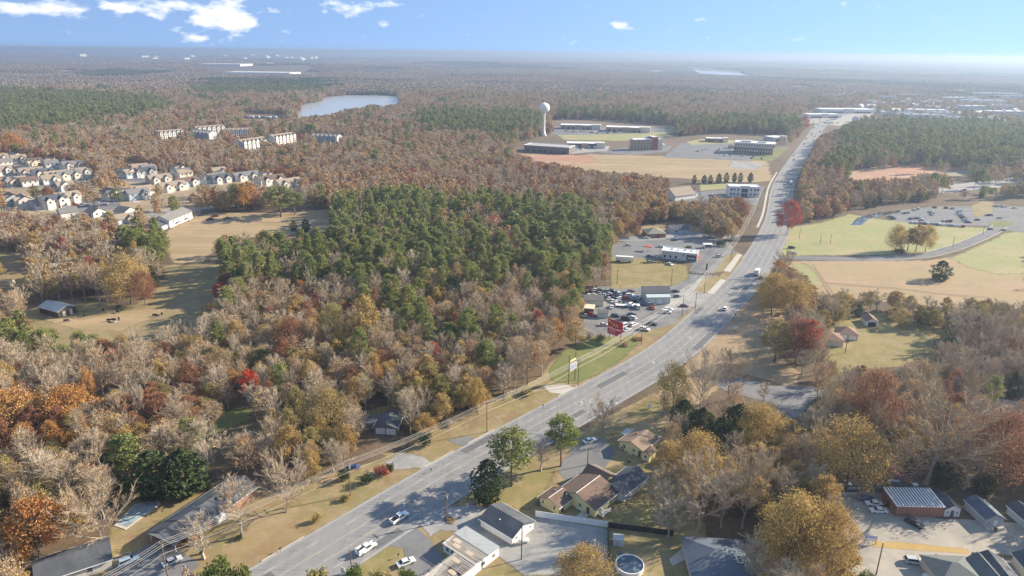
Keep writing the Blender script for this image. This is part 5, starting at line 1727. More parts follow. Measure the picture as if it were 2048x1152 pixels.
b.block(1.55, 8.5, 10.9, 23.0, 2.6, 1.5, 'y', M_white, R_dark, .4)
for u in (-3.5, 1.5):
    b.win('E', u, 1.1, 1.0, .8)
b.part('porch_roof', MB().box(8.55, 10.2, 9.6, 11.9, 2.3, 2.42).box(9.95, 10.1, 9.7, 9.85, 0, 2.3), R_dark)
b.part('step', MB().box(2.2, 4.6, -3.2, -.05, 0, .14), concrete)
b.part('bench', MB().box(.2, 2.6, -.6, -.15, .35, .45).box(.3, .4, -.55, -.2, 0, .35).box(2.4, 2.5, -.55, -.2, 0, .35), M_trim)
b.done()

b = Bld('yellow_cottage', 'small pale yellow cottage with low tan-brown roof behind the parked white sedan', 'house', 34.9, 190.6, rad(-41))
b.block(0, 8.6, 0, 9.2, 2.7, 1.5, 'y', M_yellow, mat('tan-brown shingles', (.27, .20, .145), .95, [(.35, (.21, .155, .115), .6, .42, .65), (2.0, (.32, .245, .185), .4, .5, .7)]), .4)
for u in (-2.4, 1.2):
    b.win('S', u, .9, 1.0, 1.2)
b.door('S', 3.2, .9)
for u in (-2.6, 1.8):
    b.win('E', u, 1.0, 1.2, 1.1)
b.part('chimney', MB().box(2.6, 3.2, 5.2, 5.8, 3.2, 4.6), M_brick)
b.block(8.65, 11.3, -.6, 3.4, 2.4, .9, 'y', M_yellow, R_brown, .3)
b.win('S', 0, .9, .9, 1.1)
b.part('carport_roof', MB().box(-2.6, -.1, 4.6, 9.0, 2.35, 2.45).box(-2.5, -2.4, 4.7, 4.8, 0, 2.35).box(-2.5, -2.4, 8.8, 8.9, 0, 2.35), R_metal)
b.part('step', MB().box(3.9, 5.3, -1.1, -.05, 0, .3), concrete)
b.done()

ex = np.array((math.cos(rad(-41)), math.sin(rad(-41))))
ey = np.array((-ex[1], ex[0]))
c = np.array((.71, 144.2)) - ex * 11.2
b = Bld('white_garage', 'long white garage with charcoal gable roof beside the gravel yard', 'garage', c[0], c[1], rad(-41))
b.block(0, 11.2, 0, 8.6, 2.6, 1.7, 'x', M_white, R_dark, .4)
b.win('E', -2.6, 1.2, .9, .8)
b.win('E', 3.0, 1.4, .8, .7)
b.door('E', .3, 1.0, 2.1, M_trim)
b.part('roof_vent', MB().box(4.8, 5.1, 2.0, 2.3, 3.4, 3.75), M_trim)
b.part('foundation', MB().box(-.04, 11.24, -.04, 8.64, 0, .18), M_brick)
b.done()

c = np.array((-17.08, 141.95))
b = Bld('stripped_roof_building', 'low white building with half its roof stripped to bare lumber battens', 'building', c[0], c[1], rad(-41))
b.block(.4, 12.0, 4.35, 8.2, 2.75, .25, 'x', M_white, R_metal, .25, 'shed', flip=True)
b.win('E', 0, 1.0, 1.0, 1.0)
b.b = (.4, 12.0, .1, 4.3, 2.7)
b.part('wall', MB().box(.4, 12.0, .1, .28, 0, 2.7).box(.4, .58, .3, 4.3, 0, 2.7).box(11.82, 12.0, .3, 4.3, 0, 2.7), M_white)
b.note(.4, 12, .1, 8.2, 3)
b.win('S', -4.2, 1.0, 1.2, 1.2)
b.door('S', -2.4, 1.1, 2.1, R_blue)
b.win('E', .2, 1.0, 1.5, 1.1)
slat = MB().box(0, 4.6, -.10, .10, 0, .06).mesh('batten', [M_wood])
for i in range(21):
    link('batten', slat, b.o, (.55 + i * .56, -.35 + random.uniform(-.12, .12), 2.86 + .005 * math.sin(i)), (0, -.04, math.pi / 2 + random.uniform(-.012, .012)))
raf = MB().box(0, 11.8, -.05, .05, 0, .14).mesh('rafter', [M_wood])
for yy in (-.2, 1.2, 2.7, 4.15):
    link('rafter', raf, b.o, (.3, yy, 2.71))
# the wing that runs towards the road
b.part('wall', MB().box(5.3, 5.48, -12.5, .05, 0, 2.6).box(11.9, 12.08, -12.5, .05, 0, 2.6).box(5.5, 11.88, -12.5, -12.3, 0, 2.6), M_white)
b.note(5.3, 12, -12.5, 0, 2.8)
slat2 = MB().box(0, 7.3, -.10, .10, 0, .06).mesh('batten', [M_wood])
for i in range(21):
    if i in (5, 12):
        continue
    link('batten', slat2, b.o, (5.0 + random.uniform(-.12, .12), -12.3 + i * .6, 2.80 + .004 * math.cos(i)), (0, 0, random.uniform(-.012, .012)))
raf2 = MB().box(0, 12.4, -.05, .05, 0, .14).mesh('rafter', [M_wood])
for xx in (5.4, 7.5, 9.7, 11.95):
    link('rafter', raf2, b.o, (xx, -12.45, 2.65), (0, 0, math.pi / 2))
ply = MB().box(0, 2.2, 0, 1.2, 0, .03).mesh('plywood_sheet', [mat('plywood', (.55, .44, .31), .9)])
for (xx, yy, rr) in ((1.6, 2.2, .05), (6.4, -3.0, .03), (8.6, -6.3, -.06), (7.1, 1.0, .1), (3.0, .8, .02)):
    link('plywood_sheet', ply, b.o, (xx, yy, 2.95), (0, 0, rr))
b.part('floor_slab', MB().box(.6, 11.8, .3, 4.3, 0, .08).box(5.5, 11.8, -12.3, 0, 0, .081), M_old)
b.done()

# white board fence and black mesh fence round the gravel yard
def fence(name, label, p0, p1, h, panel_w, m, pm, gapz=.05):
    p0, p1 = np.array(p0), np.array(p1)
    L = np.linalg.norm(p1 - p0)
    a = math.atan2(*(p1 - p0)[::-1])
    o = empty(name, (p0[0], p0[1], 0), a, label, 'fence')
    n = max(1, round(L / panel_w))
    w = L / n
    me = MB().box(.08, w - .08, -.03, .03, gapz, h - .08).box(.06, w - .06, -.05, .05, h - .14, h - .02).mesh('panel', [m])
    pe = MB().box(-.065, .065, -.065, .065, 0, h + .08).mesh('post', [pm])
    for i in range(n):
        link('panel', me, o, (i * w, 0, 0))
        link('post', pe, o, (i * w, 0, 0))
    link('post', pe, o, (L, 0, 0))
    return o


fence('board_fence', 'white board fence along the gravel yard', (7.1, 155.9), (26.2, 151.7), 1.95, 2.4, M_trim, M_trim)
M_mesh = mat('black screened fence', (.035, .036, .038), .8)
fence('black_fence', 'black screened fence running from the white fence into the trees', (26.5, 151.6), (43, 148.6), 1.8, 2.6, M_mesh, M_black)
fence('black_fence', 'black screened fence down the side of the gravel yard', (26.2, 151.3), (24.9, 138.5), 1.7, 2.6, M_mesh, M_black)
b = Bld('garden_shed', 'small pale metal garden shed behind the black fence', 'shed', *G(1226, 1092), rad(-8))
b.block(0, 2.6, 0, 2.4, 1.9, .45, 'x', M_block, R_metal, .1)
b.door('S', 0, 1.2, 1.6, M_greysid)
b.done()
o = empty('pallet_steps', (*G(1240, 1108), 0), rad(80), 'dark wooden pallets laid in a row beside the round pool', 'pallets')
for i in range(5):
    MB().box(-1.6 + i * .0, -1.6, 0, 0, 0, 0)
    link('pallet', MB().box(0, .8, -.7, .7, .02, .14).mesh('pallet', [M_old]), o, (-i * 1.05, 0, 0))
x, y = G(1259, 1136)
o = empty('round_pool', (x, y, 0), 0, 'round above-ground swimming pool with white wall', 'pool')
MB().lathe([(3.45, 0), (3.5, 1.25), (3.55, 1.3), (3.3, 1.3), (3.28, .6)], 28).build('pool_wall', M_trim, o)
MB().lathe([(3.27, .61), (3.27, 1.02), (.01, 1.021)], 28).build('pool_water', mat('dark pool cover', (.04, .07, .10), .2, [(.7, (.28, .33, .36), .8, .52, .66)], spec=.6), o)
o = empty('propane_tank', (*G(1047, 1087), 0), rad(20), 'white propane tank beside the white garage', 'tank')
MB().lathe([(.02, -1.5), (.45, -1.3), (.6, -1.0), (.6, 1.0), (.45, 1.3), (.02, 1.5)], 14).build('tank_body', M_white_paint, o, (0, 0, .95), (0, math.pi / 2, 0), True)
MB().box(-.9, -.7, -.4, .4, 0, .4).box(.7, .9, -.4, .4, 0, .4).build('cradle', concrete, o)

b = Bld('blue_roofed_house', 'house with slate-blue hip roof behind the small leafless trees', 'house', *G(1383, 1168), rad(-3))
b.block(0, 14.5, 0, 13, 2.8, 2.4, 'x', M_cream, R_blue, .5, 'hip')
for u in (-4, 0, 4):
    b.win('S', u, 1, 1.2, 1.2)
b.done()
sheet('patio', [(1338, 1118), (1385, 1080), (1385, 1112), (1345, 1132)], .06, concrete, .2, 2)

# long brick house on the woods side
a_ = rad(63.5)
b = Bld('long_brick_house', 'long low brick house with dark roof and open carport', 'house', -92.6, 144.6, a_)
b.block(4.8, 27.0, -9.6, 0, 2.7, 1.7, 'x', M_brick, R_dark, .5)
b.win('S', -7.5, .9, 1.4, 1.2)
b.win('S', 3.2, .9, 1.4, 1.2)
b.door('S', -1.5, 1.0, 2.05, M_trim)
b.part('bay_window', MB().box(12.4, 16.2, -10.6, -9.62, .4, 2.3), M_white)
b.part('chimney', MB().box(18.0, 19.2, -8.2, -7.2, 3.0, 5.6), M_brick)
b.block(.2, 4.75, -9.6, 0, 2.7, 1.7, 'x', M_brick, R_dark, .5, z0=2.3)
for yy in (-9.4, -4.8, -.2):
    b.part('carport_post', MB().box(.25, .4, yy - .07, yy + .07, 0, 2.3), M_trim)
b.part('gable_panel', MB().faces([(-.26, -9.6, 2.62), (-.26, 0, 2.62), (-.26, -4.8, 4.25)], [(0, 2, 1)]), M_trim)
b.done()
o = empty('swimming_pool', (0, 0, 0), 0, 'pale covered swimming pool terrace behind the long brick house', 'pool')
pts = [G(228, 1052), G(251, 1060), G(322, 1008), G(318, 998), G(268, 1010)]
MB().prism(pts, .02, .16).build('pool_deck', concrete, o)
inner = [tuple(np.array(p) * .86 + np.mean(pts, 0) * .14) for p in pts]
MB().poly([(q[0], q[1], .175) for q in inner]).build('pool_cover', mat('pale pool cover', (.34, .42, .45), .5, [(.35, (.20, .255, .28), .85, .45, .6), (1.5, (.42, .48, .5), .5, .5, .7)]), o)

b = Bld('dark_roofed_house', 'cream house with charcoal roof below the large orange tree', 'house', *G(78, 1185), rad(33))
b.block(0, 15, 0, 9, 2.8, 1.9, 'x', M_cream, R_dark, .5)
b.win('E', -1.5, 1.0, 1.3, 1.2)
b.win('S', -4, 1.0, 1.3, 1.2)
b.win('S', 3, 1.0, 1.3, 1.2)
b.part('deck', MB().box(10.5, 14.5, 9.1, 11.8, .6, .75).box(10.6, 10.7, 11.6, 11.7, 0, 1.6).box(14.3, 14.4, 11.6, 11.7, 0, 1.6).box(10.5, 14.5, 11.7, 11.8, 1.5, 1.6), mat('new lumber', (.58, .42, .22), .9))
b.done()
o = empty('raised_bed', (*G(207, 1130), 0), rad(35), 'timber-edged raised garden bed beside the driveway', 'garden bed')
MB().box(0, 6, 0, .2, 0, .3).box(0, 6, 1.2, 1.4, 0, .3).box(0, .2, .21, 1.19, 0, .3).box(5.8, 6, .21, 1.19, 0, .3).build('timber_edge', M_wood, o)
MB().box(.2, 5.8, .2, 1.2, .02, .2).build('bed_soil', litter, o)

b = Bld('old_shed', 'old dark shed with two white doors at the wood edge', 'shed', *G(749, 868), rad(-4))
b.block(0, 7.6, 0, 8.5, 2.5, 1.7, 'y', M_old, R_dark, .35)
for u in (-1.75, 1.75):
    b.door('S', u, 3.1, 2.2, M_block, name='garage_door')
b.block(-5.5, -.1, 2.2, 7.5, 2.0, .5, 'x', M_old, R_dark, .2, 'shed')
b.done()
b = Bld('pump_house', 'tiny white pump house half hidden in the wood', 'shed', *G(549, 838), 0)
b.block(0, 1.9, 0, 1.9, 1.9, .4, 'x', M_white, R_white, .1)
b.done()

# ------------------------------------------------------------------ car park corner
b = Bld('brick_building', 'flat-roofed brick building with black and white striped metal roof', 'building', 106.2, 157.6, rad(-1))
b.block(0, 12.8, 0, 7.6, 3.35, .5, 'x', M_brick, R_white, .25, 'shed')
strip = MB().box(-.2, .2, -.15, 7.9, 0, .02).mesh('roof_strip', [mat('dark roof strip', (.17, .19, .205), .5)])
for i in range(15):
    link('roof_strip', strip, b.o, (.55 + i * .835, -.02, 3.565), (math.atan2(.5, 7.6), 0, 0))
b.door('W', 0, 1.0, 2.1)
b.done()
b = Bld('white_shed', 'small white gabled shed beside the brick building', 'shed', 119.7, 157.8, rad(-2))
b.block(0, 4.2, 0, 6.2, 2.4, 1.3, 'y', M_white, R_dark, .25)
b.door('S', 0, .9, 2.0, R_blue)
for u in (-1.3, 1.3):
    b.win('S', u, 1.0, .6, .8)
b.done()
b = Bld('grey_cabin', 'grey gabled cabin with dark blue roof beyond the white shed', 'cabin', 128.0, 153.6, rad(2))
b.block(0, 5.2, 0, 8.2, 2.5, 1.5, 'y', M_greysid, R_blue, .3)
b.door('S', .4, 1.0, 2.0, M_trim)
b.win('S', -1.5, 1.0, .7, .8)
b.part('porch', MB().box(0, 5.2, -1.6, -.05, 0, .3), M_wood)
b.done()
b = Bld('grey_cabin', 'grey cabin at the end of the row by the fence', 'cabin', 138.5, 152.6, rad(3))
b.block(0, 5.2, 0, 7, 2.4, 1.4, 'y', M_bluegrey, R_dark, .3)
b.done()
b = Bld('red_roofed_barn', 'barn with rusty red metal roof under the golden trees', 'barn', *G(1742, 985), rad(-6))
b.block(0, 10.5, 0, 13, 3.6, 2.6, 'y', M_old, R_red, .5)
b.part('gable_light', MB().box(3.6, 6.8, -.6, -.5, 4.6, 5.2), M_bluegrey)
b.done(shield=False)
b = Bld('blue_gabled_house', 'dark green-grey roofed house at the bottom of the car park', 'house', *G(1882, 1172), rad(-2))
MG = mat('green-grey shingles', (.17, .185, .175), .95, [(.35, (.13, .145, .14), .6, .42, .65), (2.0, (.21, .225, .21), .4, .5, .7)])
b.block(-1.5, 8.8, -2, 7.0, 2.8, 2.2, 'x', M_cream, MG, .5, 'hip')
b.block(8.9, 14, -1, 6.2, 2.8, 1.9, 'y', M_cream, MG, .5)
b.part('porch_rail', MB().box(-3, -1.7, -2, 3, .9, 1.0).box(-3, -2.9, -2, 3, .0, .9), M_trim)
b.done()
b = Bld('long_roofed_house', 'cream house with long charcoal gable beside the green-grey roof', 'house', *G(2008, 1190), rad(-6))
b.block(-3, 3.8, -6, 9.5, 2.8, 1.9, 'y', M_cream, R_dark, .4)
b.win('W', 0, 1, 1.2, 1.2)
b.done()
b = Bld('long_roofed_house', 'second charcoal-roofed house at the corner of the car park', 'house', *G(2090, 1178), rad(-6))
b.block(-3, 4, -6, 8.5, 2.8, 1.9, 'y', M_cream, R_dark, .4)
b.done()
fence('timber_fence', 'low timber fence across the lower car park', G(1942, 1112), G(2100, 1122), 1.2, 2.4, M_old, M_pole)
fence('timber_fence', 'low timber fence behind the parked pickup', G(1668, 993), G(1745, 988), 1.0, 2.2, M_wood, M_pole)
b = Bld('portable_toilet', 'tall narrow blue cabinet behind the brick building', 'cabinet', *G(1825, 985), rad(4))
b.block(0, 1.2, 0, 1.2, 2.3, .2, 'x', mat('blue plastic', (.25, .36, .50), .5), M_trim, .05)
b.done()

# ------------------------------------------------------------------ car yard, restaurant and neighbours
b = Bld('repair_shop', 'pale green metal repair shop with charcoal roof in the car yard', 'workshop', 68.2, 323.8, rad(4))
b.block(0, 13.0, 3.2, 12.5, 5.0, 1.9, 'x', M_green, mat('dark grey metal roof', (.125, .125, .13), .6, [(.3, (.10, .10, .105), .6, .45, .65)]), .3)
b.block(0.02, 12.0, 0, 3.15, 3.6, .9, 'x', M_green, mat('pale green roof', (.56, .62, .58), .6), .15, 'shed')
b.door('S', -3.4, 2.6, 2.4, M_trim, name='garage_door')
b.door('S', 0.4, 2.6, 2.4, M_trim, name='garage_door')
b.part('gable_trim', MB().box(13.02, 13.12, 3.0, 12.7, 4.9, 5.05), M_trim)
b.done()
b = Bld('long_storage_shed', 'long grey-roofed storage shed under the gold trees in the car yard', 'shed', *G(1168, 612), rad(-4))
b.block(0, 9.6, 0, 7, 3.2, 1.6, 'x', M_cream, R_grey, .3)
b.done()
b = Bld('tin_shed', 'small tin shed with white wall in front of the storage shed', 'shed', *G(1195, 636), rad(-6))
b.block(0, 4.8, 0, 4.2, 2.6, .9, 'x', M_green, R_grey, .3)
b.done()
b = Bld('lean_to', 'cream lean-to sheltering a red truck in the car yard', 'shed', *G(1168, 628), rad(-12))
b.block(0, 4.6, 0, 4.0, 3.0, .6, 'x', M_old, mat('cream metal roof', (.78, .68, .50), .6), .3, 'shed')
b.done()
b = Bld('drive_through_restaurant', 'flat white restaurant with brown panel and orange front', 'restaurant', *G(1322, 517), rad(-20))
b.block(0, 21.5, 0, 9.5, 4.9, 0, 'x', mat('grey restaurant wall', (.58, .57, .55), .8), R_white, .2, 'flat')
b.panel('brown_panel', 'S', 7.3, .4, 5.6, 3.6, mat('dark brown panel', (.12, .10, .095), .7), .12)
b.panel('orange_panel', 'E', 0, .3, 6.6, 4.9, mat('orange stucco', (.68, .22, .10), .8, [(.6, (.75, .36, .20), .5, .45, .65)]), .15)
b.panel('canopy', 'E', -1.2, 2.4, 4.5, .35, mat('red awning', (.60, .08, .07), .6), 1.2)
for u in (-8.6, -5.2, -1.8):
    b.win('S', u, 1.0, 1.3, 1.6, False)
for u in (5.8, 7.2, 8.6):
    b.panel('wall_lettering', 'S', u, 1.6, .9, .8, M_trim, .16)
b.panel('wall_emblem', 'S', 2.6, 3.3, 1.0, .8, M_redpanel, .1)
for (xx, yy, s_) in ((5, 5, 1.2), (9, 3.5, .9), (13, 6, 1.3), (17, 4, 1.0)):
    b.part('roof_unit', MB().box(xx, xx + s_, yy, yy + s_, 5.05, 5.9), M_steel)
b.done()
o = empty('menu_canopy', (*G(1296, 502), 0), rad(-20), 'red and white drive-through canopy behind the restaurant', 'canopy')
MB().box(-2.4, 2.4, -1.5, 1.5, 2.9, 3.4).build('canopy_roof', mat('red canopy', (.62, .10, .09), .6), o)
for xx in (-1.9, 1.9):
    MB().box(xx - .12, xx + .12, -.12, .12, 0, 2.9).build('post', M_trim, o)
b = Bld('brick_ranch_house', 'brown ranch house with hip roof behind the restaurant street', 'house', *G(1295, 476), rad(8))
b.block(0, 13, 0, 12, 2.9, 2.6, 'x', M_brick, mat('olive grey shingles', (.26, .26, .20), .95, [(.3, (.20, .20, .16), .6, .42, .65)]), .5, 'hip')
b.win('S', -3, .9, 1.4, 1.3)
b.door('S', 1, 1.1)
b.done()
b = Bld('shaded_house', 'dark-roofed house half hidden behind the brown ranch house', 'house', *G(1342, 468), rad(12))
b.block(0, 14, 0, 10, 2.9, 2.2, 'x', M_bluegrey, R_dark, .5)
b.win('S', -3, .9, 1.4, 1.3, False)
b.done()
b = Bld('bus_shelter', 'white carport frame beside the restaurant street', 'carport', *G(1408, 497), rad(5))
for xx in (0, 5.4):
    for yy in (0, 3):
        b.part('post', MB().box(xx, xx + .15, yy, yy + .15, 0, 2.6), M_trim)
b.part('roof', MB().box(-.2, 5.8, -.2, 3.4, 2.6, 2.75), M_trim)
b.note(0, 5.5, 0, 3, 2.6)
b.done()
b = Bld('freight_trailer', 'long white freight trailer parked beside the restaurant lot', 'trailer', *G(1231, 524), rad(-10))
b.part('box', MB().box(0, 10.5, 0, 2.5, 1.05, 3.6), M_white)
b.part('chassis', MB().box(.3, 10.2, .3, 2.2, .75, 1.04), M_black)
for xx in (1.0, 2.2, 8.8):
    for yy in (.02, 2.2):
        b.part('wheel', MB().tube((xx, yy, .48), (xx, yy + .28, .48), .48, .48, 12), M_black)
b.note(0, 10.5, 0, 2.5, 3.6)
b.done()

b = Bld('white_office_villa', 'white two-storey building with black windows beside the highway', 'office', *G(1457, 393), rad(-5))
b.block(0, 27, 0, 13, 8.8, 0, 'x', M_white, R_white, .2, 'flat')
for z in (1.4, 5.4):
    for u in (-11.5, -8.9, -5.6, 5.6, 8.9, 11.5):
        b.win('S', u, z, 1.5, 2.0, False)
    for u in (-3.5, 0, 3.5):
        b.win('E', u, z, 1.4, 2.0, False)
b.panel('glass_entrance', 'S', 0, .3, 5.6, 7.2, M_glass, .12)
b.panel('entrance_canopy', 'S', 0, 3.6, 6.4, .4, M_trim, 1.6)
b.part('raised_parapet', MB().box(9.5, 17.5, -.12, .25, 8.9, 10.0), M_white)
b.done()
b = Bld('tan_roofed_lodge', 'large house with tan hip roof and white gable by the office villa', 'house', *G(1350, 402), rad(32))
b.block(0, 24, 0, 16, 4.2, 5.5, 'x', M_white, R_tan, .6)
b.block(24.1, 30, 3, 12, 4.2, 3.6, 'y', M_white, R_tan, .5)
for u in (-6, 0, 6):
    b.win('S', u, 1.2, 1.6, 1.8, False)
for u in (-3, 3):
    b.win('E', u, 1.2, 1.4, 1.8, False)
b.done()

b = Bld('office_building', 'three-storey office with cream top floor and tan brick base', 'office', *G(1467, 306), rad(-21))
b.block(0, 47, 0, 26, 8.6, 0, 'x', M_tanbrick, R_white, .2, 'flat')
low = b.b
for z in (1.0, 5.0):
    for i in range(15):
        b.win('S', -22.4 + i * 3.2, z, 1.7, 2.3, False, b=low)
    for i in range(6):
        b.win('E', -10 + i * 4, z, 1.7, 2.3, False, b=low)
b.block(-.12, 49.12, -.12, 26.12, 13.4, 0, 'x', M_cream, R_white, .2, 'flat', z0=8.75)
for i in range(15):
    if i % 3 != 2 or True:
        b.win('S', -22.4 + i * 3.2, 9.8, 1.7, 2.3, False)
for i in range(6):
    b.win('E', -10 + i * 4, 9.8, 1.7, 2.3, False)
b.panel('entrance_canopy', 'S', 0, 3.8, 12, .6, M_trim, 3.0, b=low)
b.part('roof_screen', MB().box(8, 20, 8, 18, 13.6, 15.4), M_greysid)
b.part('roof_screen', MB().box(28, 38, 9, 17, 13.6, 14.8), M_steel)
b.done()
b = Bld('small_pavilion', 'small brick pavilion beside the three-storey office', 'pavilion', *G(1456, 297), rad(-14))
b.block(0, 8, 0, 7, 3.4, 1.8, 'x', M_tanbrick, R_grey, .4, 'hip')
b.done()
b = Bld('hotel', 'tan and dark red five-storey hotel block below the shops', 'hotel', *G(1267, 301), rad(12))
b.block(0, 26, 0, 15, 13.5, 0, 'x', M_tanbrick, R_white, .2, 'flat')
for k in range(4):
    for i in range(6):
        b.win('S', -10.5 + i * 4.2, 1.4 + k * 3.1, 1.5, 1.6, False)
b.block(26.1, 33, -1.0, 16, 16.5, 0, 'x', M_redpanel, R_white, .2, 'flat')
b.block(33.1, 40, 0, 40, 13.5, 0, 'x', M_cream, R_white, .2, 'flat')
b.part('porte_cochere', MB().box(40.2, 50, 12, 22, 4.6, 5.6).box(49, 49.6, 12.5, 13.1, 0, 4.6).box(49, 49.6, 21, 21.6, 0, 4.6), M_cream)
b.done()
for (px, py, w_, d_, h_, rz, wm, lab) in [(1121, 258, 66, 24, 6.5, -8, M_tanbrick, 'long low shop with white roof nearest the water tower'), (1212, 263, 70, 26, 7, -12, M_tanbrick, 'long low shop with white roof beyond the hotel'),
                                         (1134, 296, 50, 22, 6.0, -4, M_glass, 'glass-fronted white dealership below the shops'), (1048, 303, 60, 26, 8.0, -22, M_old, 'large grey industrial shed half hidden by trees'),
                                         (1412, 284, 30, 16, 5, -10, M_brick, 'low brick shop behind the office car park'), (1548, 284, 26, 22, 6, 24, M_greysid, 'dark pitched shop between the office and the highway')]:
    b = Bld('commercial_building', lab, 'shop', *G(px, py), rad(rz))
    b.block(0, w_, 0, d_, h_, 0, 'x', wm, R_white if wm is not M_old else mat('pale grey roof', (.42, .40, .38), .85), .2, 'flat')
    for i in range(int(w_ / 8)):
        b.panel('shopfront', 'S', -w_ / 2 + 5 + i * 8, .4, 4.6, 3.0, M_glass if wm is not M_glass else M_greysid, .1)
    if wm is not M_old:
        b.part('end_tower', MB().box(w_ * .78, w_ + .1, -.5, d_ * .5, .1, h_ + 1.6), M_cream)
        b.part('entrance_bay', MB().box(w_ * .38, w_ * .56, -1.2, -.06, .1, h_ + .8), M_tanbrick)
    b.done(shield=wm is not M_old)

# water tower
x, y = G(1087, 272)
o = empty('water_tower', (x, y, 0), 0, 'white ball-topped water tower standing over the trees', 'water tower')
prof = [(4.6, 0), (3.2, 3), (2.2, 7), (1.95, 12), (1.9, 26), (2.3, 28.5), (3.2, 29.6)]
MB().lathe(prof, 24).build('pedestal', M_white_paint, o, smooth=True)
ball = [(3.1 + 0.0, 29.4)]
for i in range(1, 17):
    t = -math.pi / 2 + .42 + (math.pi - .42) * i / 16
    ball.append((7.9 * math.cos(t) + .01, 35.4 + 6.4 * math.sin(t)))
MB().lathe(ball, 32).build('tank', M_white_paint, o, smooth=True)
MB().lathe([(.5, 41.7), (.5, 42.6), (.05, 42.8)], 8).build('vent', M_white_paint, o)
o.scale = (1.08, 1.08, 1.17)
SHIELD.append((1072, 1102, 200, 268, math.hypot(x, y)))
BLOCKED.append((x, y, 9))

# ------------------------------------------------------------------ barn and pasture
b = Bld('pole_barn', 'open-fronted grey pole barn beside the cattle pasture', 'barn', -225.2, 303.4, rad(-26))
b.block(0, 14.6, 0, 8.6, 3.2, 1.7, 'x', M_old, R_metal, .5, z0=0)
for i in range(5):
    b.panel('stall_panel', 'E', -3.2 + i * 1.6, .1, 1.2, 2.6, M_cream if i % 2 else M_door, .06)  # dark panels painted as shaded openings, cream ones between
for i in range(5):
    b.panel('stall_panel', 'S', -5.6 + i * 2.8, .1, 2.2, 2.5, M_door, .06)  # dark panels on the closed wall stand for shade inside the stalls
b.done()
b = Bld('white_greenhouse', 'long white-roofed shed inside the round wood', 'shed', *G(78, 548), rad(15))
b.block(0, 18, 0, 7, 3, 1.5, 'x', M_white, R_white, .3)
b.done(shrink=.3)
b = Bld('field_shelter', 'tiny cream shelter at the edge of the shaded pasture', 'shed', *G(2, 572), 0)
b.block(0, 5, 0, 4, 2.4, .6, 'x', M_cream, R_tan, .2)
b.done()
M_cow = mat('black hide', (.02, .018, .017), .7)


def cow_mesh():
    """A grazing cow: trunk, neck, head, legs and tail as one lofted body."""
    mb = MB()
    secs = [(-1.05, .18, .22, 1.12), (-.95, .34, .40, 1.05), (-.5, .40, .46, .98), (0, .42, .48, .95), (.5, .38, .46, .98), (.85, .28, .38, 1.02), (1.15, .18, .26, .90), (1.4, .14, .17, .62), (1.55, .13, .15, .45), (1.8, .08, .10, .25)]
    n = 8
    pts, fs = [], []
    for (x, w, h, z) in secs:
        pts += [(x, w * math.cos(2 * math.pi * i / n), z + h * math.sin(2 * math.pi * i / n)) for i in range(n)]
    for k in range(len(secs) - 1):
        fs += [(k * n + i, k * n + (i + 1) % n, (k + 1) * n + (i + 1) % n, (k + 1) * n + i) for i in range(n)]
    fs += [tuple(range(n - 1, -1, -1)), tuple((len(secs) - 1) * n + i for i in range(n))]
    mb.faces(pts, fs)
    for (x, y, bend) in ((.7, .2, -.04), (.7, -.2, -.04), (-.8, .22, .1), (-.8, -.22, .1)):
        mb.tube((x, y, .8), (x - bend, y, .42), .13, .075, 6)
        mb.tube((x - bend, y, .42), (x, y, 0), .07, .065, 6)
    mb.tube((-1.1, 0, 1.2), (-1.2, 0, .5), .03, .05, 5)
    for sy in (-1, 1):
        mb.tube((1.45, .1 * sy, .62), (1.42, .27 * sy, .66), .05, .02, 5)
    return mb.mesh('cow', [M_cow], True)


cow = cow_mesh()
for i, (px, py, r, lab) in enumerate([(133, 644, .4, 'black cow nearest the barn track'), (207, 623, 2.0, 'black cow highest up the pasture by the wood'), (237, 617, 1.2, 'black cow standing alone below the russet tree'), (236, 626, 2.6, 'second black cow below the russet tree'),
                                      (219, 643, .2, 'black cow in front of the feeder'), (228, 642, 3.0, 'black cow behind the feeder'), (238, 640, 2.2, 'black cow at the end of the feeder'), (310, 633, .1, 'black cow lying in the tree shade'),
                                      (324, 630, 1.9, 'black cow standing in the tree shade'), (172, 633, 1.1, 'brown-lit cow between the barn and the feeder'), (244, 622, .7, 'black calf beside the pasture path')]):
    x, y = G(px, py)
    o = link('cow', cow, None, (x, y, 0), (0, 0, r), (1, 1, 1) if 'calf' not in lab else (.7, .7, .7))
    tag(o, lab, 'cow', 'cattle in the pasture')
o = empty('hay_feeder', (*G(228, 644), 0), .3, 'low metal hay feeder among the cows', 'feeder')
MB().lathe([(1.2, 0), (1.25, .7), (1.1, .7), (1.05, .02)], 14).build('ring', M_steel, o)
MB().lathe([(.9, .03), (.8, .5), (.02, .6)], 10).build('hay', tan_field, o)

b = Bld('white_farmhouse', 'large white house with long grey gable roof beside the tan field', 'house', -255.5, 466.5, rad(-5))
b.block(0, 13, 4, 34, 5.2, 3.2, 'y', M_white, R_grey, .5)
for u in (-10, -5, 0, 5, 10):
    b.win('E', u, 3.2, 1.3, 1.3, False)
for u in (-6, 6):
    b.part('side_porch', MB().box(13.05, 15.6, 19 + u - 1.6, 19 + u + 1.6, 2.2, 2.5).box(15.3, 15.5, 19 + u - 1.5, 19 + u - 1.3, 0, 2.2), R_dark)
b.block(1.5, 11.5, -3.5, 3.95, 3.0, 2.2, 'y', M_white, R_dark, .4)
b.win('S', -2, 1.0, 1.2, 1.2, False)
b.done()
fence('white_fence', 'white board fence along the big white farmhouse', G(312, 461), G(366, 441), 1.9, 3.0, M_trim, M_trim)

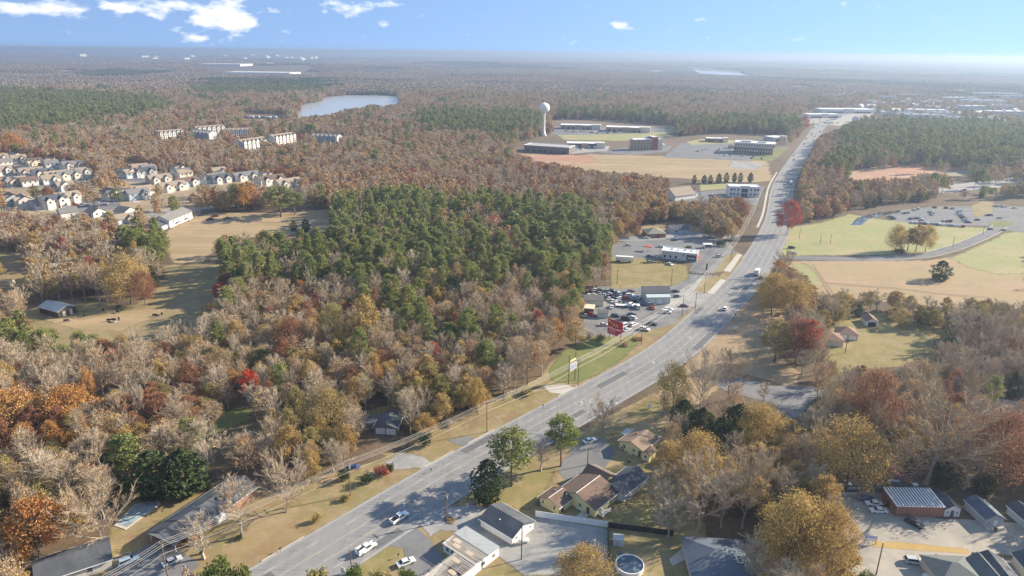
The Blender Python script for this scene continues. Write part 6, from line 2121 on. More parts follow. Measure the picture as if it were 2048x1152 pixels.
# ------------------------------------------------------------------ housing estate
EST = [  # zoom px, zoom py (of the estate crop), width, depth, storeys height, rotation, wall, roof
    (20, 160, 14, 12, 6, 8), (95, 150, 13, 12, 6, -10), (185, 168, 14, 12, 6, 5), (60, 205, 13, 12, 6, 14), (255, 212, 14, 11, 5.5, -6), (335, 195, 14, 12, 5.5, 10), (425, 200, 14, 12, 6, -8), (485, 215, 12, 11, 5.5, 6),
    (575, 222, 13, 12, 5.5, -12), (690, 228, 20, 13, 6, 8),
    (50, 275, 14, 13, 6, 12), (190, 275, 15, 13, 5.5, -8), (300, 290, 20, 13, 5.5, 4), (420, 300, 18, 13, 5.5, 12), (540, 320, 20, 12, 5.5, 14), (655, 318, 20, 12, 5.5, 12), (765, 300, 16, 12, 6.5, 10),
    (60, 380, 15, 13, 5, -10), (175, 372, 14, 13, 5, 8), (285, 375, 13, 12, 5, 12), (480, 355, 14, 12, 5, 10), (515, 425, 12, 11, 5, 0), (615, 420, 13, 11, 5, 12),
    (45, 560, 15, 12, 7, -25), (160, 575, 17, 11, 7, -28), (275, 560, 11, 10, 4, -20), (405, 580, 13, 11, 5, 20), (520, 575, 18, 12, 7, 18), (650, 545, 18, 12, 7, 18),
    (640, 655, 12, 10, 3.6, 6), (815, 655, 11, 10, 3.6, -14), (1090, 655, 12, 11, 4, -8), (1150, 715, 15, 10, 3.6, 8),
    (1115, 300, 17, 12, 5.5, -8), (1235, 300, 16, 12, 5.5, 10), (1350, 290, 17, 13, 6, 8), (1475, 350, 20, 12, 5, 10), (1170, 235, 15, 11, 5, -10), (1290, 245, 15, 11, 5, 4), (1375, 262, 13, 12, 6, 10),
    (1595, 265, 14, 10, 5.5, -10), (1705, 295, 12, 10, 6, 12), (1600, 420, 22, 14, 5, 12), (1730, 385, 20, 12, 5.5, 14), (1855, 350, 14, 10, 4, 0), (2000, 335, 17, 13, 5, 12), (2010, 280, 14, 12, 5, 6),
    (975, 505, 14, 12, 6.5, -10), (1095, 500, 15, 12, 6, 0), (1280, 500, 17, 11, 6, 12), (1345, 470, 13, 11, 6, 14),
]
EST2 = [(1060, 590, 24, 13, 5, 6), (1190, 585, 14, 10, 4, -6), (1310, 625, 26, 14, 5, 10), (1480, 660, 24, 12, 5, 12), (820, 615, 18, 13, 5, 10), (460, 575, 13, 11, 6, 12)]
M_tanw = mat('tan siding', (.52, .43, .33), .8, [(.3, (.44, .37, .29), .5, .45, .7)])
M_ew = mat('estate white siding', (.64, .62, .575), .8)
walls = [M_ew, M_cream, M_tanw, M_ew, M_greysid, M_cream, M_bluegrey]
roofs = [R_tan, R_grey, R_tan, R_dark, R_tan, R_grey, R_tan, R_brown]
RNAME = {R_tan.name: 'tan', R_grey.name: 'grey', R_dark.name: 'charcoal', R_brown.name: 'brown'}
WNAME = {M_ew.name: 'white', M_cream.name: 'cream', M_greysid.name: 'grey', M_tanw.name: 'tan', M_bluegrey.name: 'blue-grey'}
ests = [((zx / 4.551, 290 + zy / 4.551), *r) for zx, zy, *r in EST] + [((280 + zx / 4.876, 240 + zy / 4.876), *r) for zx, zy, *r in EST2]
rows = {'highest estate row': lambda p: p[1] < 340 and p[0] < 200, 'second estate row': lambda p: p[1] < 359 and p[0] < 200, 'third estate row': lambda p: p[1] < 390 and p[0] < 200,
        'townhouse row': lambda p: p[1] < 425 and p[0] < 160, 'far estate group': lambda p: p[0] >= 200 and p[1] < 382, 'row nearest the pasture': lambda p: True}
byrow = {}
for i, e in enumerate(ests):
    for rn, f in rows.items():
        if f(e[0]):
            byrow.setdefault(rn, []).append(i)
            break
for rn, ids in byrow.items():
    ids.sort(key=lambda i: ests[i][0][0])
    for j, i in enumerate(ids):
        (px, py), w_, d_, h_, rz = ests[i]
        wm, rm = walls[(i * 3 + j) % len(walls)], roofs[(i + j * 2) % len(roofs)]
        rz = 38 + rz if rz > 0 else rz - 16
        b = Bld('estate_house', f'{WNAME[wm.name]} house with {RNAME[rm.name]} roof, {ORD[j]} from the left in {rn}', 'house', *G(px, py), rad(rz), 'houses of the estate')
        b.block(-w_ / 2, w_ / 2, 0, d_, h_, 2.9, 'x', wm, rm, .45)
        for u in (-.32, 0, .32):
            if h_ > 4.5:
                b.win('S', u * w_, h_ - 2.0, 1.3, 1.3, False)
        for u in (-.22, .22):
            b.win('E', u * d_, h_ - 2.0, 1.2, 1.3, False)
        b.door('S', -.3 * w_, 2.6 if i % 2 else 4.4, 2.2, M_trim, name='garage_door')
        b.door('S', .1 * w_, 1.0, 2.1)
        b.part('driveway', MB().box(-.3 * w_ - 2.4, -.3 * w_ + 2.4, -8.5, -.1, 0, .07), concrete)
        if i % 3 == 0:
            b.part('chimney', MB().box(w_ * .3, w_ * .3 + 1, d_ * .55, d_ * .55 + 1, h_ + .5, h_ + 4.2), M_brick)
        if w_ >= 14:                      # a front gable or two
            for k in range(2 if w_ >= 18 else 1):
                gx = (-.25 + .5 * k) * w_ if w_ >= 18 else .22 * w_
                b.block(gx - 2.4, gx + 2.4, -1.8, d_ * .42, h_ - .15, 2.2, 'y', M_ew if wm is not M_ew else M_cream, rm, .3)
                b.win('S', 0, h_ - 2.2, 1.4, 1.4, False)
        b.done(shrink=.06)

# apartments
APT = [((345, 276), 42, 17, 9.0, 52, 'apartment block nearest the edge of the wood with white bays'), ((398, 277), 50, 17, 9.5, -28, 'dark-fronted apartment block behind the bare slope'), ((424, 267), 50, 17, 9.5, 48, 'apartment block farthest up the slope with white bays'),
       ((480, 272), 42, 16, 9, 20, 'apartment block behind the wide white-bayed one'), ((512, 298), 46, 17, 11.5, 62, 'tall apartment block with brick base and white bays in front of the rest'), ((572, 286), 48, 17, 10.5, 66, 'apartment block with white bays above the tan slope'),
       ((648, 284), 48, 16, 9, -18, 'dark-fronted apartment block at the end of the row'), ((303, 272), 12, 12, 7, 0, 'small blue apartment lodge beside the wood')]
for (pp, w_, d_, h_, rz, lab) in APT:
    b = Bld('apartment_block', lab, 'apartments', *G(*pp), rad(rz), 'apartment blocks on the slope')
    b.block(-w_ / 2, w_ / 2, 0, d_, h_, 3.2, 'x', M_bluegrey if w_ < 20 else M_greysid, R_tan if 'white' in lab else R_grey, .5)
    full = b.b
    if w_ > 20:
        n = 6
        for k in range(n):
            u = -w_ / 2 + (k + .5) * w_ / n
            b.block(u - 2.3, u + 2.3, -1.6, d_ * .4, h_ + .1, 2.0, 'y', M_white if 'white' in lab else M_bluegrey, R_tan if 'white' in lab else R_grey, .3)  # fronts turned from the sun: shade put in as blue-grey bays
            for z in (.9, 4.0, 7.1):
                if z + 1.6 < h_:
                    b.win('S', 0, z, 1.9, 1.7, False)
                    b.win('S', u + w_ / n / 2 if k < n - 1 else -w_ / 2 + .9, z, 1.3, 1.5, False, b=full)
    b.o.scale = (.86, .86, .9)
    b.done(shrink=.22)

# the shopping centre at the bend, the town and the far white roofs
FARB = [((1616, 236), 70, 30, 7, 5, M_white, 'shopping centre', 'long white shopping hall at the highway bend'), ((1642, 226), 120, 40, 8, 0, M_white, 'shopping centre', 'wide white-roofed shopping hall behind the bend'),
        ((1765, 232), 26, 20, 9, 10, M_cream, 'shop', 'pale gabled shop beside the gold tree at the bend')]
zt = lambda zx, zy: (1600 + zx / 4.571, 180 + zy / 4.571)
TOWN = [(1170, 240, 110, 40, 7), (1130, 290, 90, 40, 7), (1440, 318, 80, 36, 7), (1640, 318, 50, 30, 6), (1820, 340, 40, 30, 6), (1430, 118, 90, 40, 8), (1800, 80, 200, 60, 10), (1950, 105, 120, 50, 9), (1700, 150, 140, 50, 9), (1900, 255, 110, 40, 7),
        (1480, 45, 40, 36, 9), (1000, 88, 70, 36, 8), (820, 112, 60, 30, 9), (640, 375, 40, 24, 6), (560, 405, 34, 24, 5), (1600, 205, 90, 36, 8), (1330, 262, 60, 30, 6), (1060, 325, 40, 24, 6), (300, 92, 60, 30, 9), (420, 85, 50, 30, 9), (1560, 110, 60, 30, 7), (1880, 195, 60, 30, 7), (1380, 290, 40, 24, 6), (1000, 275, 60, 30, 6)]
g7 = np.random.default_rng(7)
TOWNAPT = [(640, 140), (700, 150), (770, 160), (880, 165), (960, 150), (1010, 132), (1080, 180), (1150, 150), (1220, 165), (1285, 150), (1280, 200), (1200, 195)]
for (pp, w_, d_, h_, rz, wm, cat, lab) in FARB:
    b = Bld('shopping_hall', lab, cat, *G(*pp), rad(rz))
    b.block(0, w_, 0, d_, h_, 0, 'x', wm, R_white, .2, 'flat')
    b.panel('shopfront', 'S', 0, .3, w_ * .8, 3, M_glass, .1)
    b.part('entrance_gable', MB().box(w_ * .4, w_ * .6, -1.5, -.1, .1, h_ + 1.5), M_cream)
    b.done(shrink=.02)
order = sorted(range(len(TOWN)), key=lambda i: TOWN[i][0])
for j, i in enumerate(order):
    zx, zy, w_, d_, h_ = TOWN[i]
    w_, d_, h_ = w_ * .7, d_ * .7, h_ + 6
    px, py = zt(zx, zy)
    b = Bld('town_building', f'low white-roofed town building, {ORD[j]} from the left beyond the right-hand pines', 'building', *G(px, py), rad(-8 + (i * 7) % 18), 'low buildings of the town')
    b.block(-w_ / 2, w_ / 2, 0, d_, h_, 0, 'x', [M_white, M_greysid, M_cream, M_bluegrey][i % 4], [R_white, R_metal, R_grey, R_metal, R_white][i % 5], .2, 'flat')
    b.panel('shopfront', 'S', 0, .3, w_ * .7, 3, M_glass, .1)
    for q in range(3):
        b.part('roof_unit', MB().box(w_ * (-.35 + .3 * q), w_ * (-.35 + .3 * q) + 4, d_ * .4, d_ * .4 + 4, h_ + .13, h_ + 1.8), M_steel)
    b.done(shield=False)
for j, (zx, zy) in enumerate(TOWNAPT):
    px, py = zt(zx, zy)
    b = Bld('town_apartment', f'grey town apartment house with pale gable, {ORD[j]} from the bend', 'apartments', *G(px, py), rad(6 + (j * 11) % 24), 'apartment houses of the town')
    b.block(-13, 13, 0, 15, 9.5, 4, 'x', [M_bluegrey, M_greysid][j % 2], R_grey, .4)
    b.block(4, 12, -2, 6, 9.5, 3.4, 'y', M_cream, R_grey, .4)
    for z in (1.2, 4.2, 7.2):
        b.win('S', -7, z, 2, 1.6, False)
        b.win('S', 8 - 8, z, 2, 1.6, False)
    b.done(shield=False)


for j in range(38):
    px, py = 1722 + 8.6 * j + g7.normal() * 6, 205 + 44 * g7.random()
    b = Bld('town_house', f'small town house, {ORD[j]} from the left among the far trees', 'house', *G(px, py), rad(g7.uniform(-30, 60)), 'small houses of the town')
    b.block(-11, 11, 0, 13, 7.5, 4, 'x', [M_white, M_cream, M_bluegrey, M_greysid][j % 4], [R_grey, R_metal, R_tan, R_white, R_dark][j % 5], .4)
    b.win('S', -5, 3.6, 3, 1.6, False)
    b.win('S', 5, 3.6, 3, 1.6, False)
    b.done(shield=False)


def far_hall(px, py, w_, d_, h_, rz, lab, j=0):
    x, y = G(px, py)
    b = Bld('warehouse', lab, 'warehouse', x, y, rad(rz), 'far white warehouses')
    b.o.location.z = float(terrain(x, y))
    b.block(-w_ / 2, w_ / 2, 0, d_, h_, 0, 'x', M_white, R_white, .2, 'flat')
    b.panel('dock_band', 'S', 0, .3, w_ * .9, 2.5, M_greysid, .3)
    b.done(shrink=.0, shield=False)


for (px, py, w_, d_, h_, lab) in [(440, 138, 270, 190, 14, 'longest far white warehouse left of the lake'), (520, 136, 110, 110, 12, 'smaller far white warehouse beside the longest one'), (515, 150, 330, 150, 14, 'far white warehouse nearest the lake'), (580, 120, 330, 150, 16, 'thin white warehouse below the chimney')]:
    far_hall(px, py, w_, d_, h_, -4, lab)
g9 = np.random.default_rng(9)
fx = sorted(list(g9.uniform(140, 620, 26)))
for j, px in enumerate(fx):
    py = 115.5 + px * .006 + g9.normal() * 2.0
    far_hall(px, py, g9.uniform(90, 300), 120, g9.uniform(30, 44), 0, f'{ORD[j]} white building from the left in the town on the horizon')
x, y = G(541, 116)
o = empty('chimney_stack', (x, y, float(terrain(x, y))), 0, 'tall white chimney stack on the horizon', 'chimney')
MB().lathe([(9, 0), (5.5, 90), (5.2, 125), (4.6, 126)], 12).build('stack', M_white_paint, o)
MB().lathe([(14, 0), (14, 14), (.1, 18)], 12).build('base_hall', M_white, o)

# transmission pylons
def pylon_mesh(h=42):
    mb = MB()
    for sx in (-1, 1):
        for sy in (-1, 1):
            mb.tube((4.2 * sx, 4.2 * sy, 0), (.9 * sx, .9 * sy, h * .7), .3, .24, 4)
            mb.tube((.9 * sx, .9 * sy, h * .7), (.25 * sx, .25 * sy, h), .24, .2, 4)
    for k in range(6):
        z0, z1 = h * .7 * k / 6, h * .7 * (k + 1) / 6
        a0, a1 = 4.2 - 3.3 * k / 6, 4.2 - 3.3 * (k + 1) / 6
        for (p, q) in (((-a0, -a0), (a1, -a1)), ((a0, -a0), (-a1, -a1)), ((-a0, a0), (a1, a1)), ((a0, a0), (-a1, a1)), ((-a0, -a0), (-a1, a1)), ((a0, a0), (a1, -a1))):
            mb.tube((*p, z0), (*q, z1), .14, .14, 3)
    return mb.mesh('lattice', [M_steel])


def arm_mesh(w):
    mb = MB()
    for s_ in (-1, 1):
        mb.tube((0, 0, .8), (w * s_, 0, 0), .2, .15, 4)
        mb.tube((0, 0, -.5), (w * s_, 0, 0), .2, .15, 4)
    return mb.mesh('cross_arm', [M_steel])


pm, am = pylon_mesh(), arm_mesh(7)
for j, (px, py, top) in enumerate([(17, 184, 160), (150, 184, 158), (250, 180, 150), (278, 178, 152), (411, 174, 150), (612, 162, 142), (627, 163, 144), (42, 180, 162)]):
    x, y = G(px, py)
    o = empty('power_pylon', (x, y, float(terrain(x, y))), .5, f'lattice power pylon, {ORD[sorted([17, 42, 150, 250, 278, 411, 612, 627]).index(px)]} from the left over the far woods', 'pylon', 'far power pylons')
    link('lattice', pm, o)
    for z in (30, 35, 39):
        link('cross_arm', am, o, (0, 0, z))
# far river reach
sheet('river', [(1376, 136), (1396, 135), (1404, 141), (1440, 143), (1478, 146), (1494, 151), (1450, 150), (1400, 147)], 9, water, 0, 1, 'bright far river reach')
# the dark floating solar field at the head of the lake
x, y = G(482, 236)
o = empty('floating_jetty', (x, y, 0), rad(-6), 'dark jetty with blue covers at the head of the lake', 'jetty')
MB().box(0, 105, 0, 7, .1, 1.0).build('deck', M_old, o)
for j in range(9):
    MB().box(4 + j * 11, 12 + j * 11, 1, 6, 1.05, 3.2 + (j % 3) * .6).build('boat_cover', [R_blue, M_white, M_bluegrey][j % 3], o)
SHIELD.append((485, 570, 226, 236, math.hypot(x, y)))
# ------------------------------------------------------------------ vehicles
PAINT = {}
for nm, c in dict(white=(.82, .82, .80), silver=(.52, .54, .55), grey=(.24, .25, .26), black=(.022, .023, .026), blue=(.06, .09, .22), red=(.42, .045, .035), green=(.035, .07, .055), maroon=(.16, .03, .03), tan=(.45, .39, .30), 
                  paleblue=(.34, .45, .55)).items():
    PAINT[nm] = mat(nm + ' car paint', c, .3, coat=.4, spec=.5)
PWORD = dict(paleblue='pale blue')
M_cglass = mat('car glass', (.02, .026, .032), .06, spec=.7)
M_tyre = mat('tyre rubber', (.022, .022, .022), .85)
M_rim = mat('wheel rim', (.45, .46, .47), .35, metal=.6)
M_lampw = mat('headlamp', (.75, .77, .78), .15)
M_lampr = mat('tail lamp', (.40, .02, .02), .2)

TYPES = dict(
    sedan=dict(L=4.7, W=1.82, low=[(-2.35, .5), (-2.25, .32), (2.2, .32), (2.35, .5), (2.32, .68), (1.25, .88), (-1.55, .94), (-2.3, .9)], base=(-1.72, 1.22, .88), top=(-.95, .38, 1.44), wheels=(-1.38, 1.42, .33)),
    suv=dict(L=4.75, W=1.9, low=[(-2.37, .55), (-2.3, .38), (2.25, .38), (2.37, .55), (2.34, .85), (1.25, 1.04), (-2.2, 1.08), (-2.36, .98)], base=(-2.28, 1.2, 1.04), top=(-1.95, .35, 1.72), wheels=(-1.4, 1.42, .37)),
    pickup=dict(L=5.7, W=1.98, low=[(-2.85, .6), (-2.8, .45), (2.75, .45), (2.85, .62), (2.82, .92), (1.55, 1.1), (-.7, 1.12), (-2.83, 1.12)], base=(-.75, 1.5, 1.1), top=(-.55, .75, 1.84), wheels=(-1.75, 1.85, .4), bed=(-2.72, -.85)),
    van=dict(L=5.2, W=1.98, low=[(-2.6, .55), (-2.55, .4), (2.5, .4), (2.6, .6), (2.57, .95), (2.05, 1.15), (-2.5, 1.15), (-2.6, 1.05)], base=(-2.55, 2.0, 1.13), top=(-2.45, 1.0, 2.1), wheels=(-1.6, 1.65, .36)),
)


def extrude_x(mb, prof, hw, m=0, inset=.0):
    """Side profile (x, z) to a body of half-width hw, sides slightly drawn in at sill and shoulder."""
    n = len(prof)
    zs = [z for _, z in prof]
    zmid = (min(zs) + max(zs)) / 2
    pts = []
    for s_ in (-1, 1):
        for (x, z) in prof:
            k = 1 - .05 * abs(z - zmid) / max(1e-3, (max(zs) - min(zs)) / 2)
            pts.append((x, s_ * hw * k, z))
    fs = [tuple(range(n)), tuple(range(2 * n - 1, n - 1, -1))] + [(i, n + i, n + (i + 1) % n, (i + 1) % n) for i in range(n)]
    mb.faces(pts, fs, m)


def frustum(mb, b, t, wb, wt, m=0):
    (x0, x1, z0), (u0, u1, z1) = b, t
    p = [(x0, -wb, z0), (x1, -wb, z0), (x1, wb, z0), (x0, wb, z0), (u0, -wt, z1), (u1, -wt, z1), (u1, wt, z1), (u0, wt, z1)]
    mb.faces(p, [(4, 5, 6, 7), (0, 1, 5, 4), (1, 2, 6, 5), (2, 3, 7, 6), (3, 0, 4, 7)], m)
    return p


def glass_quad(p, idx, e0=.10, e1=.12, off=.012):
    a, b_, c_, d_ = [Vector(p[i]) for i in idx]
    n = (b_ - a).cross(d_ - a).normalized() * off
    f = lambda u, v: (a * (1 - u) + b_ * u) * (1 - v) + (d_ * (1 - u) + c_ * u) * v + n
    return [f(e0, e1), f(1 - e0, e1), f(1 - e0, 1 - e1), f(e0, 1 - e1)]


CARS = {}


def car_meshes(kind, paint):
    key = (kind, paint)
    if key in CARS:
        return CARS[key]
    T = TYPES[kind]
    hw = T['W'] / 2
    body = MB()
    extrude_x(body, T['low'], hw)
    p = frustum(body, T['base'], T['top'], hw * .93, hw * .74)
    if 'bed' in T:
        x0, x1 = T['bed']
        body.box(x0, x1, -hw * .8, hw * .8, 1.121, 1.125, 1)
        body.box(x0 - .08, x1, -hw * .97, -hw * .8, 1.1, 1.32).box(x0 - .08, x1, hw * .8, hw * .97, 1.1, 1.32).box(x0 - .1, x0, -hw * .8, hw * .8, 1.1, 1.32)
    gl = {}
    for nm, idx in (('windscreen', (1, 2, 6, 5)), ('rear_window', (3, 0, 4, 7)), ('side_window', (0, 1, 5, 4)), ('side_window', (2, 3, 7, 6))):
        gl.setdefault(nm, []).append(MB().poly(glass_quad(p, idx, .07 if 'side' in nm else .05)).mesh(nm, [M_cglass]))
    r = T['wheels'][2]
    wh = MB()
    wh.tube((0, -.12, 0), (0, .12, 0), r, r, 14, 0).tube((0, -.13, 0), (0, .13, 0), r * .62, r * .62, 10, 1)
    wheel = wh.mesh('wheel', [M_tyre, M_rim])
    lw = MB().box(-.03, .03, -.2, .2, -.07, .07).mesh('headlight', [M_lampw])
    lr = MB().box(-.03, .03, -.12, .12, -.1, .1).mesh('tail_light', [M_lampr])
    whole = MB()
    extrude_x(whole, T['low'], hw)
    pp = frustum(whole, T['base'], T['top'], hw * .93, hw * .74)
    for idx in ((1, 2, 6, 5), (3, 0, 4, 7), (0, 1, 5, 4), (2, 3, 7, 6)):
        whole.poly(glass_quad(pp, idx, .07, .1), 1)
    if 'bed' in T:
        whole.box(T['bed'][0], T['bed'][1], -hw * .8, hw * .8, 1.13, 1.135, 2)
    for xx in T['wheels'][:2]:
        for s_ in (-1, 1):
            whole.tube((xx, s_ * hw * .86, r), (xx, s_ * hw * 1.0, r), r, r, 10, 2)
    CARS[key] = (body.mesh('body', [PAINT[paint], M_tyre]), gl, wheel, lw, lr, whole.mesh('car', [PAINT[paint], M_cglass, M_tyre]))
    return CARS[key]


def car(kind, paint, x, y, heading, label, group=None, near=True, name=None, z=0.0):
    """heading in degrees, the way the bonnet points."""
    body, gl, wheel, lw, lr, whole = car_meshes(kind, paint)
    T = TYPES[kind]
    name = name or {'sedan': 'parked_car', 'suv': 'parked_suv', 'pickup': 'pickup_truck', 'van': 'van'}[kind]
    cat = {'sedan': 'car', 'suv': 'suv', 'pickup': 'pickup', 'van': 'van'}[kind]
    if not near:
        return tag(link(name, whole, None, (x, y, z), (0, 0, rad(heading))), label, cat, group)
    o = empty(name, (x, y, z), rad(heading), label, cat, group)
    link('body', body, o)
    for nm, ms in gl.items():
        for me in ms:
            link(nm, me, o)
    hw = T['W'] / 2
    for xx in T['wheels'][:2]:
        for s_ in (-1, 1):
            link('wheel', wheel, o, (xx, s_ * (hw - .1), T['wheels'][2]))
    zl = T['low'][4][1] - .08
    for s_ in (-1, 1):
        link('headlight', lw, o, (T['L'] / 2 - .02, s_ * hw * .66, zl))
        link('tail_light', lr, o, (-T['L'] / 2 + .02, s_ * hw * .8, zl + .1))
    return o


def car_px(kind, paint, px, py, heading, label, **k):
    return car(kind, paint, *G(px, py), heading, label, **k)


def on_highway(kind, paint, px, py, off, label, back=False, **k):
    gx, gy = G(px, py)
    p, t = HW.at(HW.nearest(gx, gy), off)
    return car(kind, paint, p[0], p[1], math.degrees(math.atan2(t[1], t[0])) + (180 if back else 0), label, z=.1, **k)


on_highway('pickup', 'white', 800, 1040, 3.7, 'white pickup truck on the highway by the turn arrow', name='pickup_truck')
t_ = on_highway('pickup', 'white', 716, 1105, 6.6, 'white utility truck with tool body at the highway edge', name='utility_truck')
MB().box(-2.75, -.9, -1.0, -.55, 1.33, 1.75).box(-2.75, -.9, .55, 1.0, 1.33, 1.75).build('tool_box', M_white_paint, t_)
MB().box(-2.7, .9, -.9, -.84, 2.05, 2.12).box(-2.7, .9, .84, .9, 2.05, 2.12).box(-2.6, -2.54, -.83, .83, 2.06, 2.11).box(-1.2, -1.14, -.83, .83, 2.06, 2.11).box(-2.6, -2.54, -.88, -.84, 1.76, 2.05).box(-2.6, -2.54, .84, .88, 1.76, 2.05).build('ladder_rack', M_steel, t_)
on_highway('suv', 'white', 1466, 622, 3.6, 'white suv on the highway in the shade by the field corner', name='highway_suv')
on_highway('sedan', 'blue', 1046, 921, 7.2, 'dark car on the highway half hidden by the tall pine', name='highway_car')
on_highway('suv', 'black', 1512, 556, 6.8, 'dark suv beside the lorry at the golden tree', name='highway_suv')
def lorry(px, py, off, label, colour):
    gx, gy = G(px, py)
    p, t = HW.at(HW.nearest(gx, gy), off)
    o = empty('lorry', (p[0], p[1], .1), math.atan2(t[1], t[0]), label, 'truck')
    MB().box(-4.2, 1.4, -1.2, 1.2, 1.1, 3.4).build('box', M_white, o)
    MB().box(-4.1, 3.6, -.9, .9, .7, 1.05).build('chassis', M_black, o)
    mb = MB()
    extrude_x(mb, [(1.5, .8), (3.9, .8), (3.9, 1.7), (3.2, 2.7), (1.5, 2.8)], 1.12)
    mb.build('cab', PAINT[colour], o)
    MB().poly([(3.95, -.95, 1.75), (3.95, .95, 1.75), (3.28, .9, 2.62), (3.28, -.9, 2.62)]).build('windscreen', M_cglass, o)
    for xx in (-3.2, -2.1, 2.8):
        for s_ in (-1, 1):
            MB().tube((xx, s_ * .85, .5), (xx, s_ * 1.15, .5), .5, .5, 12).build('wheel', M_tyre, o)


lorry(1520, 548, 3.6, 'white box lorry on the highway beside the golden tree', 'black')
lorry(1582, 367, 6.0, 'white box lorry far along the highway at the junction', 'white')
far_traffic = [(1584, 322, -3.6), (1567, 310, -6.8), (1588, 330, 3.6), (1590, 300, 3.5), (1597, 288, -3.6), (1600, 283, 6.8), (1604, 276, -6.8), (1606, 272, 3.4), (1611, 266, -3.5), (1616, 260, 6.8), (1620, 256, -6.8), (1624, 252, 3.5), (1612, 263, 6.6), (1628, 249, -3.6), (1607, 268, -3.3)]
for j, (px, py, off) in enumerate(far_traffic):
    k, c_ = [('sedan', 'black'), ('suv', 'white'), ('sedan', 'silver'), ('sedan', 'white'), ('suv', 'black'), ('sedan', 'red')][j % 6]
    on_highway(k, c_, px, py, off, f'{PWORD.get(c_, c_)} car in far highway traffic, {ORD[j]} along from the junction', back=off < 0, near=False, group='far highway traffic', name='highway_car')

car_px('sedan', 'white', 1179, 884, 30, 'white sedan parked on the drive by the yellow cottage')
car_px('sedan', 'blue', 705, 938, 24, 'dark blue car parked under the wires by the red bushes')
car_px('suv', 'paleblue', 258, 1126, 38, 'pale blue estate car in front of the dark-roofed house')
car_px('sedan', 'silver', 345, 1126, 45, 'silver car parked at the open carport')
car_px('sedan', 'white', 812, 1128, 32, 'white car parked on the drive by the stripped roof')
car_px('suv', 'black', 1828, 1050, -52, 'long black suv in front of the brick building')
car_px('sedan', 'white', 1747, 1010, 176, 'white car parked beside the blue one at the brick building')
car_px('sedan', 'white', 1756, 1024, 178, 'white coupe parked nearest the brick wall')
car_px('sedan', 'blue', 1730, 1000, 170, 'dark blue car at the back of the brick building lot')
car_px('sedan', 'maroon', 1772, 1012, 176, 'dark maroon car against the brick building corner')
car_px('pickup', 'silver', 1697, 978, 172, 'silver pickup on the timber-edged bank')
car_px('van', 'white', 1752, 975, 178, 'white van in front of the red-roofed barn')
car_px('suv', 'silver', 1828, 1126, -8, 'silver-grey suv in the lower car park')
# the car yard
za = lambda zx, zy: (1150 + zx / 8.86, 555 + zy / 8.86)
YARD = [(270, 262, 'black', 'suv', 80), (345, 235, 'silver', 'sedan', 75), (420, 240, 'black', 'sedan', 70), (500, 245, 'tan', 'sedan', 100), (575, 250, 'grey', 'suv', 80), (645, 245, 'black', 'sedan', 60), (700, 262, 'grey', 'sedan', 110), (765, 300, 'silver', 'suv', 95),
        (860, 295, 'black', 'sedan', 80), (985, 260, 'maroon', 'sedan', 20), (940, 300, 'black', 'suv', 60), (245, 330, 'white', 'sedan', 70), (330, 330, 'tan', 'sedan', 120), (385, 350, 'white', 'sedan', 60), (445, 330, 'grey', 'sedan', 100), (520, 325, 'silver', 'sedan', 70),
        (600, 305, 'paleblue', 'sedan', 60), (660, 330, 'maroon', 'sedan', 110), (740, 345, 'black', 'sedan', 80), (810, 345, 'grey', 'sedan', 70), (890, 385, 'red', 'pickup', 10), (970, 335, 'white', 'suv', 5), (480, 380, 'green', 'van', 30), (605, 390, 'silver', 'sedan', 60),
        (690, 380, 'black', 'sedan', 60), (760, 400, 'silver', 'sedan', 70), (800, 380, 'white', 'sedan', 70), (1060, 385, 'silver', 'suv', 0), (1100, 365, 'silver', 'sedan', 5), (1055, 435, 'black', 'suv', 0), (255, 372, 'white', 'sedan', 75),
        (665, 430, 'white', 'sedan', 80), (648, 535, 'white', 'sedan', 82), (730, 460, 'white', 'sedan', 80), (800, 455, 'grey', 'sedan', 60), (985, 500, 'white', 'pickup', -8), (1115, 545, 'white', 'van', 85), (1150, 490, 'blue', 'sedan', 0),
        (1345, 500, 'grey', 'suv', 10), (1360, 555, 'red', 'sedan', 95), (1655, 585, 'white', 'suv', -6), (1625, 630, 'white', 'suv', -6), (715, 700, 'green', 'suv', -12), (905, 755, 'green', 'van', -20), (1000, 735, 'white', 'suv', 150), (1000, 672, 'black', 'sedan', 0),
        (885, 875, 'white', 'van', 40), (1035, 855, 'white', 'suv', 45), (925, 945, 'white', 'sedan', 35), (1235, 935, 'white', 'suv', -28), (1375, 840, 'black', 'sedan', -25), (505, 855, 'silver', 'sedan', 0), (1810, 350, 'blue', 'sedan', 0), (1775, 262, 'black', 'sedan', 5),
        (1930, 520, 'maroon', 'sedan', -10), (275, 680, 'red', 'pickup', -20), (190, 690, 'grey', 'sedan', 40), (560, 300, 'black', 'sedan', 100), (430, 290, 'grey', 'sedan', 65)]
sets = [('back rows of the car yard', [c for c in YARD if c[1] < 400]), ('middle of the car yard', [c for c in YARD if 400 <= c[1] < 600]), ('front of the car yard', [c for c in YARD if c[1] >= 600])]
for rn, cs in sets:
    for j, (zx, zy, c_, k, hd) in enumerate(sorted(cs)):
        car_px(k, c_, *za(zx, zy), hd, f'{PWORD.get(c_, c_)} {k} in the {rn}, {ORD[j]} from the left', group='vehicles in the car yard')
o = empty('flatbed_truck', (*G(*za(840, 520)), 0), rad(-6), 'long white flatbed recovery truck in the car yard', 'truck')
MB().box(-3.4, 3.0, -1.15, 1.15, .95, 1.15).build('bed', M_white, o)
mbc = MB()
extrude_x(mbc, [(3.1, .6), (5.4, .6), (5.4, 1.2), (4.6, 1.35), (4.3, 2.2), (3.1, 2.25)], 1.05)
mbc.build('cab', PAINT['white'], o)
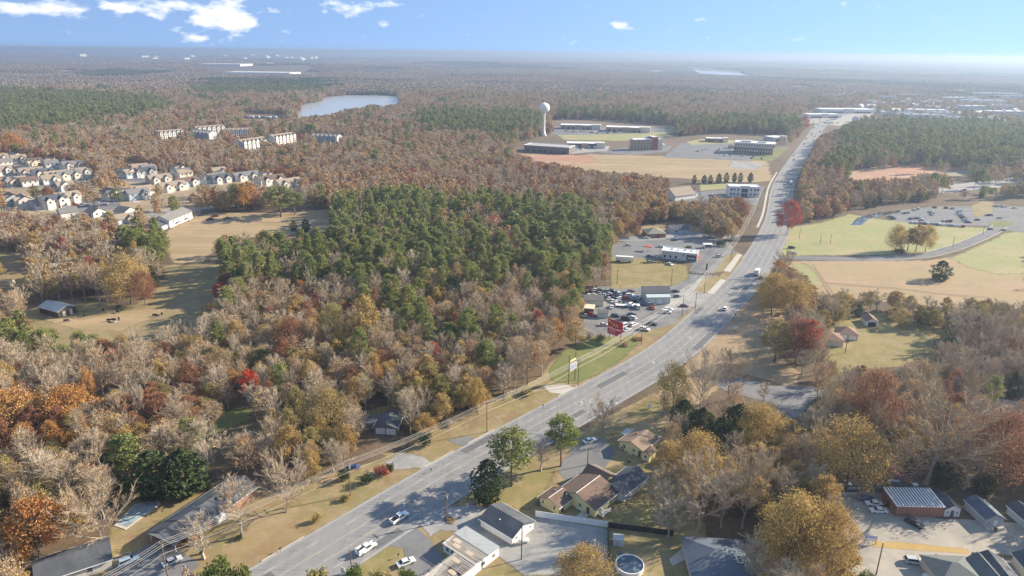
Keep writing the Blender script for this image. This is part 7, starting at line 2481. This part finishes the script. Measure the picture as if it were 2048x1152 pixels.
MB().poly([(4.64, -.9, 1.4), (4.64, .9, 1.4), (4.36, .85, 2.12), (4.36, -.85, 2.12)]).build('windscreen', M_cglass, o)
for xx in (-2.2, 4.4):
    for s_ in (-1, 1):
        MB().tube((xx, s_ * .8, .45), (xx, s_ * 1.1, .45), .45, .45, 12).build('wheel', M_tyre, o)
# restaurant
zr = lambda zx, zy: (1280 + zx / 11.38, 470 + zy / 11.38)
REST = [(220, 500, 'blue', 'sedan', -12), (450, 525, 'silver', 'sedan', -12), (680, 555, 'white', 'sedan', -12), (900, 585, 'white', 'sedan', -14), (680, 680, 'white', 'sedan', -60), (470, 280, 'silver', 'sedan', -10), (1810, 505, 'silver', 'suv', 10), (240, 640, 'grey', 'suv', 20),
        (150, 85, 'white', 'sedan', 0), (850, 75, 'silver', 'suv', 20), (780, 130, 'black', 'sedan', 15), (870, 100, 'white', 'sedan', 10), (1560, 275, 'blue', 'suv', 0)]
for j, (zx, zy, c_, k, hd) in enumerate(sorted(REST)):
    car_px(k, c_, *zr(zx, zy), hd, f'{PWORD.get(c_, c_)} {k} near the drive-through restaurant, {ORD[j]} from the left', group='vehicles around the restaurant')
car_px('sedan', 'silver', 1256, 492, 10, 'silver car alone in the empty end of the restaurant lot')
# far car park
zp = lambda zx, zy: (1700 + zx / 5.885, 395 + zy / 5.885)
PARK = [(730 + i * 46, 302 + i * 3.4, 0) for i in range(14)] + [(715, 255, 1), (775, 250, 1), (825, 245, 1), (845, 270, 1), (1140, 285, 1), (1180, 285, 1), (1110, 280, 1), (1290, 165, 2), (1280, 190, 2), (1300, 210, 2), (1315, 230, 2), (1335, 250, 2), (1355, 275, 2), (1390, 300, 2), (1375, 288, 2),
                                                            (945, 175, 1), (975, 190, 1), (960, 205, 1), (475, 225, 3), (490, 240, 3), (510, 255, 3), (760, 150, 4), (800, 140, 4), (1000, 122, 4), (1130, 128, 4), (1212, 132, 4), (1710, 105, 5), (1750, 110, 5), (1815, 115, 5), (1620, 210, 5), (1650, 215, 5), (1760, 250, 5),
                                                            (1500, 270, 5), (1650, 380, 5), (650, 188, 4), (690, 182, 4), (1805, 390, 5), (1935, 130, 5)]
rowname = ['front row of the far car park', 'middle of the far car park', 'slanting row of the far car park', 'corner by the pond', 'back row of the far car park', 'outer end of the far car park']
for r_ in range(6):
    cs = sorted(c for c in PARK if c[2] == r_)
    for j, (zx, zy, _) in enumerate(cs):
        c_ = ['white', 'silver', 'white', 'grey', 'black', 'white', 'silver', 'white', 'blue', 'white', 'red'][(j * 5 + r_ * 3) % 11]
        k = ['sedan', 'suv', 'sedan'][(j + r_) % 3]
        car_px(k, c_, *zp(zx, zy), 72 if r_ in (0, 1, 4) else (5 if r_ != 5 else 20), f'{c_} {k} in the {rowname[r_]}, {ORD[j]} from the left', group='cars in the far car park', near=False)
# office, dealership and shops
zo = lambda zx, zy: (1300 + zx / 4.609, 180 + zy / 4.609)
OFF = [(440, 568), (490, 553), (520, 543), (505, 548), (600, 580), (615, 565), (635, 555), (645, 545), (685, 610), (700, 600), (750, 612), (745, 600), (860, 610), (845, 600), (935, 632), (950, 620), (1040, 638), (1060, 612), (1030, 630), (725, 585), (738, 590)]
for j, (zx, zy) in enumerate(sorted(OFF)):
    c_ = ['black', 'white', 'silver', 'white', 'blue', 'grey'][j % 6]
    car_px(['sedan', 'suv'][j % 2], c_, *zo(zx, zy), 62 + 4 * (j % 3), f'{c_} car in the office car park, {ORD[j]} from the left', group='cars at the three-storey office', near=False)
zs = lambda zx, zy: (1000 + zx / 5.76, 180 + zy / 5.76)
gg = np.random.default_rng(4)
k_ = 0
for rn, x0, x1, y0, y1, n in (('nearer shop', 745, 980, 470, 488, 14), ('farther shop', 1030, 1400, 482, 505, 20), ('white dealership', 760, 960, 675, 702, 10)):
    for j in range(n):
        c_ = ['white', 'white', 'silver', 'red', 'white', 'black', 'blue'][int(gg.integers(7))]
        zx = x0 + (x1 - x0) * (j + .5) / n
        car_px(['sedan', 'suv'][j % 2], c_, *zs(zx, y0 + (y1 - y0) * gg.random()), 60 + gg.normal() * 6, f'{c_} car parked at the {rn}, {ORD[j]} from the left', group=f'cars at the {rn}', near=False)
for j, (zx, zy) in enumerate([(585, 590), (620, 575), (700, 560), (750, 540), (800, 555), (880, 530), (690, 545), (960, 540)]):
    car_px('sedan', ['silver', 'white', 'red', 'white'][j % 4], zx / 4.551, 290 + zy / 4.551, 20, f'{["silver", "white", "red", "white"][j % 4]} car on the townhouse court, {ORD[j]} along', group='cars on the townhouse court', near=False)
for j in range(26):
    zx, zy = 100 + 250 * gg.random(), 245 + 70 * gg.random()
    car_px('sedan', ['white', 'silver', 'blue', 'white'][j % 4], 1600 + zx / 4.571, 180 + zy / 4.571, 10 * gg.normal(), 'small car on the shopping centre forecourt', group='cars at the shopping centre', near=False)
for j, (px, py, c_) in enumerate([(1763, 336, 'white'), (1795, 330, 'white'), (1806, 330, 'paleblue'), (1735, 364, 'white')]):
    car_px('van', c_, px, py, 5, f'{PWORD.get(c_, c_)} van on the red clay site, {ORD[j]} listed from the highway', group='vans on the clay site', near=False)
for j, (px, py) in enumerate([(1583, 497), (1587, 508)]):
    car_px('suv', ['black', 'white'][j], px, py, 10, ['black suv on the field edge by the highway', 'white car waiting at the drive mouth'][j], near=False)
for j, (px, py) in enumerate([(430, 434), (455, 438), (420, 440)]):
    car_px('pickup', ['maroon', 'grey', 'black'][j], px, py, 30, f'{["maroon", "grey", "black"][j]} pickup at the edge of the tan field', near=False)

# ------------------------------------------------------------------ poles and wires
def pole_thing(x, y, h, arm, rz, label, name='utility_pole', cat='utility pole', transformer=False, lamp=False):
    o = empty(name, (x, y, 0), rz, label, cat)
    MB().tube((0, 0, -.3), (0, 0, h), .17, .12, 8).build('shaft', M_pole, o)
    if arm:
        MB().box(-.06, .06, -1.25, 1.25, h - .75, h - .6).build('cross_arm', M_pole, o)
        for yy in (-1.15, -.45, .45, 1.15):
            MB().tube((0, yy, h - .6), (0, yy, h - .42), .05, .04, 6).build('insulator', M_trim, o)
    if transformer:
        MB().tube((.32, 0, h - 2.6), (.32, 0, h - 1.6), .26, .26, 10).build('transformer', M_steel, o)
    if lamp:
        MB().tube((0, 0, h - .3), (1.5, 0, h + .1), .04, .04, 5).build('lamp_arm', M_steel, o)
        MB().box(1.3, 1.9, -.14, .14, h + .02, h + .14).build('lamp_head', M_steel, o)
    return o


LINE = [G(120, 1290), G(337, 1162), G(701, 991), G(974, 864), G(1156, 772), G(1282, 690), G(1364, 632), G(1408, 588), G(1462, 522), G(1500, 455), G(1520, 400)]
LH = [11.2, 11.2, 11.3, 11.2, 11.3, 11.3, 11.0, 11.0, 11, 11, 11]
PLAB = ['utility pole below the edge of the car', 'utility pole with cross arm beside the silver parked car', 'utility pole with transformer by the red bushes', 'slim utility pole beside the asphalt apron', 'utility pole next to the twin-post sign',
        'utility pole in front of the car yard', 'utility pole on the verge before the car yard forecourt', 'utility pole on the concrete forecourt edge', 'utility pole by the restaurant entrance', 'utility pole at the roadside trees', 'utility pole near the white office villa']
for j, (p, h) in enumerate(zip(LINE, LH)):
    if j == 0:
        continue
    q0, q1 = LINE[max(0, j - 1)], LINE[min(len(LINE) - 1, j + 1)]
    pole_thing(p[0], p[1], h, True, math.atan2(q1[1] - q0[1], q1[0] - q0[0]), PLAB[j], transformer=j in (2, 6))


def wire(name, pts, r, label, sag=.8, group=None):
    mb = MB()
    for i in range(len(pts) - 1):
        a, b_ = Vector(pts[i]), Vector(pts[i + 1])
        prev = a
        n = 7
        for k in range(1, n + 1):
            t = k / n
            q = a.lerp(b_, t)
            q.z -= sag * 4 * t * (1 - t)
            mb.tube(prev, q, r, r, 4, 0, False)
            prev = q
    return tag(mb.build(name, M_wire), label, 'cable', group)


def line_pts(off, dz):
    out = []
    for j, (p, h) in enumerate(zip(LINE, LH)):
        q0, q1 = np.array(LINE[max(0, j - 1)]), np.array(LINE[min(len(LINE) - 1, j + 1)])
        t = (q1 - q0) / np.linalg.norm(q1 - q0)
        out.append((p[0] + t[1] * off, p[1] - t[0] * off, h + dz))
    return out


for off, dz, lab in [(-1.15, -.4, 'overhead cable nearest the woods'), (-.45, -.4, 'second overhead cable from the woods'), (.45, -.4, 'third overhead cable from the woods'), (1.15, -.4, 'overhead cable nearest the highway')]:
    wire('overhead_cable', line_pts(off, dz), .043, lab, .9)
wire('telephone_cable', line_pts(.2, -3.2), .045, 'lowest thick telephone cable on the roadside poles', 1.0)
o = pole_thing(*G(893, 1043), 9.6, True, rad(45), 'dark pole with transformers at the gravel drive mouth', transformer=True)
pole_thing(*G(1043, 1119), 11.3, False, 0, 'tall plain pole inside the gravel yard')
pole_thing(*G(704, 1150), 7.5, False, 0, 'thin pole on the grass by the utility truck', lamp=True)
pole_thing(*G(1752, 1150), 9.5, False, rad(60), 'leaning pole at the lower car park corner', lamp=True)
pole_thing(*G(974, 866), 7.0, False, 0, 'short stub pole beside the verge pole') if False else None
pole_thing(*G(1690, 706), 8, False, 0, 'pole in front of the brown-roofed garage', lamp=True)
pole_thing(*G(1234, 568), 10, False, 0, 'pole at the corner of the green plot', lamp=True)
pole_thing(*G(1342, 572), 10, False, 0, 'pole behind the repair shop', lamp=True)
pole_thing(*G(1390, 620), 9, False, 0, 'pole on the car yard verge', lamp=True)
for j, (px, py) in enumerate([(1640, 488), (1905, 494), (1965, 470), (1598, 478), (1660, 488)]):
    pole_thing(*G(px, py), 7, False, 0, f'thin lamp post in the pale field, {ORD[j]} listed from the drive', name='lamp_post', cat='lamp post', lamp=True)
pole_thing(*G(1318, 525), 9, False, 0, 'lamp post in the restaurant lot', name='lamp_post', cat='lamp post', lamp=True)
pole_thing(*G(1279, 478), 9, False, 0, 'lamp post on the street behind the restaurant', name='lamp_post', cat='lamp post', lamp=True)
pole_thing(*G(1175, 930), 6, False, 0, 'slim lamp post between the yellow houses', name='lamp_post', cat='lamp post', lamp=True)
pole_thing(*G(391, 437), 8, False, 0, 'white-topped pole by the tan field road', lamp=True)
pole_thing(*G(649, 429), 7, False, 0, 'white post at the far side of the tan field')

# ------------------------------------------------------------------ signs
def text_piece(name, s, size, m, parent, loc, rot, extr=.01):
    cu = bpy.data.curves.new(name, 'FONT')
    cu.body = s
    cu.size = size
    cu.align_x = 'CENTER'
    cu.extrude = extr
    tmp = bpy.data.objects.new(name, cu)
    cu.materials.append(m)
    me = bpy.data.meshes.new_from_object(tmp)
    bpy.data.objects.remove(tmp)
    o = bpy.data.objects.new(name, me)
    o.location, o.rotation_euler, o.parent = loc, rot, parent
    COL.objects.link(o)
    return o


M_sign_red = mat('red sign face', (.55, .045, .045), .5, [(.8, (.46, .04, .04), .5, .45, .65)])
M_sign_red2 = mat('crimson sign face', (.56, .05, .10), .5)
M_cream_paint = mat('cream sign paint', (.78, .70, .50), .6)
x0, y0 = G(1217, 678)
x1, y1 = G(1241, 687)
a_ = math.atan2(y1 - y0, x1 - x0)
o = empty('red_billboard', (x0, y0, 0), a_, 'large red two-panel billboard on two posts in front of the car yard', 'billboard')
Ls = math.hypot(x1 - x0, y1 - y0)
for xx in (.4, Ls - .2):
    MB().tube((xx, 0, 0), (xx, 0, 9.8), .16, .14, 8).build('post', M_pole, o)
MB().box(-.6, Ls + .9, -.35, -.17, 6.1, 9.9).build('upper_panel', M_sign_red, o)
MB().box(-.6, Ls + .5, -.35, -.17, 2.9, 5.7).build('lower_panel', M_sign_red2, o)
text_piece('lettering', 'TAX', 2.2, M_cream_paint, o, (Ls / 2 - .2, -.37, 7.0), (math.pi / 2, 0, 0))
MB().lathe([(.45, 0), (.45, .02)], 12).build('logo_disc', M_trim, o, (.35, -.38, 9.0), (math.pi / 2, 0, 0))
for k_, (u0, u1, zz) in enumerate(((.2, 4.4, 5.2), (.1, 3.8, 4.5), (.1, 3.8, 3.7))):
    MB().box(u0, u1, -.38, -.36, zz, zz + .32).build('text_band', mat('pink print', (.75, .42, .45), .6), o)
MB().lathe([(.8, 0), (.8, .02)], 14).build('logo_disc', M_trim, o, (Ls - .6, -.38, 3.6), (math.pi / 2, 0, 0))
x0, y0 = G(1137, 768)
x1, y1 = G(1149.5, 760.5)
a_ = math.atan2(y1 - y0, x1 - x0)
Ls = math.hypot(x1 - x0, y1 - y0)
o = empty('twin_post_sign', (x0, y0, 0), a_, 'white and blue board between two tall wooden posts on the green bank', 'sign')
for xx in (0, Ls):
    MB().tube((xx, 0, 0), (xx, 0, 12.1), .2, .16, 8).build('post', M_pole, o)
MB().box(.2, Ls + .4, -.3, -.2, 5.4, 8.2).build('board', mat('faded board', (.60, .62, .64), .7), o)
for k_ in range(3):
    MB().box(.5 + k_ * 1.35, 1.45 + k_ * 1.35, -.33, -.31, 5.8, 7.8).build('blue_panel', mat('blue print', (.26, .34, .48), .6), o)
MB().box(.2, Ls - .2, -.3, -.2, 9.0, 9.9).build('header_board', mat('straw header', (.66, .58, .34), .7), o)
def small_sign(px, py, w_, h_, z, m, label, rz=-.6, posts=2):
    o = empty('yard_sign', (*G(px, py), 0), rz, label, 'sign')
    MB().box(-w_ / 2, w_ / 2, -.04, .04, z, z + h_).build('panel', m, o)
    for s_ in ((-1, 1) if posts == 2 else (0,)):
        MB().box(s_ * w_ * .42 - .04, s_ * w_ * .42 + .04, .05, .12, 0, z + h_ * (.98 if posts == 2 else .5)).build('post', M_trim, o)


o = empty('sign_board', (*G(1740, 1088), 0), -.1, 'blue and white sign board on posts in the car park', 'sign')
MB().box(-1.3, 1.3, -.06, .06, 1.0, 1.9).build('panel', M_trim, o)
MB().box(-1.3, 1.3, -.06, .06, 1.92, 2.6).build('header_panel', mat('pale blue print', (.42, .50, .66), .6), o)
for xx in (-1.36, 1.36):
    MB().box(xx - .06, xx + .06, -.06, .06, 0, 2.6).build('post', M_pole, o)
small_sign(1299, 818, 1.2, 1.6, .5, M_trim, 'small white sign on the shaded grass by the highway')
small_sign(686, 1150, 1.2, 1.9, .4, M_trim, 'white sign panel beside the highway at the bottom edge')
small_sign(1470, 660, 1.4, 1.3, .6, M_trim, 'white sign on the leafy verge')
small_sign(1314, 242, 16, 10, 8, M_trim, 'white hoarding behind the far green slope', 0)
small_sign(1470, 636, .8, .9, 1.5, R_blue, 'blue road sign beside the leafy verge', posts=1)
small_sign(1412, 548, 1.0, 3.6, 2.6, M_black, 'tall dark pylon sign of the restaurant', .4, 1)
def mailbox(px, py, label):
    o = empty('mailbox', (*G(px, py), 0), rad(42), label, 'mailbox')
    MB().box(-.05, .05, -.05, .05, 0, 1.0).build('post', M_pole, o)
    MB().box(-.28, .28, -.1, .1, 1.0, 1.24).tube((-.28, 0, 1.24), (.28, 0, 1.24), .1, .1, 8).build('box', M_black, o)


for px, py, lab in [(862, 945, 'mailbox at the pale gravel driveway'), (1086, 816, 'mailbox on the dry verge beyond the slim pole'), (748, 1090, 'brown mailbox beside the utility truck'), (561, 1104, 'low mailbox at the drive culvert'), (797, 1116, 'mailbox on the olive grass wedge')]:
    mailbox(px, py, lab)
# small garages on the back lawn
b = Bld('brown_roofed_garage', 'two-door garage with brown hip roof on the back lawn', 'garage', *G(1676, 678), rad(-12))
b.block(0, 8, 0, 8, 2.6, 2.2, 'x', M_greysid, mat('faded brown shingles', (.27, .175, .13), .95, [(.3, (.21, .14, .11), .6, .42, .65)]), .6, 'hip')
for u in (-1.9, 1.9):
    b.door('S', u, 3.1, 2.0, M_trim, name='garage_door')
b.done()
b = Bld('white_garage', 'small white garage with open dark doorway by the hedge line', 'garage', *G(1731, 652), rad(-8))
b.block(0, 5.4, 0, 7.5, 2.5, 1.4, 'y', M_white, mat('faded brown shingles', (.27, .175, .13)), .3)
b.door('S', 0, 3.4, 2.0, M_black, name='doorway')  # flat black panel stands for the shade inside the open garage
b.done()
b = Bld('hidden_house', 'brown-roofed house behind the crimson tree', 'house', *G(1632, 690), rad(-10))
b.block(0, 11, 0, 9, 2.8, 2, 'x', M_cream, MATS['faded brown shingles'], .5, 'hip')
b.done(shield=False)

# ------------------------------------------------------------------ shrubs
SHR = [('gold', 632, 1042, 2.6, 3.4, 'pampas clump alone on the dry verge'), ('olive', 690, 1000, 1.8, 3.0, 'olive shrub in the stone-edged bed by the pole'), ('gold', 696, 1003, 2.4, 1.6, 'pale pampas plume beside the pole bed'), ('cedar', 478, 1080, 1.4, 3.0, 'dark clipped shrub under the leafless tree'),
       ('cedar', 737, 968, 3.6, 5.6, 'round dark shrub in front of the red bushes'), ('cedar', 780, 945, 3.2, 3.4, 'dark upright shrub at the drive mouth'), ('red', 760, 950, 3.0, 6.0, 'pinkish red bush behind the clipped dark shrub'), ('cedar', 690, 962, 3.6, 5.0, 'dark shrub beside the blue parked car'),
       ('cedar', 848, 892, 5.0, 7.0, 'big dark evergreen bush under the wires'), ('green', 710, 1156, 3.6, 5.2, 'bright green bush at the highway edge'), ('green', 815, 1165, 3.8, 5.0, 'bright green bush below the white car'), ('olive', 762, 1165, 3.2, 6.5, 'olive bush between the two bright green ones'),
       ('green', 440, 1160, 6.0, 9.0, 'large bright green bush beside the silver car'), ('olive', 640, 1176, 4.5, 8.0, 'olive bush at the bottom of the highway'), ('bare', 380, 1170, 4.0, 6.5, 'grey twiggy bush below the parked cars'), ('green', 485, 1165, 5, 6, 'green bush next to the large bright one'),
       ('tan', 1250, 690, 1.6, 6.5, 'brown scrub at the foot of the red billboard'), ('tan', 1278, 680, 1.6, 6.0, 'second clump of brown scrub below the car yard'), ('olive', 1200, 680, 2.6, 6.0, 'olive scrub beside the car yard corner'), ('bare', 1180, 676, 3.0, 6.0, 'grey scrub under the gold tree by the car yard'),
       ('cedar', 1800, 507, 3.6, 9.0, 'dark low shrub under the golden field trees'), ('cedar', 1875, 1122, 1.8, 2.2, 'round dark bush beside the green-grey roof'), ('cedar', 1375, 500, 3.0, 7.0, 'dark shrub bank behind the restaurant street'), ('cedar', 1440, 492, 4.0, 9.0, 'dark hedge clump at the street corner'),
       ('gold', 1700, 1130, 3.5, 6.0, 'straw-gold bush beside the sign board'), ('green', 1735, 1160, 2.0, 5.0, 'green weeds at the corner of the lower car park'), ('bare', 1010, 790, 2.2, 6.0, 'scrub at the wood edge above the verge'), ('tan', 950, 820, 2.2, 6.0, 'tan scrub at the wood edge above the pole'),
       ('olive', 1050, 790, 2.4, 6.0, 'olive scrub at the end of the wood edge'), ('bare', 900, 850, 2.2, 5.0, 'scrub under the gold roadside trees'), ('cedar', 320, 985, 2.6, 9.0, 'dark hedge clump behind the pool'), ('cedar', 360, 982, 2.8, 9.0, 'second dark hedge clump behind the pool'),
       ('cedar', 400, 980, 2.8, 9.0, 'third dark hedge clump behind the pool'), ('tan', 900, 1040, .8, 4.0, 'brown weeds around the transformer pole'), ('cedar', 1660, 640, 3.5, 6, 'dark shrub at the end of the hedge line')]
for (k, px, py, h, w_, lab) in SHR:
    shrub(k, *G(px, py), h, w_, lab)
for j in range(24):           # clipped hedge balls round the restaurant lot
    t = j / 23
    px, py = (1283 + t * 92, 526 + t * 8 - 3 * math.sin(t * 3.1)) if j < 16 else (1378 + (j - 16) * 6, 547 + (j - 16) * .5)
    shrub('cedar', *G(px, py), .9, 1.3, f'small clipped shrub edging the restaurant lot, {ORD[j]} along', 'shrubs edging the restaurant lot', 'hedge_shrub')
for j, (px, w_) in enumerate([(1388, 5.5), (1408, 6), (1420, 6), (1437, 6.5), (1452, 6.5), (1468, 5.5), (1480, 6), (1500, 6.5)]):
    x, y = G(px, 367 - (j > 3) * 2)
    plant('cedar', x, y, 8.5 if j < 3 else 10, w_, f'dark conifer, {ORD[j]} in the row behind the white office villa', 'conifers behind the white office villa', j % 2)

M_bin = mat('green bin plastic', (.05, .11, .07), .6)
for px, py, lab in [(1258, 925, 'green wheeled bin behind the yellow cottage'), (1076, 1012, 'green wheeled bin beside the yellow house wing'), (958, 1085, 'green wheeled bin beside the white garage'), (402, 1108, 'green wheeled bin by the brick house drive'), (1990, 1062, 'green wheeled bin beside the grey cabin')]:
    o = empty('wheeled_bin', (*G(px, py), 0), .4, lab, 'bin')
    MB().faces([(-.25, -.3, .08), (.25, -.3, .08), (.25, .3, .08), (-.25, .3, .08), (-.32, -.38, 1.0), (.32, -.38, 1.0), (.32, .38, 1.0), (-.32, .38, 1.0)], [(3, 2, 1, 0), (4, 5, 6, 7), (0, 1, 5, 4), (1, 2, 6, 5), (2, 3, 7, 6), (3, 0, 4, 7)]).build('tub', M_bin, o)
    MB().box(-.34, .34, -.4, .42, 1.01, 1.08).build('lid', M_bin, o)
    for s_ in (-.24, .24):
        MB().tube((s_, .33, .13), (s_ + .06, .33, .13), .13, .13, 8).build('wheel', M_tyre, o)
for px, py, lab in [(1208, 992, 'air-conditioning unit beside the yellow house deck'), (1244, 899, 'air-conditioning unit at the yellow cottage wall'), (1077, 1010, 'air-conditioning unit at the yellow house wing')]:
    o = empty('cooling_unit', (*G(px, py), 0), .3, lab, 'cooling unit')
    MB().box(-.42, .42, -.42, .42, .08, .9).build('casing', M_steel, o)
    MB().lathe([(.36, .9), (.36, .94), (.05, .95)], 12).build('fan_grille', M_black, o)
build_trees()
far_country()
bpy.context.view_layer.update()
for lc in bpy.context.view_layer.layer_collection.children:
    if lc.collection == forms_col:
        lc.exclude = True
# ------------------------------------------------------------------ air
def haze(density=1.9e-4):
    m = bpy.data.materials.new('haze')
    m.use_nodes = True
    N = NT(m.node_tree)
    N.n.remove(N.n['Principled BSDF'])
    pv = N.new('ShaderNodeVolumePrincipled')
    pv.inputs['Color'].default_value = (.47, .60, .78, 1)
    pv.inputs['Density'].default_value = density
    pv.inputs['Anisotropy'].default_value = 0.38
    N.l.new(pv.outputs[0], N.n['Material Output'].inputs['Volume'])
    o = MB().box(-24500, 24500, -24500, 24500, -80, 128).build('haze', m)
    tag(o, 'thin blue autumn haze over the whole landscape', None, None, 'stuff')


haze()
